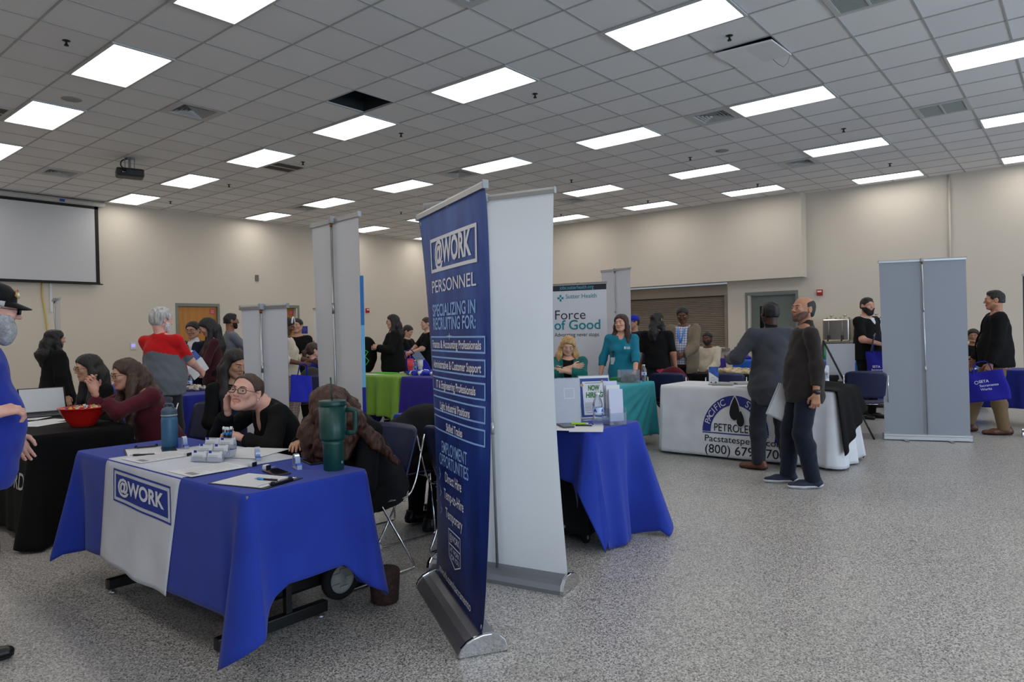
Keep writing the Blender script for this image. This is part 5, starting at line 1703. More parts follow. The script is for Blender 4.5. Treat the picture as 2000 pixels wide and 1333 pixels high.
e1 = np.array([.91, -.414]) * .045
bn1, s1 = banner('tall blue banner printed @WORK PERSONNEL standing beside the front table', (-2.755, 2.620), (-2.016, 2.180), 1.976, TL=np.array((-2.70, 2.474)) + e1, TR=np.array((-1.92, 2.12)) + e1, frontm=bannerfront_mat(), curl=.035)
LB = mat('print_light_blue', (150, 192, 245), rough=.5); PW = mat('print_white', (238, 240, 246), rough=.5)
Wd = .858
mp1 = lambda x, z: s1(x / Wd, z, .0035)
Xa = lambda a: a * Wd
p = Print(); p.frame(Xa(.205), 1.678, Xa(.895), 1.842, .016, 0, 10)
p.text('@WORK', Xa(.55), 1.763, .15, 0, .035, width=.47)
p.text('PERSONNEL', Xa(.54), 1.606, .085, 0, .006, width=.58)
for k, (s_, wd_) in enumerate((('Finance & Accounting Professionals', .66), ('Administrative & Customer Support', .66), ('IT & Engineering Professionals', .56), ('Light Industrial Positions', .44), ('Skilled Trades', .25))):
    p.text(s_, Xa(.54), 1.325 - k * .1 - (.005 if k > 2 else 0), .055, 0, .018, width=wd_)
for s_, z_, w_, xc in (('Direct Hire', .664, .27, .50), ('Temp-to-Hire', .575, .33, .50), ('Temporary', .482, .29, .50)): p.text(s_, Xa(xc), z_, .072, 0, .012, width=w_)
p.text('atwork.com/sacramento', Xa(.46), .136, .06, 0, .012, width=.60)
p.build('lettering', PW, bn1, mp1)
p = Print(); p.text('SPECIALIZING IN', Xa(.535), 1.490, .082, 0, .02, width=.58); p.text('RECRUITING FOR:', Xa(.535), 1.424, .082, 0, .02, width=.58)
p.text('EMPLOYMENT', Xa(.52), .810, .085, 0, .008, width=.40); p.text('OPPORTUNITIES', Xa(.50), .742, .085, 0, .008, width=.47)
for k in range(5): p.frame(Xa(.115), 1.290 - k * .1, Xa(.962), 1.366 - k * .1, .008, 0, 8)
for z_ in (.660, .570, .478): p.line([(Xa(.0), z_), (Xa(.24), z_)], .006); p.line([(Xa(.20), z_ + .03), (Xa(.245), z_), (Xa(.20), z_ - .03)], .006)
p.build('lettering', LB, bn1, mp1)
p = Print(); x0, x1 = Xa(.385), Xa(.625)
p.frame(x0, .335, x1, .415, .006, 0, 3); p.line([(x0 + .003, .335), (x0 + .003, .27), ((x0 + x1) / 2, .232), (x1 - .003, .27), (x1 - .003, .335)], .006)
p.text('@WORK', (x0 + x1) / 2, .376, .05, 0, .004, width=.17); p.text('AT WORK', (x0 + x1) / 2, .312, .034, 0, 0, width=.16); p.text('FOR YOU', (x0 + x1) / 2, .278, .034, 0, 0, width=.15)
p.build('badge', PW, bn1, mp1)
p = Print(); p.poly([(Xa(.5) + .05 * math.cos(a * PI / 4) * (1 if a % 2 == 0 else .12), 1.366 + .022 * math.sin(a * PI / 4) * (1 if a % 2 == 0 else .2)) for a in range(8)])
p.build('star', mat('print_star', (190, 220, 250), rough=.4), bn1, lambda x, z: s1(x / Wd, z, .004))

# white banner seen from behind, next to it
banner('tall white banner seen from behind with pole, right of the blue banner', (-2.15, 3.01), (-2.96, 2.85), 2.115, TL=(-2.15, 2.945), TR=(-2.95, 2.785), curl=-.01, waist=.10, frontm=mat('front_hidden_a', (70, 90, 130)))
# grey-white banner with blue edge, middle
RB = mat('banner_rear_grey', (212, 213, 216), rough=.55, var=.02, vs=2)
def edge_mat():
    m = bpy.data.materials.new('rear_with_print_edge'); m.use_nodes = True
    return m
bn3, s3 = banner('narrow tall banner seen from behind, blue print wrapping its right edge', (-3.52, 2.75), (-4.08, 2.84), 2.13, TL=(-3.50, 2.73), TR=(-4.10, 2.80), rearm=RB, curl=.0, frontm=mat('front_hidden_b', (60, 110, 190)))
b = MB()
cols = [mat('edge_blue', (48, 118, 190), rough=.5), mat('edge_sky', (120, 185, 232), rough=.5), mat('edge_deep', (28, 40, 150), rough=.5)]
for z0_, z1_, mi in ((.08, .75, 2), (.75, 1.05, 2), (1.05, 1.20, 1), (1.20, 1.44, 1), (1.44, 1.75, 0)):
    for k in range(4):
        a0, a1 = z0_ + (z1_ - z0_) * k / 4, z0_ + (z1_ - z0_) * (k + 1) / 4
        q = [s3(.0, a0, -.002), s3(-.035, a0, .012), s3(-.035, a1, .012), s3(.0, a1, -.002)]
        b.quad(q, mi)
b.build('printed_edge', cols, bn3, recalc=False)
# short banner behind the seated women
w4 = lambda u, d: np.array(spot(u, d))
banner('short white banner seen from behind, between the seated women and the far doors', w4(562, 4.75), w4(484, 5.02), 1.585, TL=w4(562, 4.72), TR=w4(473, 4.96), rearm=mat('banner_rear_cool', (206, 207, 214), rough=.55))
banner('wide grey banner seen from behind, right of the petroleum table', (-1.07, 9.58), (-1.90, 9.26), 2.13, TL=(-1.09, 9.50), TR=(-1.93, 9.20), rearm=mat('banner_rear_slate', (136, 140, 150), rough=.5), base='box')
TEAL = mat('print_teal', (22, 132, 150), rough=.5); DARKP = mat('print_dark', (40, 44, 50), rough=.5)
b6L, b6R = w4(1078, 9.89), w4(1186, 9.53)
bn6, s6 = banner('white health banner with a dark top strip reading jobs.sutterhealth.org', b6L, b6R, 2.03, TL=b6L, TR=b6R, frontm=mat('banner_white_front', (206, 208, 216), rough=.5))
W6 = np.linalg.norm(b6R - b6L); m6 = lambda x, z: s6(x / W6, z, .004); k6 = W6 / 108.
X6 = lambda px: (px - 1078) * k6
Z6 = lambda v: 2.03 - (v - 556) * (9.7 / 1354)
Print().rect(0, Z6(568), W6, Z6(555.5), 0, 3).build('strip', mat('strip_dark', (34, 38, 48), rough=.5), bn6, m6)
Print().text('jobs.sutterhealth.org', X6(1129), Z6(562), .075, 0, 0, width=66 * k6).build('lettering', mat('print_cyan', (90, 170, 200)), bn6, lambda x, z: s6(x / W6, z, .007))
p = Print(); p.text('Sutter Health', X6(1137.5), Z6(579.5), .085, 0, .004, width=60 * k6); p.text('of Good', X6(1129), Z6(636), .19, 0, .014, width=90 * k6)
cx, cz = X6(1097), Z6(582)
for a in range(4):
    ca, sa = math.cos(a * PI / 2 + .1), math.sin(a * PI / 2 + .1)
    pts = [(-.010, .014), (.014, .010), (.020, .045), (-.012, .048)]
    p.poly([(cx + x * ca - y * sa, cz + x * sa + y * ca) for x, y in pts])
p.build('lettering', TEAL, bn6, m6)
p = Print(); p.text('Force', X6(1115), Z6(616), .19, 0, -.002, width=60 * k6); p.text('Advocating never stops', X6(1127.5), Z6(654.5), .078, 0, 0, width=87 * k6); p.build('lettering', DARKP, bn6, m6)
banner('narrow tall white banner seen from behind, past the health banner', w4(1233, 10.55), w4(1180, 10.95), 2.30, TL=w4(1233, 10.45), TR=w4(1177, 10.9), rearm=mat('banner_rear_cool'))
banner('slim pale banner beside the left wall, behind the standing woman in black', w4(118, 9.2), w4(106, 9.6), 1.93, TL=w4(119, 9.2), TR=w4(106, 9.6))
banner('thin pale banner almost hidden behind the tall grey one', w4(632, 12.2), w4(614, 12.5), 1.86, TL=w4(632, 12.2), TR=w4(614, 12.5))
banner('white banner cut off by the right frame edge', w4(2060, 8.2), w4(2000, 8.4), 1.95, TL=w4(2060, 8.2), TR=w4(1998.5, 8.4), rearm=mat('poster_dark', (40, 44, 48)))

# ================================================================== black table on the left
folding_table((-6.28, 1.79, 0), 0, 1.83, .60, 'folding table under the black cloth on the left')
BLK = fabric('black_cloth', (9, 9, 10), sheen=0)
c2, fr2 = tablecloth('tablecloth', 'black tablecloth with white lettering reaching the floor on the left table', 'tablecloth', (-6.28, 1.79), 0, 1.84, .62, {'-y': .70, '+y': .6, '+x': .71, '-x': .7}, BLK, corner=.03, flare=.09, fold=.012, nf=8, seed=8, group='booth tablecloths')
Print().text("ORD'", .60, .42, .17, 0, .006, shear=.25).build('lettering', mat('cloth_print', (180, 178, 176)), c2, fr2('-y', .006))
q = at(162, 832, .755)
t = thing('candy_bowl', 'large red plastic bowl of wrapped sweets on the black table', 'bowl', (q[0], q[1], .753), 0)
MB().lathe([(0, 0), (.07, 0), (.075, .004), (.10, .04), (.128, .085), (.130, .088), (.135, .093), (.148, .130), (.157, .132), (.157, .138), (.144, .138), (.128, .095), (.095, .045), (.065, .012), (0, .010)], seg=48).build('bowl', mat('bowl_red', (196, 30, 24), rough=.3), t)
rr = random.Random(9); cl = [(190, 40, 35), (225, 225, 228), (60, 110, 190), (205, 60, 45), (225, 190, 90)]
cands = {}
for c_ in cl:
    b = MB(); b.sphere((0, 0, 0), (.014, .009, .007), 10)
    for sx in (-1, 1): b.lathe([(.001, 0), (.008, .012)], seg=6, cap=False, M=Matrix.Rotation(sx * PI / 2, 4, 'Y') @ Matrix.Translation((0, 0, .012)))
    o = b.build('wrapped_sweet', mat('sweet_%d_%d' % c_[:2], c_, rough=.3)); C.objects.unlink(o); cands[c_] = o
cn = {190: 'dark red', 225: 'white', 60: 'blue', 205: 'orange red'}
for k in range(60):
    c_ = rr.choice(cl); o = cands[c_].copy(); C.objects.link(o); a = rr.random() * 6.28; r_ = .125 * math.sqrt(rr.random())
    o.location = (q[0] + r_ * math.cos(a), q[1] + r_ * math.sin(a), .753 + .118 + .018 * (1 - r_ / .125) + rr.random() * .012); o.rotation_euler = (rr.random() - .5, rr.random() - .5, rr.random() * 6)
    nm = 'yellow' if c_ == (225, 190, 90) else cn[c_[0]]
    props(o, nm + ' wrapped sweet in the red bowl', 'sweet', nm + ' sweets in the red bowl')
for k, (u, v) in enumerate(((90, 823), (78, 829), (62, 818))):
    sheet('flyer', ('white leaflet nearest the red bowl on the black table', 'white leaflet at the front of the black table', 'white leaflet under the laptop corner')[k], 'paper', at(u, v, .755), .3 + k * .25, z=.753 + k * .002, lines=5, group='leaflets on the black table')
bottle('clear water bottle beside the laptop on the black table', at(88, 808, .755))
bottle('bottle of dark red drink behind the laptop screen', at(77, 803, .755), wrap=(170, 40, 40), group='drink bottles')
q = at(92, 813, .755)
t = thing('laptop', 'open black laptop on the black table facing the man in the cap', 'laptop', (q[0] - .02, q[1], .753), 1.45)
MB().box((0, -.02, .009), (.34, .23, .018), bev=.004).build('keyboard_base', mat('laptop_grey', (40, 40, 43), rough=.45), t)
M = Matrix.Translation((0, .10, .016)) @ Matrix.Rotation(-.42, 4, 'X')
MB().box((0, .004, .115), (.34, .010, .235), bev=.004).build('lid', BLACK, t, M); MB().box((0, -.0022, .120), (.315, .002, .205)).build('screen', mat('laptop_screen', (190, 193, 198), emit=.06), t, M)
b = MB()
for j in range(5): b.box((0, -.06 + j * .028, .0195), (.28, .02, .002))
b.build('keys', BLACK, t)

# ================================================================== middle left table
q3 = np.array(at(365, 768, .755))
folding_table((q3[0] - 1.10, q3[1] + .12, 0), .0, 2.9, .60, 'folding table under the dark blue cloth behind the seated women')
DBL = fabric('navy_blue_cloth', (32, 38, 128))
tablecloth('tablecloth', 'dark blue tablecloth on the table in front of the man in grey and red', 'tablecloth', (q3[0] - 1.10, q3[1] + .12), 0, 2.94, .62, {'-y': .66, '+y': .6, '+x': .66, '-x': .66}, DBL, corner=.04, flare=.06, fold=.02, nf=14, seed=12, group='booth tablecloths')
bottle('water bottle on the blue table beside the foil bag', at(371, 762, .755))
q = at(382, 764, .755)
t = thing('snack_bag', 'crumpled silver and brown foil bag on the blue table', 'bag', (q[0], q[1], .753), .6)
def fb(P): return ell(P, (0, 0, .03), (.13, .09, .045)) + .012 * wob(P, 60, 1) + .006 * wob(P, 130, 3)
v, f = sdf_mesh(fb, (-.15, -.12, -.01), (.15, .12, .1), .008); new_obj('bag', mesh_from([(v, f)], 'bag', False), mat('foil', (170, 165, 155), rough=.25, metal=.7, var=.5, vs=25), t)
q = at(262, 752, .755)
t = thing('folded_cloth', 'bundle of blue and red giveaway packets at the blue table end', 'packets', (q[0], q[1], .753), .6)
def fb(P): return ell(P, (0, 0, .04), (.15, .10, .05)) + .014 * wob(P, 45, 4)
v, f = sdf_mesh(fb, (-.17, -.12, -.01), (.17, .12, .12), .01); new_obj('bundle', mesh_from([(v, f)], 'bundle', False), mat('packets_blue', (60, 70, 160), rough=.5, var=.9, vs=16), t)
b = MB(); b.tube(round_poly([(0, 0, 0), (-.01, 0, .10), (-.05, 0, .17), (.0, 0, .21), (.04, 0, .17), (.0, 0, .10)], .03), .012); props(b.build('strap', BLACK, None, Matrix.Translation((q[0] - .1, q[1], .755))), 'black strap loop standing up at the end of the blue table', 'strap')

# ================================================================== green and purple tables (middle distance)
GRN = fabric('lime_cloth', (118, 158, 60)); PUR = fabric('purple_cloth', (44, 34, 128))
rz4 = math.atan2(.25, 1.15)
gL, gC = np.array(at(610, 730, .755)), np.array(at(775, 736, .755)); d4 = unit(gC - gL); rz4 = math.atan2(d4[1], d4[0]); n4 = np.array([-d4[1], d4[0]])
cg = (gL + gC) / 2 + n4 * .33; lg = np.linalg.norm(gC - gL)
folding_table((cg[0], cg[1], 0), rz4, lg - .05, .6, 'folding table under the lime green cloth')
def gf(x, y, side, t, s_): return (.05 * math.exp(-((x - lg * .5 + .62) / .06) ** 2) - .05 * math.exp(-((x - lg * .5 + .50) / .05) ** 2) + .05 * math.exp(-((x - lg * .5 + .38) / .06) ** 2)) * t if side == '-y' else 0
tablecloth('tablecloth', 'lime green tablecloth on the table behind the tall grey banner', 'tablecloth', cg, rz4, lg, .64, {'-y': .60, '+y': .5, '+x': .6, '-x': .6}, GRN, corner=.1, flare=.10, fold=.01, nf=7, seed=21, group='booth tablecloths', cfun=gf)
pC = gC + d4 * .06; pR = pC + d4 * 1.83; cp = (pC + pR) / 2 + n4 * .33
folding_table((cp[0], cp[1], 0), rz4, 1.75, .6, 'folding table under the purple cloth beside the green one')
tablecloth('tablecloth', 'purple tablecloth right beside the lime green one', 'tablecloth', cp, rz4, 1.80, .64, {'-y': .62, '+y': .5, '+x': .6, '-x': .6}, PUR, corner=.05, flare=.05, fold=.01, nf=6, seed=23, group='booth tablecloths')
tumbler('pink tumbler with handle and straw on the lime green table', at(763, 727, .755), .75, (222, 118, 132), h=.32, r=.05, handle=(225, 60, 90), rim=mat('lid_clear', (205, 190, 192), rough=.3), strawc=mat('straw_grey', (120, 120, 122), rough=.4))
tumbler('white lidded tumbler beside the blue shirts on the purple table', at(821, 727, .755), .75, (196, 198, 202), h=.20, r=.045, handle=0, strawc=mat('straw_grey'))
tumbler('red tumbler at the back of the purple table', at(802, 731, .755), .75, (205, 50, 70), h=.24, r=.048, handle=0)
bottle('small water bottle with blue wrapper left of the white tumbler', at(811, 728, .755), wrap=(90, 150, 205))
q = at(812, 733, .755)
t = thing('folded_shirts', 'heap of folded blue and white shirts along the purple table', 'shirts', (q[0] + .1, q[1] + .05, .753), rz4)
def fb(P): return ell(P, (0, 0, .025), (.34, .13, .055)) + .016 * wob(P, 38, 7)
v, f = sdf_mesh(fb, (-.37, -.15, -.01), (.37, .15, .11), .010)
cen = v[f].mean(1); new_obj('heap', mesh_from([(v, f, (np.sin(cen[:, 0] * 30) > .72).astype(int))], 'heap'), [fabric('shirt_blue', (30, 50, 165)), WHITE], t)
q = at(722, 731, .755)
sheet('leaflet_pile', 'flat white and green papers on the lime green table', 'paper', q, rz4, w_=.5, l_=.2, m=WHITE, lines=0)
sheet('green_cloth_pile', 'bright green folded item on the lime green table', 'cloth', at(752, 730, .755), rz4, w_=.45, l_=.16, m=mat('bright_green', (90, 190, 60), rough=.6), th=.02)
q = at(723, 800, .2)
t = thing('gift_bag', 'purple bag with white print standing in front of the green table', 'bag', (q[0], q[1], 0), rz4 + .1)
def fb(P): return smax(ell(P, (0, 0, .24), (.27, .13, .30)), -P[:, 2], .01) + .01 * wob(P, 14, 2)
v, f = sdf_mesh(fb, (-.3, -.16, 0), (.3, .16, .56), .014); cen = v[f].mean(1)
mi = ((wob(cen, 34, 2) > .1) & (cen[:, 2] > .28) & (cen[:, 1] < 0)).astype(int)
new_obj('bag', mesh_from([(v, f, mi)], 'bag'), [fabric('purple_bag', (62, 40, 140)), WHITE], t)

# ================================================================== second blue table with the signs
T5 = (-3.29, 3.885)
folding_table((*T5, 0), 0, 1.83, .60, 'folding table under the second royal blue cloth')
def c5f(x, y, side, t, s_):
    if side == '+x': return .05 * math.exp(-((y + .02) / .09) ** 2) * t - .03 * math.exp(-((y - .14) / .05) ** 2) * t + .03 * t
    return 0
c5, fr5 = tablecloth('tablecloth', 'royal blue tablecloth reaching the floor behind the white banner', 'tablecloth', T5, 0, 1.84, .62, {'-y': .30, '+y': .6, '+x': .735, '-x': .5}, ROYAL, corner={(1, -1): .05, (1, 1): .02, (-1, -1): .1, (-1, 1): .1}, flare={(1, -1): .07, (1, 1): .20, (-1, -1): .1, (-1, 1): .1}, fold=.014, nf=13, seed=5, group='booth tablecloths', cfun=c5f, trim=None)
# wheeled suitcase
q = at(1158, 1040, .1)
t = thing('suitcase', 'black wheeled suitcase standing under the second blue table', 'suitcase', (q[0] - .24, q[1] + .12, 0), .15)
MB().box((0, 0, .30), (.36, .24, .50), bev=.03).build('body', mat('suitcase_black', (14, 14, 15), rough=.7, bump=.2, bs=200), t)
b = MB(); b.tube(round_poly([(-.1, .13, .05), (-.1, .13, .58), (.1, .13, .58), (.1, .13, .05)], .02), .008); b.build('pull_handle', BLACK, t)
for sx in (-1, 1):
    wo = MB().lathe([(.012, -.014), (.038, -.014), (.042, 0), (.038, .014), (.012, .014)], seg=20, M=Matrix.Rotation(PI / 2, 4, 'Y')).build('wheel', mat('tyre'), t, Matrix.Translation((sx * .14, -.09, .042)))
    MB().lathe([(0, -.016), (.016, -.016), (.016, .016), (0, .016)], seg=14, M=Matrix.Rotation(PI / 2, 4, 'Y')).build('hub', mat('hub_grey'), wo, Matrix.Translation((sx * .14, -.09, .042)))
for dx in (-.12, .0): 
    MB().lathe([(0, 0), (.012, .002), (.012, .012), (0, .014)], seg=10, M=Matrix.Rotation(PI / 2, 4, 'X')).build('stud', mat('mount_grey'), t, Matrix.Translation((dx, -.122, .10)))
q = at(1105, 965, .2)
t = thing('handbag', 'round black bag lying beside the suitcase', 'bag', (q[0] - .05, q[1] + .1, 0), .3)
v, f = sdf_mesh(lambda P: smax(ell(P, (0, 0, .18), (.16, .12, .2)), -P[:, 2], .01) + .008 * wob(P, 16, 2), (-.2, -.16, 0), (.2, .16, .4), .014); new_obj('bag', mesh_from([(v, f)], 'bag'), mat('suitcase_black'), t)
b = MB(); b.tube([(-.1, 0, .35), (-.06, 0, .50), (.06, 0, .50), (.1, 0, .35)], .01); b.build('strap', BLACK, t)


def acrylic_stand(name, label, loc, rz, w_, h, tilt, face, prints=None, z=.753, thick=.006):
    t = thing(name, label, 'sign holder', (loc[0], loc[1], z), rz, 'acrylic sign holders')
    AC = mat('acrylic', (232, 238, 246), rough=.03, trans=.9, ior=1.2)
    M = Matrix.Rotation(tilt, 4, 'X')
    MB().box((0, 0, h / 2), (w_, thick, h), bev=.001).build('holder', AC, t, M)
    MB().box((0, 0, .003), (w_, .09, .004), bev=.001).build('foot', AC, t)
    po = MB().box((0, -thick / 2 - .0012, h / 2 + .004), (w_ - .012, .0012, h - .02)).build('poster', face, t, M)
    if prints:
        for i, (pr, m) in enumerate(prints): pr.build('print', m, po, (lambda k: (lambda x, y: M @ Vector((x, -thick / 2 - .0028 - .0008 * k, y))))(i))
    return t


q = at(1163, 822, .755)
rzs = face_dir(1165, 270) + PI + .22
p1 = Print().rect(-.108, .02, .108, .292, 0, 1); p2 = Print().rect(-.088, .035, .088, .270, 0, 1)
p3 = Print().text('NOW', -.008, .222, .050, 0, .045, shear=.15, width=.088).text('HIRING!', 0, .172, .050, 0, .045, shear=.15, width=.140)
p4 = Print()
for k in range(6): p4.line([(-.08, .118 - k * .010), (-.005, .118 - k * .010)], .003)
p4.text('Meeting', -.045, .052, .016).line([(-.07, .258), (.05, .258)], .004)
p5 = Print()
for x, y, r_ in ((-.092, .245, .012), (.06, .268, .010), (.09, .235, .009), (.085, .045, .020), (.045, .20, .005)): p5.poly([(x + r_ * math.cos(a), y + r_ * math.sin(a)) for a in [i * PI / 6 for i in range(12)]])
acrylic_stand('sign_holder', 'NOW HIRING sign in an acrylic holder on the second blue table', (q[0] - .03, q[1] + .06), rzs + .12, .235, .315, -.18, WHITE, [(p1, mat('poster_navy', (28, 52, 128), rough=.5)), (p2, mat('poster_inner', (205, 207, 212), rough=.5)), (p3, mat('poster_green', (42, 110, 40), rough=.5)), (p4, mat('faint_ink')), (p5, mat('poster_gold', (176, 138, 70), rough=.5))])
q = at(1100, 832, .755)
acrylic_stand('sign_holder', 'pale blank-faced acrylic sign holder half hidden by the white banner', (q[0] - .02, q[1] + .04), rzs, .235, .315, -.10, mat('poster_pale', (182, 184, 196), rough=.5), [(Print().frame(.005, .175, .075, .245, .004, 0, 1), mat('poster_line', (215, 215, 220)))])
# brochure rack with leaflets, right end
q = at(1205, 832, .755)
t = thing('brochure_rack', 'clear stepped brochure rack full of upright leaflets beside the hiring sign', 'brochure rack', (q[0] - .03, q[1] + .05, .753), rzs + .2)
AC = mat('acrylic')
b = MB()
for sx in (-1, 1): b.box((sx * .058, .04, .055), (.003, .12, .11))
b.box((0, .04, .002), (.118, .12, .004))
for k in range(3): b.box((0, -.018 + k * .042, .04 + k * .03), (.118, .003, .08))
b.build('rack', AC, t)
for k in range(3):
    MB().box((0, .0 + k * .04, .13 + k * .028), (.10, .010, .21), M=Matrix.Rotation(-.08, 4, 'X')).build('leaflets', [mat('leaflet_lilac', (188, 190, 210), rough=.5), WHITE, mat('leaflet_lilac')][k], t)
bottle('water bottle in front of the NOW HIRING sign', at(1168, 830, .755), h=.215)
sheet('paper', 'white sheet with a black pen at the second blue table corner', 'paper', at(1146, 837, .755), .55, w_=.21, l_=.30)
sheet('paper', 'white sheet half hidden behind the white banner edge', 'paper', at(1098, 836, .755), .4, w_=.18, l_=.25, z=.7545)
phone('phone with a grey cover on the second blue table', at(1105, 834, .755), .9, z=.757, col=(70, 68, 66))
pen('black pen on the white sheet at the second blue table', at(1138, 832, .76), .6, z=.762, acc=(22, 22, 24))
pen('black pen beside the banner edge on the second blue table', at(1090, 827, .76), .75, z=.762, acc=(22, 22, 24))
for u, v, lb in ((1130, 829, 'lime green highlighter on the white sheet'), (1086, 825, 'lime green highlighter half hidden by the white banner')):
    q = at(u, v, .76); t = thing('highlighter', lb, 'highlighter', (q[0], q[1], .764), .6, 'lime green highlighters')
    MB().box((0, 0, 0), (.10, .022, .012), bev=.004).build('barrel', mat('lime', (165, 210, 40), rough=.4), t); MB().box((.055, 0, 0), (.02, .012, .010), bev=.003).build('tip', WHITE, t)
q = at(1143, 818, .755)
t = thing('tape_holder', 'small clear desk tape holder between the two signs', 'tape holder', (q[0], q[1], .753), rzs)
MB().box((0, 0, .014), (.10, .05, .028), bev=.006).build('base', mat('acrylic'), t); MB().lathe([(.02, -.01), (.03, -.01), (.03, .01), (.02, .01)], seg=20, M=Matrix.Rotation(PI / 2, 4, 'X'), cap=False).build('roll', mat('tape_roll'), t, Matrix.Translation((-.02, 0, .04)))

# ================================================================== teal table
TC = (-4.42, 6.62)
folding_table((*TC, 0), PI / 2, 1.78, .7, 'folding table under the teal stretch cloth')
def c6f(x, y, side, t, s_):
    if side in ('-y',):   # facing side after rotation
        a = math.atan2(t + .03, max(.02, .93 - x) * 1.2)
        return .016 * math.sin(a * 26) * min(1, t * 2) * math.exp(-((x - .55) / .5) ** 2)
    return 0
c6, fr6 = tablecloth('tablecloth', 'teal stretch tablecloth with radiating creases on the health table', 'tablecloth', TC, PI / 2, 1.83, .76, {'-y': .62, '+y': .60, '+x': .60, '-x': .6}, fabric('teal_cloth', (52, 150, 160)), corner=.02, flare=.03, fold=.006, nf=6, seed=31, group='booth tablecloths', cfun=c6f)
bottle('water bottle at the right end of the teal table', at(1258, 745, .755))
q = at(1228, 747, .755)
t = thing('clear_bin', 'clear square bin of giveaways the woman in teal reaches into', 'bin', (q[0], q[1], .753), face_dir(1228, 270) + .2)
b = MB()
for sx in (-1, 1): b.box((sx * .11, 0, .075), (.004, .22, .15)); b.box((0, sx * .11, .075), (.22, .004, .15))
b.box((0, 0, .003), (.22, .22, .005)); b.build('bin', mat('acrylic'), t)
v, f = sdf_mesh(lambda P: ell(P, (0, 0, .05), (.10, .10, .055)) + .014 * wob(P, 60, 5), (-.12, -.12, 0), (.12, .12, .13), .009); new_obj('contents', mesh_from([(v, f)], 'contents', False), mat('mixed_items', (60, 40, 38), rough=.4, var=1.0, vs=30), t)
sheet('paper', 'row of white papers along the teal table edge', 'paper', at(1105, 750, .76), .75, w_=.35, l_=.45, z=.754, th=.02)
q = at(1206, 745, .755)
props(MB().box((0, 0, .025), (.16, .12, .05), bev=.01).build('green_pouch', mat('green_pouch', (30, 120, 60), rough=.6), None, Matrix.Translation((q[0], q[1], .753))), 'small green pouch in front of the woman in teal', 'pouch')

# ================================================================== petroleum table
T7 = (-2.79, 7.39)
folding_table((*T7, 0), 0, 1.80, .6, 'folding table under the white petroleum cloth')
def c7f(x, y, side, t, s_):
    if side == '-y': return .014 * math.sin((x + .92) * 16 * (1 - .55 * t)) * t * math.exp(-((x + .75) / .3) ** 2) + .03 * t
    if side == '+x': return .05 * t * (1 + .5 * math.sin(y * 22))
    return 0
c7, fr7 = tablecloth('tablecloth', 'white fitted tablecloth printed PACIFIC STATES PETROLEUM reaching the floor', 'tablecloth', T7, 0, 1.83, .72, {'-y': .725, '+y': .6, '+x': .735, '-x': .725}, fabric('white_cloth', (202, 203, 208)), corner=.0, flare={(1, -1): .05, (1, 1): .06, (-1, -1): .01, (-1, 1): .01}, fold=.004, nf=4, seed=41, group='booth tablecloths', cfun=c7f)
m7 = fr7('-y', .004); m7b = fr7('-y', .007)
cx7 = -2.838 - T7[0]; zb = .285; Ro, Ri = .355, .262
NAVYP = mat('print_navy', (36, 44, 118), rough=.8); BLP = mat('print_black', (16, 16, 18), rough=.8)
p = Print()
vs = []; fs = []
sqx = .353 / Ro; sqz = .388 / Ro
n = 60
for i in range(n + 1):
    a = PI * i / n
    for k in range(5): r_ = Ri + (Ro - Ri) * k / 4; vs.append((cx7 + r_ * math.cos(a) * sqx, zb + r_ * math.sin(a) * sqz))
for i in range(n):
    for k in range(4): fs.append((i * 5 + k, i * 5 + k + 1, i * 5 + k + 6, i * 5 + k + 5))
p.add(vs, fs)
p.rect(cx7 - .353, zb - .018, cx7 + .353, zb - .006, 0, 16)
p.build('logo_arch', NAVYP, c7, m7)
p = Print()
for word, am, n_ in (('PACIFIC', 2.42, 7), ('STATES', .78, 6)):
    for i, ch in enumerate(word):
        a = am + .135 * ((n_ - 1) / 2 - i); vs, fs = glyphs(ch, .088, .002); r_ = (Ro + Ri) / 2 - .002; ca, sa = math.cos(a - PI / 2), math.sin(a - PI / 2)
        p.add([(cx7 + (r_ * math.cos(a) + x * ca - y * sa) * sqx, zb + (r_ * math.sin(a) + x * sa + y * ca) * sqz) for x, y in vs], fs)
p.build('lettering', mat('cloth_print_white', (205, 206, 214)), c7, m7b)


def drop_shape(cx, cz, w_, h):
    pts = []
    for i in range(40):
        a = 2 * PI * i / 40; r_ = (1 - math.sin(a)) / 2
        pts.append((cx + w_ / 2 * math.cos(a) * (1 - max(0, math.sin(a)) ** 1.6) ** .5 if math.sin(a) > 0 else cx + w_ / 2 * math.cos(a), cz + (h * .68 * math.sin(a) ** 1.0 if math.sin(a) > 0 else h * .32 * math.sin(a))))
    return pts


Print().poly(drop_shape(cx7 + .0, zb + .215, .125, .27)).poly(drop_shape(cx7 + .065, zb + .125, .095, .19)).build('logo_halo', mat('cloth_print_white'), c7, fr7('-y', .009))
Print().poly(drop_shape(cx7 + .0, zb + .213, .108, .245)).poly(drop_shape(cx7 + .065, zb + .125, .080, .165)).build('logo_drops', BLP, c7, fr7('-y', .012))
p = Print(); p.text('PETROLEUM', cx7 + .03, zb + .045, .115, 0, .006, width=.50); p.text('Pacstatespetro.com', cx7 + .09, zb - .075, .095, 0, .004, width=.86 * .96); p.text('(800) 679-1700', cx7 + .10, zb - .185, .13, 0, .004, width=.84)
p.build('lettering', BLP, c7, m7b)
q = at(1394, 752, .755)
t = thing('leaflet_holder', 'blue and white leaflet upright in a clear holder on the petroleum table', 'leaflet holder', (q[0], q[1], .753), face_dir(1394, 270) + PI + .12)
MB().box((0, 0, .10), (.112, .004, .20)).build('holder', mat('acrylic'), t); MB().box((0, .03, .003), (.112, .07, .004)).build('foot', mat('acrylic'), t)
MB().box((0, -.004, .105), (.100, .002, .19)).build('leaflet', WHITE, t)
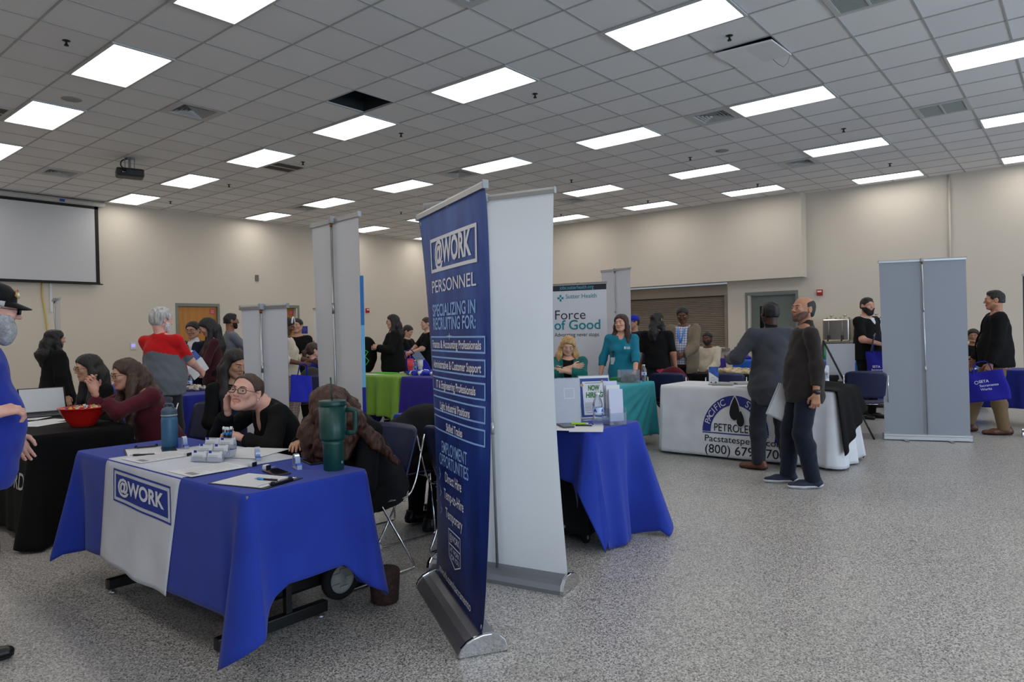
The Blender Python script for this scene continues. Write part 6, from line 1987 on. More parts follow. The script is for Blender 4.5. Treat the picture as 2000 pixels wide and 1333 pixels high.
p = Print(); p.poly([(-.05, .20), (.05, .20), (.05, .075), (-.05, .145)]); p.build('print', mat('leaflet_blue', (48, 82, 158), rough=.5, var=.5, vs=20), t, lambda x, y: (x, -.0056, y))
p = Print(); p.ring(-.012, .068, .014, .017, 0, PI, 0, 12); p.line([(-.035, .055), (.02, .055)], .003); p.rect(-.035, .022, -.018, .035, 0, 1); p.rect(.012, .020, .030, .036, 0, 1); p.build('print', INK, t, lambda x, y: (x, -.0056, y))
for k, (u, v, lb) in enumerate(((1413, 752, 'stack of grey leaflets beside the leaflet holder'), (1452, 750, 'small stack of dark folders left of the suited man'), (1468, 757, 'single grey sheet at the petroleum table front'))):
    sheet('leaflet_stack', lb, 'papers', at(u, v, .755), .3 + .4 * k, m=mat('leaflet_grey', (140, 142, 140), rough=.6), th=(.022, .02, .003)[k], group='papers on the petroleum table')
bottle('water bottle just left of the grey suit jacket on the petroleum table', at(1472, 750, .755), h=.25)
# black cloth thrown over the right end
t7x = T7[0] + .915
def bcl(P): return 0
b = MB(); nu, nv = 26, 20; g = []
for i in range(nu + 1):
    r = []
    for j in range(nv + 1):
        u_ = i / nu; v_ = j / nv        # u across y, v down
        y = -.36 + .74 * u_
        if v_ < .35: x = .50 + (.44) * v_ / .35; z = .758 + .07 * math.exp(-((u_ - .55) / .25) ** 2) * (1 - v_ * 1.5) + .01 * math.sin(u_ * 14)
        else:
            k = (v_ - .35) / .65; x = .945 + .07 * k + .015 * math.sin(u_ * 20) * k; z = .752 - (.60 - .36 * u_) * k
        r.append(b.b.verts.new((x, y * (1 + .12 * v_), z)))
    g.append(r)
for i in range(nu):
    for j in range(nv): q_ = b.b.faces.new((g[i][j], g[i][j + 1], g[i + 1][j + 1], g[i + 1][j])); q_.smooth = True
o = b.build('coat', BLK); o.location = (T7[0], T7[1], 0); props(o, 'black coat thrown over the right end of the white petroleum table', 'coat')
md = o.modifiers.new('th', 'SOLIDIFY'); md.thickness = .006; md.offset = 1

# ================================================================== tables further back on the right
def simple_table(label, clabel, c, rz, lx, ly, m, drop=.66, seed=50):
    folding_table((c[0], c[1], 0), rz, lx - .03, ly - .02, label)
    return tablecloth('tablecloth', clabel, 'tablecloth', c, rz, lx, ly, {k: drop for k in ('-y', '+y', '+x', '-x')}, m, corner=.03, flare=.04, fold=.012, nf=9, seed=seed, group='booth tablecloths')


q = np.array(at(1430, 732, .755)); simple_table('folding table under the black cloth behind the petroleum table', 'black tablecloth with a heap of snacks behind the petroleum table', (q[0] + .3, q[1] + .36), 0, 1.83, .62, BLK, seed=51)
t = thing('snack_heap', 'heap of tan wrapped snacks on the black table', 'snacks', (*at(1436, 727, .77), .753), .0)
v, f = sdf_mesh(lambda P: ell(P, (0, 0, .02), (.32, .14, .05)) + .02 * wob(P, 40, 3), (-.35, -.16, 0), (.35, .16, .1), .012); o = new_obj('heap', mesh_from([(v, f)], 'heap', False), mat('snack_tan', (175, 155, 120), rough=.5, var=.6, vs=18), t); o['kind'] = 'stuff'
q = np.array(at(1428, 704, .755)); simple_table('folding table under the bright blue cloth by the grey door', 'bright blue tablecloth on the table by the grey door', (q[0] + .95, q[1] + .3), 0, 1.83, .62, fabric('bright_blue_cloth', (30, 84, 172)), seed=52)
tumbler('dark red tumbler on the bright blue table', at(1441, 703, .755), .7, (110, 20, 34), h=.25, r=.062, handle=0)
q = np.array(at(1398, 702, .755)); simple_table('folding table under the deep purple cloth', 'deep purple tablecloth in front of the seated man in the cream sweater', (q[0] - .90, q[1] + .3), 0, 1.7, .62, fabric('deep_purple_cloth', (46, 24, 128)), seed=53)
bottle('water bottle on the deep purple table', at(1376, 700, .755))
q = at(1460, 702, .755); v, f = sdf_mesh(lambda P: ell(P, (0, 0, .03), (.09, .06, .04)) + .008 * wob(P, 50, 2), (-.1, -.08, 0), (.1, .08, .08), .01)
props(new_obj('cloth_bundle', mesh_from([(v, f)], 'b'), fabric('violet_cloth', (60, 45, 150))), 'violet cloth bundle beside the dark red tumbler', 'cloth').location = (q[0], q[1], .753)
q = np.array(at(1650, 708, .755)); simple_table('folding table under the bright blue cloth near the urns', 'bright blue tablecloth near the coffee urns', (q[0] + .95, q[1] + .35), 0, 1.83, .62, fabric('bright_blue_cloth'), seed=54)
# standing white board
q = at(1642, 735, .74)
t = thing('whiteboard', 'pale grey standing whiteboard with a tray in front of the blue table', 'whiteboard', (q[0], q[1], 0), face_dir(1642, 270) + PI)
MB().box((0, 0, .92), (.33, .02, .46)).build('board', mat('board_grey', (172, 174, 180), rough=.5), t); MB().box((0, -.03, .685), (.33, .08, .02), bev=.004).build('tray', ALU, t)
b = MB()
for sx in (-1, 1): b.tube([(sx * .12, 0, .7), (sx * .16, .0, 0)], .012)
b.build('leg', BLACK, t)
b = MB(); pa = spot(1608, 8.6); pb_ = spot(1668, 8.5)
b.tube([(pa[0], pa[1], 1.20), (pb_[0], pb_[1], .45)], .012); b.tube([(pa[0], pa[1], 1.20), (pa[0] - .10, pa[1] + .15, .01)], .012); b.tube([(pa[0], pa[1], 1.20), (pa[0] - .12, pa[1] - .12, .01)], .012); b.tube([(pb_[0], pb_[1], .45), (pb_[0] + .22, pb_[1] - .03, .0)], .012)
props(b.build('easel', BLACK), 'thin black easel legs between the standing man and the navy chair', 'easel')
q = (-2.12, 7.6)
t = thing('drink_carton', 'small colourful carton standing behind the man in the dark pullover', 'carton', (q[0], q[1], .79), .9)
MB().box((0, 0, .09), (.07, .07, .18), bev=.006).build('carton', mat('carton', (190, 190, 205), rough=.5, var=.8, vs=14), t)
t = thing('soda_bottle', 'green plastic bottle behind the man in the dark pullover', 'bottle', (*at(1609, 702, .76), .753), 0)
MB().lathe([(0, 0), (.05, 0), (.054, .01), (.054, .18), (.03, .25), (.016, .27), (.016, .30), (0, .30)], seg=20).build('body', mat('green_plastic', (18, 110, 62), rough=.3), t)
# serving counter and urns
t = thing('steel_counter', 'long stainless steel serving counter along the back wall', 'counter', (-3.25, 15.35, 0))
MB().box((0, 0, .93), (2.1, .9, .045), bev=.01).build('top', mat('counter_steel', (190, 188, 180), rough=.25, metal=.9), t); MB().box((0, .05, .45), (2.0, .75, .88)).build('cabinet', mat('counter_body', (150, 140, 128), rough=.5, metal=.4), t)
US = mat('urn_steel', (185, 180, 170), rough=.2, metal=.95)
for k, ux in enumerate((-3.98, -3.40)):
    t = thing('coffee_urn', 'twin-chamber steel coffee urn %s on the serving counter' % ('left, beside the green bottle', 'half hidden by the bearded man')[k], 'coffee urn', (ux, 15.3, .955), 0, 'steel coffee urns')
    b = MB(); b.box((0, 0, .34), (.52, .40, .46), bev=.03); b.box((0, 0, .07), (.5, .38, .04)); b.build('tank', US, t)
    b = MB()
    for sx in (-1, 1):
        b.lathe([(0, 0), (.10, 0), (.10, .02), (.05, .03), (.02, .035), (.02, .06), (.035, .062), (.035, .085), (0, .085)], c=(sx * .13, 0, .57), seg=20)
    b.build('lid', US, t)
    for sx in (-1, 1):
        b = MB(); b.tube([(sx * .13, -.2, .16), (sx * .13, -.27, .16), (sx * .13, -.28, .11)], .015); b.box((sx * .13, -.25, .2), (.03, .04, .07), bev=.01); b.build('tap', BLACK, t)
        MB().tube([(sx * .13, -.212, .18), (sx * .13, -.212, .52)], .010).build('gauge', mat('gauge_glass', (120, 120, 120), rough=.1), t)
    b = MB()
    for sx in (-1, 1):
        for sy in (-1, 1): b.box((sx * .22, sy * .16, .03), (.03, .03, .06))
    b.build('leg', US, t)
# right-hand table with blue cloth
q = np.array(at(1900, 722, .755))
folding_table((q[0] + .35, q[1] + .32, 0), 0, 1.8, .6, 'folding table under the navy cloth on the far right')
c10, fr10 = tablecloth('tablecloth', 'navy blue tablecloth with white letters behind the man with the tote', 'tablecloth', (q[0] + .35, q[1] + .32), 0, 1.83, .64, {'-y': .50, '+y': .5, '+x': .5, '-x': .5}, fabric('navy_print_cloth', (28, 34, 112)), corner=.16, flare=.12, fold=.03, nf=12, seed=61, group='booth tablecloths')
Print().text('C', -.40, .60, .16, 0, .01).poly([(-.27, .63), (-.16, .66), (-.22, .62)]).poly([(-.30, .57), (-.22, .60), (-.27, .565)]).build('lettering', mat('cloth_print_white'), c10, fr10('-y', .006))
props(MB().box((0, 0, .003), (.25, .2, .012)).build('paper', WHITE, None, Matrix.Translation((q[0] - .1, q[1] + .1, .753))), 'white papers on the navy table in front of the seated child', 'paper')
# tables along the left row behind people
q = np.array(at(600, 800, .3))

# ================================================================== chairs
ch = chair_proto((-3.29, 2.50, 0), PI, 'navy stacking chair nearest the blue banner, seat of the woman leaning forward')
def ch_at(label, x, y, rz): return copy_thing(ch, label, (x, y, 0), rz, 'navy stacking chairs')
ch_at('navy stacking chair behind the smiling woman in black', -4.02, 2.52, PI + .05)
ch_at('navy stacking chair behind the blue banner facing the second blue table', -3.72, 3.08, -.12)
ch_at('navy stacking chair hidden under the person in jeans behind the white banner', -2.93, 3.20, .05)
ch_at('navy stacking chair of the woman in maroon', -5.75, 2.60, PI + .1)
ch_at('navy stacking chair just right of the woman in maroon', -5.12, 2.52, PI - .1)
ch_at('navy stacking chair of the woman with glasses at the far left', -6.75, 2.62, PI)
q = spot(1688, 8.6); ch_at('navy stacking chair with its back to the viewer left of the grey banner', q[0], q[1], face_dir(1688, 92))
q = spot(1412, 8.75); ch_at('navy stacking chair behind the petroleum table, right of the leaflet holder', q[0], q[1], face_dir(1412, 95))
q = spot(1310, 9.0); ch_at('navy stacking chair with a maroon coat on it behind the teal table', q[0], q[1], face_dir(1310, 80))
q2 = spot(1312, 8.93)
v, f = sdf_mesh(lambda P: smax(ell(P, (0, 0, .0), (.24, .10, .32)), -.25 - P[:, 2], .01) + .012 * wob(P, 18, 2), (-.28, -.14, -.3), (.28, .14, .36), .014)
o = props(new_obj('coat', mesh_from([(v, f)], 'coat'), fabric('maroon_coat', (84, 18, 34))), 'maroon coat draped over a chair back behind the teal table', 'coat'); o.location = (q2[0], q2[1], .58); o.rotation_euler = (0, 0, face_dir(1310, 80))
q = spot(610, 10.0); ch_at('navy stacking chair carrying a grey backpack in the far middle', q[0], q[1], face_dir(610, 100))
q = spot(1098, 9.2); ch_at('navy stacking chair of the blonde woman at the teal table', q[0], q[1], face_dir(1098, 290))

# ================================================================== people
cB = fabric('cotton_black', (16, 16, 17), sheen=0); cB2 = fabric('wool_black', (21, 21, 23), sheen=0); cNavy = fabric('suit_navy', (24, 28, 48)); cGrey = fabric('suit_grey', (62, 63, 70)); cMar = fabric('knit_maroon', (78, 22, 34))
cMar2 = fabric('blouse_maroon', (58, 22, 28)); cTeal = fabric('shirt_teal', (24, 112, 134)); cGreen = fabric('cardigan_green', (14, 92, 88)); cTee = fabric('tee_royal', (36, 54, 150)); cJean = fabric('jeans', (22, 27, 42), var=.15)
cDarkT = fabric('trousers_charcoal', (36, 36, 40)); cWhite = fabric('cotton_white', (205, 205, 208)); cKhaki = fabric('khaki', (112, 92, 66)); cBeige = fabric('jacket_beige', (112, 98, 82)); cCream = fabric('knit_cream', (190, 178, 158), var=.2)
cRed = fabric('polo_red', (190, 22, 26)); cGreyP = fabric('polo_grey', (96, 100, 106)); cPullover = fabric('pullover_brown', (42, 37, 35)); cGrP2 = fabric('polo_light_grey', (108, 112, 122)); cBlueTop = fabric('top_blue', (36, 48, 150))
sBrown = mat('leather_brown', (92, 52, 34), rough=.4); sBlack = mat('leather_black', (14, 14, 15), rough=.35); sNavy = mat('trainer_navy', (24, 32, 54), rough=.7); soleW = mat('sole_white', (200, 200, 204), rough=.6)


def plaid(name, a, b_):
    m = bpy.data.materials.new(name); m.use_nodes = True; nt = m.node_tree; bs = nt.nodes['Principled BSDF']; bs.inputs['Roughness'].default_value = .85
    tc = nt.nodes.new('ShaderNodeTexCoord'); br = []
    for ax in 'XZ':
        wv = nt.nodes.new('ShaderNodeTexWave'); wv.bands_direction = ax; wv.inputs['Scale'].default_value = 9; nt.links.new(tc.outputs['Object'], wv.inputs['Vector'])
        g = nt.nodes.new('ShaderNodeMath'); g.operation = 'GREATER_THAN'; g.inputs[1].default_value = .72; nt.links.new(wv.outputs['Fac'], g.inputs[0]); br.append(g)
    ad = nt.nodes.new('ShaderNodeMath'); ad.operation = 'MULTIPLY_ADD'; ad.inputs[1].default_value = .5; nt.links.new(br[0].outputs[0], ad.inputs[0])
    h = nt.nodes.new('ShaderNodeMath'); h.operation = 'MULTIPLY'; h.inputs[1].default_value = .5; nt.links.new(br[1].outputs[0], h.inputs[0]); nt.links.new(h.outputs[0], ad.inputs[2])
    mx = nt.nodes.new('ShaderNodeMix'); mx.data_type = 'RGBA'; mx.inputs[6].default_value = (*lin(a), 1); mx.inputs[7].default_value = (*lin(b_), 1); nt.links.new(ad.outputs[0], mx.inputs[0]); nt.links.new(mx.outputs[2], bs.inputs['Base Color'])
    return m


pl1 = plaid('plaid_white_blue', (190, 192, 205), (96, 92, 120)); pl2 = plaid('plaid_red', (120, 34, 32), (200, 170, 160))
SK_L = (206, 160, 138); SK_M = (190, 142, 116); SK_D = (92, 60, 46); SK_O = (150, 106, 80)


def local(I, x, y): pass


# -- man in the cap at the left edge
u = -70
I = person('person in a royal blue T-shirt and black patched cap at the left edge, hand raised', spot(u, 3.05), face_dir(u, 8), H=1.68, skin=(208, 158, 142), build=1.17, belly=.22, lean=.10, neck=.45, haircol=(170, 168, 165), hair=dict(style='short', t=.012, line=(0, .03, .02), n=(0, .9, -.2)),
           brow=(150, 148, 146), beard=dict(col=(165, 165, 166), t=.012, len=.05), cap=dict(col=(16, 16, 17), patch=True), glasses=dict(col=(12, 14, 20), dark=True, w=.024, hh=.015), head=(0, -.12, 0),
           arms=dict(R=dict(w=(.26, .05, 1.08), hint=(.5, -.9, -.8), curl=.75, n=(-.5, .2, -1), g=(-.15, 1, .15)), L=dict(w=(-.27, .22, .93), hint=(-.3, -.8, .2), curl=.5, g=(.05, .35, -1))), top=dict(m=cTee, sleeve=.78, hem=-.16, loose=.03, name='t_shirt', stand=.012), pants=dict(m=fabric('jeans_dark', (22, 26, 44)), wide=.02),
           shoes=dict(m=sBlack), feet=dict(R=(.14, -.06, -.1), L=(-.14, -.18, .1)), fine=True)
mp_ = surf_map(I['clothes']['top'], I['L'](.16, 0, .36), (0, 1, 0), (0, 0, 1), (1, 0, 0))
# -- smiling woman at the front table
I = person('person with black glasses in a black blazer smiling with cheek on her hand', (-3.86, 2.50), PI - .12, H=1.66, skin=(214, 164, 146), fem=1, build=1.06, bust=.9, sw=.93, seated=.45, lean=.53, neck=.72, head=(.60, .22, -.12), hs=1.03, smile=1, openm=.009, gaze=(.2, .25), iris=(78, 60, 44),
           hair=dict(style='bun', t=.007, line=(0, .058, .074), n=(0, .86, -.50), low=-.06, amp=.0022), haircol=(66, 48, 36), brow=(70, 48, 38), glasses=dict(col=(12, 12, 13), w=.024, hh=.0165, r=.0021),
           arms=dict(R=dict(w=(.10, .40, .945), hint=(.8, .5, -1), g=(-.25, .10, 1), n=(-.9, -.6, .1), curl=.45), L=dict(w=(-.10, .42, .80), hint=(-.8, .1, -.6), curl=.7, hand=True)),
           top=dict(m=cB, sleeve=1.75, hem=-.06, name='blazer', vneck=.13, collar=.52, amp=.006), pants=dict(m=cB), shoes=dict(m=sBlack), feet=dict(R=(.12, .40, 0), L=(-.12, .40, 0)), fine=True)
MB().sphere((0, 0, 0), .0055, 10).build('earring', mat('pearl', (222, 218, 212), rough=.25), I['root'], I['HM'] @ Matrix.Translation((-.084, .004, -.034)))
# -- woman bending forward with hair over the face
I = person('person in black leaning down with long wavy brown hair hiding the face', (-3.20, 2.56), PI + .06, H=1.64, skin=SK_M, fem=1, build=1.1, sw=.95, seated=.45, lean=.62, side=-.16, neck=.95, head=(.05, -.85, 0), face=False,
           hair=dict(style='wavy', t=.022, len=.20, w=1.15, amp=.005, n=(0, .7, -.7), line=(0, .09, .03), facew=.75, extra=[((-.06, .02, .05), (-.16, -.03, -.05), .05, .045), ((-.16, -.03, -.05), (-.24, -.09, -.16), .045, .035), ((-.24, -.09, -.16), (-.30, -.17, -.27), .035, .015), ((-.02, .05, .04), (.04, .12, -.10), .05, .045), ((.04, .12, -.10), (.03, .13, -.28), .045, .03), ((-.05, .09, 0), (-.06, .12, -.22), .05, .035), ((.04, -.02, .05), (.10, .06, -.14), .05, .04)]), haircol=(68, 40, 28),
           arms=dict(R=dict(w=(.14, .40, .79), hint=(.8, -.2, -.5)), L=dict(w=(-.05, .34, .70), hint=(-.8, -.1, -.6))), top=dict(m=cB2, name='blazer', hem=-.12, e=.018, amp=.006), pants=dict(m=cB), shoes=dict(m=sBlack), feet=dict(R=(.1, .12, 0), L=(-.1, .16, 0)), fine=True)
# -- woman half hidden by the short banner
person('person in black with long dark hair sitting half hidden by the short banner', spot(444, 5.75), face_dir(444, 300), H=1.66, skin=SK_M, fem=1, sw=.95, seated=.45, lean=.22, head=(.1, -.35, 0), hair=dict(style='long', t=.014, len=.42, w=1.2), haircol=(26, 20, 18), top=dict(m=cB, name='sweater'), pants=dict(m=cB), shoes=dict(m=sBlack), build=1.1)
# -- woman in maroon
person('person in a maroon top with clasped hands before the mouth at the black table', (-5.66, 2.42), PI + .02, H=1.66, skin=(196, 146, 124), fem=1, build=1.22, bust=1.05, sw=1.0, seated=.45, lean=.38, neck=.5, head=(-.05, -.12, 0), hair=dict(style='wavy', t=.020, len=.34, w=1.25, extra=[((.0, -.08, .0), (.0, -.16, -.16), .085, .09), ((.0, -.16, -.16), (.0, -.20, -.36), .09, .06)]), haircol=(62, 40, 28),
       glasses=dict(col=(20, 20, 22)), arms=dict(R=dict(w=(.025, .46, 1.0), hint=(.8, .3, -1), g=(-.12, .25, 1), n=(-1, 0, 0), curl=(.5, .7, .8, .9)), L=dict(w=(-.025, .47, 1.0), hint=(-.8, .3, -1), g=(.12, .25, 1), n=(1, 0, 0), curl=(.5, .7, .8, .9))),
       top=dict(m=cMar, sleeve=1.45, name='top', hem=-.10, loose=.02), pants=dict(m=cB), shoes=dict(m=sBlack), fine=True)
# -- woman with glasses, far left
person('person in black with glasses and very long black hair, seated at the far left', (-6.62, 2.38), PI, H=1.62, skin=SK_M, fem=1, build=1.05, seated=.45, lean=.22, neck=.3, head=(0, -.15, 0), hair=dict(style='long', t=.016, len=.45, w=1.25), haircol=(22, 18, 17), glasses=dict(col=(25, 25, 28)), top=dict(m=cB, name='sweater'), pants=dict(m=cB), shoes=dict(m=sBlack))
# -- woman standing behind
person('person in black with long black hair standing in front of the yellow cord', spot(108, 8.0), face_dir(108, 15), H=1.52, skin=SK_M, fem=1, build=1.12, sw=1.02, head=(0, -.1, 0), hair=dict(style='wavy', t=.016, len=.22, w=1.2), haircol=(18, 15, 15), top=dict(m=cB, name='coat', hem=-.25, e=.03, loose=.04), pants=dict(m=cB), shoes=dict(m=sBlack))
# -- man in grey and red polo
def zn(tl, cen, A):
    ad = np.min([cone(cen, A[g]['S'], A[g]['E'], 0, 0) for g in (-1, 1)], axis=0)
    yoke = (tl[:, 2] > .36 - .25 * np.abs(tl[:, 0])) | ((ad < .085) & (np.abs(tl[:, 0]) > .15))
    band = (np.abs(tl[:, 0]) > .19) & (np.min([np.linalg.norm(cen - (A[g]['S'] + (A[g]['E'] - A[g]['S']) * .78), axis=1) for g in (-1, 1)], axis=0) < .085)
    return np.where(band & (tl[:, 2] < .3), 0, yoke.astype(int))
person('person with white hair in a grey and red polo, seen from behind', spot(316, 7.0), face_dir(316, 52), H=1.71, skin=(212, 160, 144), build=1.18, belly=.32, face=True, head=(-.45, -.2, 0), haircol=(178, 176, 172), hair=dict(style='short', t=.024, low=-.09, amp=.004), beard=dict(col=(205, 203, 200), t=.012),
       arms=dict(R=dict(w=(.16, .38, 1.03), hint=(.6, -.3, -1), curl=.6), L=dict(w=(-.14, .36, 1.02), hint=(-.6, -.3, -1), curl=.6)), top=dict(m=cGreyP, m2=[cRed], zones=zn, sleeve=.85, hem=-.10, loose=.03, name='polo_shirt', stand=.02, amp=.008), pants=dict(m=cDarkT, wide=.02), shoes=dict(m=sBlack))
# -- man in navy suit
I = person('person with glasses in a navy suit and black tie in front of the wooden door', spot(378, 9.2), face_dir(378, 232), H=1.62, skin=SK_M, build=1.0, head=(.15, -.15, 0), haircol=(20, 18, 18), hair=dict(style='short', t=.012, low=-.075), glasses=dict(col=(18, 18, 20)), under=dict(m=cWhite, sleeve=1.0, name='dress_shirt', stand=.035, e=.008), jacket=dict(m=cNavy, open=(.01, .055), name='suit_jacket', hem=-.20, stand=.01), pants=dict(m=cNavy), shoes=dict(m=sBlack),
           arms=dict(R=dict(w=(.18, .32, 1.0), hint=(.5, -.5, -1), curl=.7)))
b = MB(); b.box((0, 0, -.14), (.045, .012, .28)); b.box((0, .004, .008), (.034, .022, .034), bev=.006); b.build('tie', cB, I['root'], Matrix.Translation(tuple(I['L'](0, .135, .44))) @ Matrix.Rotation(.06, 4, 'X'))
# -- woman in maroon reading a sheet
person('person in a dark maroon top with long black hair reading a sheet', spot(417, 8.9), face_dir(417, 188), H=1.66, skin=SK_M, fem=1, build=.98, sw=.92, bust=.8, lean=.06, neck=.3, head=(0, -.55, 0), hair=dict(style='long', t=.014, len=.40, w=1.05), haircol=(22, 17, 16), arms=dict(R=dict(w=(.10, .36, 1.0), hint=(.6, -.4, -1), curl=.7), L=dict(w=(-.12, .34, 1.08), hint=(-.6, -.4, -1), curl=.8)), top=dict(m=cMar2, name='blouse', hem=-.14), pants=dict(m=cB), shoes=dict(m=sBlack))
q = spot(378, 7.6)
t = thing('brochure', 'open white and blue brochure held between the white-haired man and the woman', 'brochure', (q[0], q[1], 1.09), face_dir(378, 270) + PI)
for sg in (-1, 1):
    pg = MB().box((0, 0, 0), (.15, .003, .21), M=Matrix.Translation((sg * .065, .0, 0)) @ Matrix.Rotation(sg * .4, 4, 'Z')).build('page', WHITE, t, Matrix.Rotation(.9, 4, 'Y') @ Matrix.Rotation(-.4, 4, 'X'))
p = Print(); p.rect(-.12, .0, -.02, .09, 0, 1); p.build('print', mat('leaflet_blue'), t, lambda x, y: Matrix.Rotation(.9, 4, 'Y') @ Matrix.Rotation(-.4, 4, 'X') @ Vector((x, -.025 - .40 * (x + .065) * 0 - .03, y)))
# -- man in grey polo in profile
person('person in a plain grey polo facing right beside the wooden door', spot(452, 10.6), face_dir(452, 12), H=1.77, skin=SK_O, haircol=(20, 18, 18), hair=dict(style='flat', t=.006, low=-.03), beard=dict(t=.003), glasses=dict(col=(20, 20, 22)), arms=dict(R=dict(w=(.20, .42, 1.10), hint=(.4, -.6, -1)), L=dict(w=(-.20, .42, 1.12), hint=(-.4, -.6, -1))), top=dict(m=cGrP2, sleeve=.85, name='polo_shirt', stand=.015), pants=dict(m=cB), shoes=dict(m=sBlack))
# -- woman with headband and tote
person('person in a cream blouse with a white headband holding a blue tote', spot(561, 9.6), face_dir(561, 348), H=1.66, skin=SK_D, fem=1, build=1.1, bust=1, head=(0, -.4, 0), haircol=(14, 12, 12), hair=dict(style='bun', t=.012), arms=dict(R=dict(w=(.20, .24, 1.0), hint=(.5, -.5, -1), curl=.9), L=dict(w=(-.2, .30, 1.02), hint=(-.5, -.5, -1), curl=.6)), top=dict(m=cCream, sleeve=1.3, name='blouse', hem=-.05, loose=.03), pants=dict(m=plaid('stripe_trousers', (150, 128, 116), (96, 84, 80)), wide=.05), shoes=dict(m=sBlack))
hb_ = spot(571, 9.55); props(MB().tube([(.085 * math.cos(a * PI / 8), .02, .085 * math.sin(a * PI / 8)) for a in range(9)], .011, seg=8).build('headband', WHITE, None, Matrix.Translation((hb_[0], hb_[1], 1.555)) @ Matrix.Rotation(face_dir(571, 348), 4, 'Z')), 'white twisted headband on the person in the cream blouse', 'headband')
q = spot(583, 9.2); tote('royal blue tote hanging from the hand of the person in cream', (q[0], q[1]), face_dir(583, 270) + PI + .4, (36, 44, 168), w_=.30, h=.36, z0=.50, tilt=.12, handle=.15, group='blue tote bags')
person('person in a black T-shirt with folded arms behind the headband wearer', spot(581, 10.8), face_dir(581, 250), H=1.68, skin=SK_M, build=1.15, haircol=(20, 18, 18), hair=dict(style='short'), arms=dict(R=dict(w=(.04, .24, 1.08), hint=(.9, -.2, -.8)), L=dict(w=(.0, .28, 1.02), hint=(-.9, -.2, -.8))), top=dict(m=cB, sleeve=.85, name='t_shirt', loose=.03), pants=dict(m=cB), shoes=dict(m=sBlack))
person('person with a brown ponytail in a blue top seated far back', spot(614, 10.3), face_dir(614, 30), H=1.62, skin=SK_L, fem=1, seated=.45, head=(-.2, 0, 0), haircol=(58, 40, 32), hair=dict(style='pony', t=.012, len=.16), top=dict(m=cBlueTop, name='top'), pants=dict(m=cB), shoes=dict(m=sBlack))
q = spot(607, 10.0)
t = thing('backpack', 'grey and black backpack hung on the far middle chair', 'backpack', (q[0], q[1], .42), face_dir(607, 270) + PI)
v, f = sdf_mesh(lambda P: ell(P, (0, 0, .24), (.20, .12, .27)) + .006 * wob(P, 16, 3), (-.22, -.14, -.05), (.22, .14, .55), .014); cen = v[f].mean(1); new_obj('body', mesh_from([(v, f, (cen[:, 2] < .17).astype(int))], 'body'), [fabric('pack_dark', (58, 56, 56)), fabric('pack_grey', (110, 108, 104))], t)
# -- bent figure with backpack beside the tall banner
I = person('person in black bending behind the tall grey banner with a black backpack', spot(704, 11.7), face_dir(704, 182), H=1.70, skin=SK_M, lean=.75, build=1.1, haircol=(18, 16, 16), hair=dict(style='short'), top=dict(m=cB, name='jacket', hem=-.15, e=.02), pants=dict(m=cB), shoes=dict(m=sBlack))
q = spot(716, 11.6)
t = thing('backpack', 'black backpack with a neon green squiggle on the bending person', 'backpack', (q[0], q[1], .80), face_dir(716, 270) + PI)
v, f = sdf_mesh(lambda P: ell(P, (0, 0, .25), (.17, .16, .30)) + .01 * wob(P, 16, 3), (-.2, -.18, -.08), (.2, .18, .6), .014); new_obj('body', mesh_from([(v, f)], 'body'), cB, t)
MB().tube([(-.05, -.165, .34), (.02, -.17, .30), (-.03, -.175, .22), (.03, -.17, .15), (-.02, -.165, .08)], .008, seg=6).build('trim', mat('neon_green', (70, 200, 80), rough=.5), t)
# -- woman in black hoodie
I = person('person in a black hoodie with white print and long dark hair behind the green table', spot(768, 11.5), face_dir(768, 187), H=1.73, skin=SK_L, fem=1, build=1.2, bust=1.1, belly=.12, head=(0, -.1, 0), haircol=(26, 19, 18), hair=dict(style='long', t=.015, len=.26, w=1.1), glasses=dict(col=(25, 20, 20)), arms=dict(L=dict(w=(-.12, .26, 1.17), hint=(-.8, -.3, -.9), curl=.6), R=dict(w=(.1, .28, 1.15), hint=(.8, -.3, -.9), curl=.6)),
           top=dict(m=cB, name='hoodie', e=.022, hem=-.16, loose=.03, stand=.01), pants=dict(m=cB), shoes=dict(m=sBlack))
mp_ = surf_map(I['clothes']['top'], I['L'](0, 0, .28), (-1, 0, 0), (0, 0, 1), (0, 1, 0)); Print().text('HER', -.03, .08, .07, 0, .01).text('HEALTH', -.03, -.0, .05, 0, .01).build('print', WHITE, I['root'], mp_)
# -- far pair
person('person in black with dark hair tied up reading a leaflet in the far middle', spot(797, 13.2), face_dir(797, 335), H=1.56, skin=SK_L, fem=1, head=(0, -.4, 0), haircol=(36, 26, 24), hair=dict(style='bun', t=.014), arms=dict(R=dict(w=(.12, .36, 1.0), hint=(.5, -.5, -1)), L=dict(w=(-.12, .36, 1.0), hint=(-.5, -.5, -1))), top=dict(m=cB, name='top', sleeve=1.6), pants=dict(m=fabric('trousers_grey', (80, 78, 80))), shoes=dict(m=sBlack))
person('person in a black short-sleeved shirt partly hidden behind the blue banner', spot(834, 12.5), face_dir(834, 195), H=1.70, skin=SK_L, haircol=(60, 44, 34), hair=dict(style='short'), arms=dict(L=dict(w=(-.14, .36, 1.04), hint=(-.6, -.5, -1)), R=dict(w=(.14, .36, .98), hint=(.6, -.5, -1))), top=dict(m=cB, sleeve=.85, name='shirt'), pants=dict(m=cB), shoes=dict(m=sBlack))
q = spot(822, 12.0); tote('blue tote bag carried beside the tall blue banner', (q[0], q[1]), face_dir(822, 270) + PI + .2, (36, 38, 160), w_=.38, h=.38, z0=.66, tilt=-.5, handle=.12, group='blue tote bags')
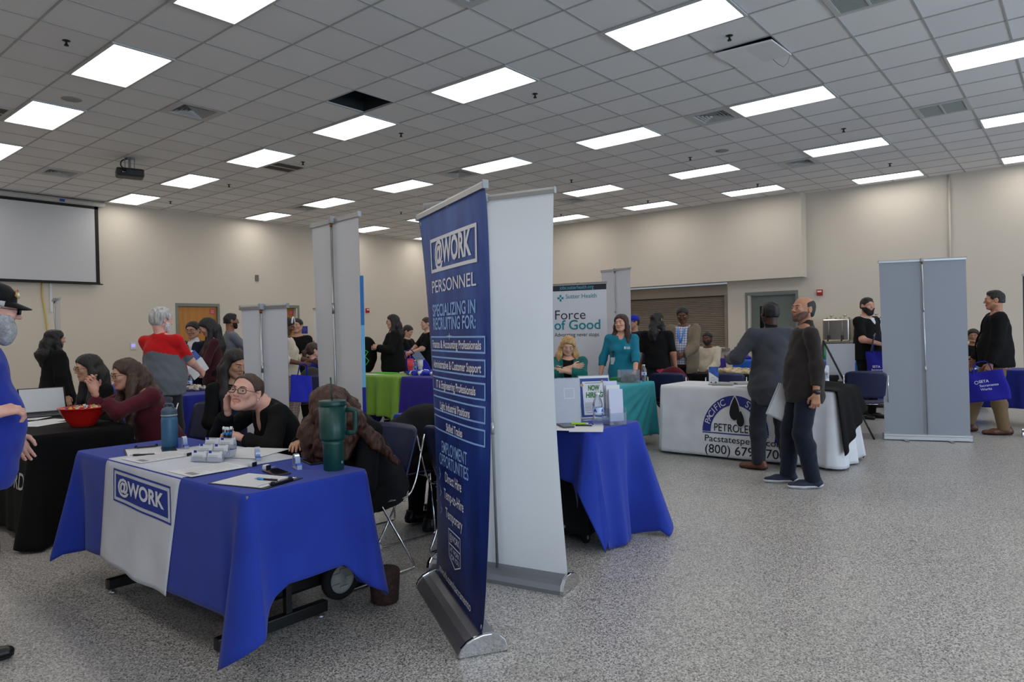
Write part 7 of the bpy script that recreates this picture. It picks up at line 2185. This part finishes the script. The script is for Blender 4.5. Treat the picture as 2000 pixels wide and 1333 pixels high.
q = spot(817, 11.8); sheet('leaflet', 'grey and white leaflet held near the blue tote', 'paper', (q[0], q[1]), 0, w_=.14, l_=.2, z=.98, m=mat('leaflet_steel', (130, 145, 165), rough=.5)).rotation_euler = (1.2, .6, face_dir(817, 270))
# -- bent person behind the blue banner
person('person with fair hair in a black jacket bent low behind the blue banner', (-3.70, 3.08), -.15, H=1.72, skin=SK_L, build=1.2, seated=.45, lean=1.05, neck=1.1, head=(0, -.8, 0), face=False, haircol=(150, 112, 78), hair=dict(style='short', t=.02), arms=dict(R=dict(w=(.2, .55, .40), hint=(.6, -.2, -.3)), L=dict(w=(-.2, .55, .40), hint=(-.6, -.2, -.3))), top=dict(m=cB2, name='jacket', e=.024, hem=-.10), pants=dict(m=cB), shoes=dict(m=sBlack), feet=dict(R=(.14, .30, 0), L=(-.14, .34, 0)))
person('person in blue jeans seated at the second blue table behind the white banner', (-2.95, 3.16), .05, H=1.72, skin=SK_L, build=1.0, seated=.45, lean=.15, haircol=(60, 40, 30), hair=dict(style='short'), top=dict(m=cB, name='shirt', hem=-.04), pants=dict(m=fabric('jeans_mid', (66, 92, 120), var=.2)), shoes=dict(m=sBlack), feet=dict(R=(.2, .5, 0), L=(-.12, .4, 0)))
# -- health table staff
I = person('person with wavy blonde hair in a green cardigan sitting with folded arms', spot(1109, 8.95), face_dir(1109, 268), H=1.68, skin=SK_L, fem=1, sw=1.05, build=1.22, bust=1.0, seated=.45, lean=.08, head=(.12, -.35, -.08), hair=dict(style='wavy', t=.018, len=.16, w=1.15), haircol=(178, 142, 96), brow=(110, 84, 60),
           arms=dict(R=dict(w=(-.06, .27, .93), hint=(1, .2, -.5), g=(-1, .1, .1), n=(0, -1, 0)), L=dict(w=(.05, .30, .88), hint=(-1, .2, -.5), g=(1, .1, .1), n=(0, -1, 0))), under=dict(m=cB, name='top', sleeve=.5, e=.006), jacket=dict(m=cGreen, name='cardigan', open=(.02, .07), hem=-.06), pants=dict(m=cB), shoes=dict(m=sBlack), fine=True, legs=True)
I = person('person with auburn hair in a teal shirt with badge standing at the health table', spot(1214, 8.95), face_dir(1214, 262), H=1.60, skin=(205, 150, 128), fem=1, build=1.08, bust=1.0, sw=.98, smile=.5, head=(-.30, .02, .06), hair=dict(style='long', t=.016, len=.24, w=1.0), haircol=(52, 26, 22),
           arms=dict(R=dict(w=(.27, .06, .80), hint=(.5, -.6, -.2)), L=dict(w=(-.20, .26, .84), hint=(-.6, -.5, -.3), curl=.4)), top=dict(m=cTeal, sleeve=1.45, name='shirt', hem=-.10, loose=.02, vneck=.06), pants=dict(m=cB), shoes=dict(m=sBlack), fine=True)
mp_ = surf_map(I['clothes']['top'], I['L'](0, 0, .30), (-1, 0, 0), (0, 0, 1), (0, 1, 0), .004)
p = Print(); p.rect(.05, .02, .07, .034, 0, 1); p.rect(.053, .010, .067, .045, 0, 1); p.text('Sutter', .098, .035, .018, 0, .03).text('Health', .098, .018, .018, 0, .03); p.build('logo', WHITE, I['root'], mp_)
b = MB(); b.box((0, 0, 0), (.055, .006, .09), bev=.002); b.box((0, .004, .01), (.035, .004, .04)); b.build('badge', mat('badge_grey', (176, 178, 176), rough=.4), I['root'], Matrix.Translation(tuple(mp_(-.10, -.14))) @ Matrix.Translation((0, .006, 0)))
b = MB(); b.tube([mp_(-.09, -.02), mp_(-.095, -.06), mp_(-.10, -.10)], .003); b.lathe([(0, 0), (.014, 0), (.014, .008), (0, .008)], seg=14, M=Matrix.Translation(tuple(mp_(-.09, -.02))) @ Matrix.Rotation(-PI / 2, 4, 'X')); b.build('badge_reel', mat('reel_black', (20, 20, 22), rough=.4), I['root'])
# -- row behind the health table
person('person in a blue cap and dark suit mostly hidden behind the narrow white banner', spot(1238, 11.6), face_dir(1238, 215), H=1.64, skin=SK_M, haircol=(20, 18, 18), hair=dict(style='short'), cap=dict(col=(36, 44, 160)), top=dict(m=cNavy, name='jacket', e=.02, hem=-.2), pants=dict(m=cNavy), shoes=dict(m=sBlack))
I = person('person in a black polo with curly black hair seen from behind, pink note in pocket', spot(1283, 9.7), face_dir(1283, 78), H=1.64, skin=(170, 116, 92), fem=1, build=1.18, head=(-.25, -.1, 0), hair=dict(style='wavy', t=.010, len=.20, w=.9), haircol=(16, 13, 14), arms=dict(R=dict(w=(.26, .02, .78), hint=(.4, -.8, -.2)), L=dict(w=(-.26, .05, .82), hint=(-.4, -.8, -.2))), top=dict(m=cB, sleeve=.9, name='polo_shirt', hem=-.04), pants=dict(m=cDarkT), shoes=dict(m=sBlack))
pk = I['L'](.07, -.135, -.06); MB().box((0, 0, 0), (.085, .004, .075), M=Matrix.Rotation(.5, 4, 'Y')).build('note', mat('note_pink', (222, 70, 100), rough=.6), I['root'], Matrix.Translation(tuple(pk)) @ Matrix.Rotation(.1, 4, 'X'))
I = person('person in a beige jacket over a plaid shirt with a blue lanyard, looking down', spot(1334, 10.2), face_dir(1334, 258), H=1.73, skin=SK_D, build=1.18, belly=.16, head=(.08, -.35, 0), haircol=(16, 14, 14), hair=dict(style='short', t=.009), arms=dict(R=dict(w=(.08, .30, 1.03), hint=(.8, -.4, -.8), curl=.9), L=dict(w=(-.06, .31, 1.01), hint=(-.8, -.4, -.8), curl=.8)), under=dict(m=pl1, name='plaid_shirt', hem=-.06, sleeve=1, stand=.02), jacket=dict(m=cBeige, name='jacket', open=(.07, .10), hem=-.20, e=.02, stand=.02), pants=dict(m=cNavy), shoes=dict(m=sBlack))
b = MB(); L_ = I['L']; b.tube([L_(-.05, .10, .47), L_(-.03, .155, .36), L_(0, .18, .26)], .012, seg=6, flat=.3); b.tube([L_(.05, .10, .47), L_(.03, .155, .36), L_(0, .18, .26)], .012, seg=6, flat=.3); b.build('lanyard', mat('lanyard_blue', (50, 130, 215), rough=.6), I['root'])
person('person in a cream sweater seated behind the deep purple table', spot(1381, 12.6), face_dir(1381, 250), H=1.70, skin=SK_D, build=1.15, seated=.45, head=(.1, -.1, 0), haircol=(16, 14, 14), hair=dict(style='short'), beard=dict(t=.004, col=(30, 26, 24)), top=dict(m=fabric('knit_cream'), name='sweater', e=.02), pants=dict(m=cB), shoes=dict(m=sBlack))
# -- the two men at the petroleum table
I = person('person in a grey suit seen from behind in front of the petroleum table', spot(1505, 6.72), face_dir(1505, 112), H=1.655, skin=(70, 44, 36), build=1.08, head=(.1, 0, 0), haircol=(14, 12, 12), hair=dict(style='short', t=.004, low=-.045), face=True,
           arms=dict(L=dict(w=(-.30, .26, 1.06), hint=(-.6, -.8, -.6), curl=.5, n=(.3, .2, 1)), R=dict(w=(.22, .10, .80), hint=(.5, -.8, -.1))), under=dict(m=cB, name='shirt', sleeve=1, e=.006, stand=.04, hem=0), jacket=dict(m=cGrey, name='suit_jacket', hem=-.27, e=.016, loose=.045, amp=.006, open=(.02, .06), stand=.012), pants=dict(m=fabric('suit_grey_dark', (36, 38, 46)), wide=.022, cuff=-.04), shoes=dict(m=sBrown), feet=dict(L=(-.14, .0, .75), R=(.14, -.02, -.15)), fine=True)
I = person('person with receding dark hair in a dark brown pullover looking up, wearing a watch', spot(1570, 6.0), face_dir(1570, 197), H=1.665, skin=(170, 122, 96), build=1.08, belly=.10, head=(.45, .12, 0), gaze=(0, .12), haircol=(18, 15, 15), hair=dict(style='bald', t=.006, low=-.062, line=(0, .022, .03), n=(0, .9, -.12)), beard=dict(t=.0016, col=(96, 70, 58)),
           arms=dict(L=dict(w=(-.24, -.02, .80), hint=(-.2, -1, -.1), curl=.85), R=dict(w=(.22, .10, .84), hint=(.3, -.8, -.5), curl=.8)), top=dict(m=cPullover, sleeve=1.72, name='pullover', hem=-.17, loose=.02, stand=.055, amp=.007), pants=dict(m=cJean, wide=.022, cuff=-.03), shoes=dict(m=sNavy, sm=soleW, sole=.028), feet=dict(L=(-.11, .0, .0), R=(.12, .14, .0)), fine=True)
a_ = I['A'][-1]; wv = Vector(a_['W'] - a_['F'] * .02)
M = Matrix.Translation(wv) @ Vector((0, 0, 1)).rotation_difference(Vector(a_['F'])).to_matrix().to_4x4()
b = MB(); b.lathe([(.031, -.013), (.034, -.012), (.034, .012), (.031, .013)], seg=20, cap=False); b.build('watch_strap', BLACK, I['root'], M)
MB().lathe([(0, -.006), (.022, -.006), (.022, .006), (0, .006)], seg=20, M=Matrix.Rotation(PI / 2, 4, 'X')).build('watch_face', mat('watch_face', (30, 30, 34), rough=.2), I['root'], Matrix.Translation(wv + Vector((-.036, .0, 0))) @ Matrix.Rotation(PI / 2, 4, 'Z'))
q = spot(1528, 6.15)
t = thing('folder', 'white folder of papers held low between the two standing men', 'folder', (q[0], q[1], .70), face_dir(1528, 270) + PI + .55)
MB().box((0, 0, 0), (.23, .012, .30), M=Matrix.Rotation(.45, 4, 'Y')).build('cover', mat('folder_grey', (168, 170, 182), rough=.5), t); MB().box((.004, -.009, .006), (.215, .006, .29), M=Matrix.Rotation(.45, 4, 'Y')).build('papers', WHITE, t)
q = spot(1540, 6.75); tote('deep blue tote hanging between the grey suit and the dark jeans', (q[0], q[1]), face_dir(1540, 270) + PI, (40, 36, 150), w_=.28, h=.42, d=.10, z0=.24, handle=.20, group='blue tote bags')
# -- bearded man
person('person with a full beard in a black polo holding papers beside the grey banner', spot(1694, 10.3), face_dir(1694, 325), H=1.82, skin=(200, 148, 128), build=1.2, belly=.12, head=(-.25, -.05, 0), haircol=(30, 22, 20), hair=dict(style='flat', t=.005, low=-.045), beard=dict(t=.012, len=.035, col=(32, 24, 22)), arms=dict(R=dict(w=(.10, .30, 1.10), hint=(.9, -.5, -.7), curl=.9), L=dict(w=(-.20, .10, .84), hint=(-.4, -.8, -.2))),
       under=dict(m=cWhite, name='undershirt', sleeve=.4, e=.004, stand=.01), top=dict(m=cB, sleeve=.85, name='polo_shirt', hem=-.10, vneck=.09, loose=.025), pants=dict(m=cB), shoes=dict(m=sBlack), fine=False)
q = spot(1706, 10.0); t = sheet('brochure', 'dark brochure held by the bearded person', 'brochure', (q[0], q[1]), 0, w_=.14, l_=.24, z=1.13, m=mat('brochure_dark', (60, 62, 70), rough=.4), th=.012); t.rotation_euler = (1.35, .3, face_dir(1706, 270) + 1.4)
q = spot(1714, 10.0); tote('dark blue tote with pale lettering cut off by the grey banner', (q[0], q[1]), face_dir(1714, 270) + PI, (34, 32, 130), w_=.30, h=.34, z0=.66, handle=.2, text=lambda p: p.text('SETA', -.02, .12, .045, 0, .01).text('Sacramento', .0, .075, .035, 0, .005), group='blue tote bags')
# -- man at right
I = person('person in a black jacket over red plaid and khaki trousers carrying a blue tote', spot(1944, 8.6), face_dir(1944, 190), H=1.81, skin=(176, 124, 98), build=1.1, belly=.14, head=(0, -.02, 0), haircol=(16, 14, 15), hair=dict(style='flat', t=.004, low=-.035, ears=True), arms=dict(L=dict(w=(-.20, .10, .80), hint=(-.2, -1, -.2), curl=.7), R=dict(w=(.2, .2, .86), hint=(.3, -.8, -.3))),
           under=dict(m=pl2, name='plaid_shirt', hem=-.14, sleeve=1, stand=.03), jacket=dict(m=cB, name='jacket', open=(.05, .05), hem=-.12, e=.022, loose=.02, stand=.02), pants=dict(m=cKhaki, wide=.022), shoes=dict(m=sBrown, k=1.12), feet=dict(L=(-.10, -.04, 0), R=(.12, .30, 0)), fine=True)
q = spot(1930, 8.35)
tote('blue tote printed SETA Sacramento Works carried by the person in khaki trousers', (q[0], q[1]), face_dir(1930, 270) + PI, (34, 32, 140), w_=.44, h=.36, z0=.44, tilt=-.16, handle=.12, text=lambda p: p.ring(-.085, .235, .016, .021, 0, 2 * PI, 0, 20).text('SETA', -.01, .24, .045, 0, .012).text('Sacramento', .035, .19, .04, 0, .004).text('Works', -.0, .145, .04, 0, .004), group='blue tote bags')
person('person with short dark hair in a black top seated behind the navy table', spot(1901, 11.9), face_dir(1901, 272), H=1.62, skin=SK_O, seated=.45, head=(0, -.1, 0), haircol=(20, 17, 17), hair=dict(style='short', t=.018), arms=dict(L=dict(w=(-.05, .26, 1.04), hint=(-.9, 0, -.6)), R=dict(w=(.12, .30, .8), hint=(.7, -.3, -.7))), top=dict(m=cB, name='top'), pants=dict(m=cB), shoes=dict(m=sBlack))
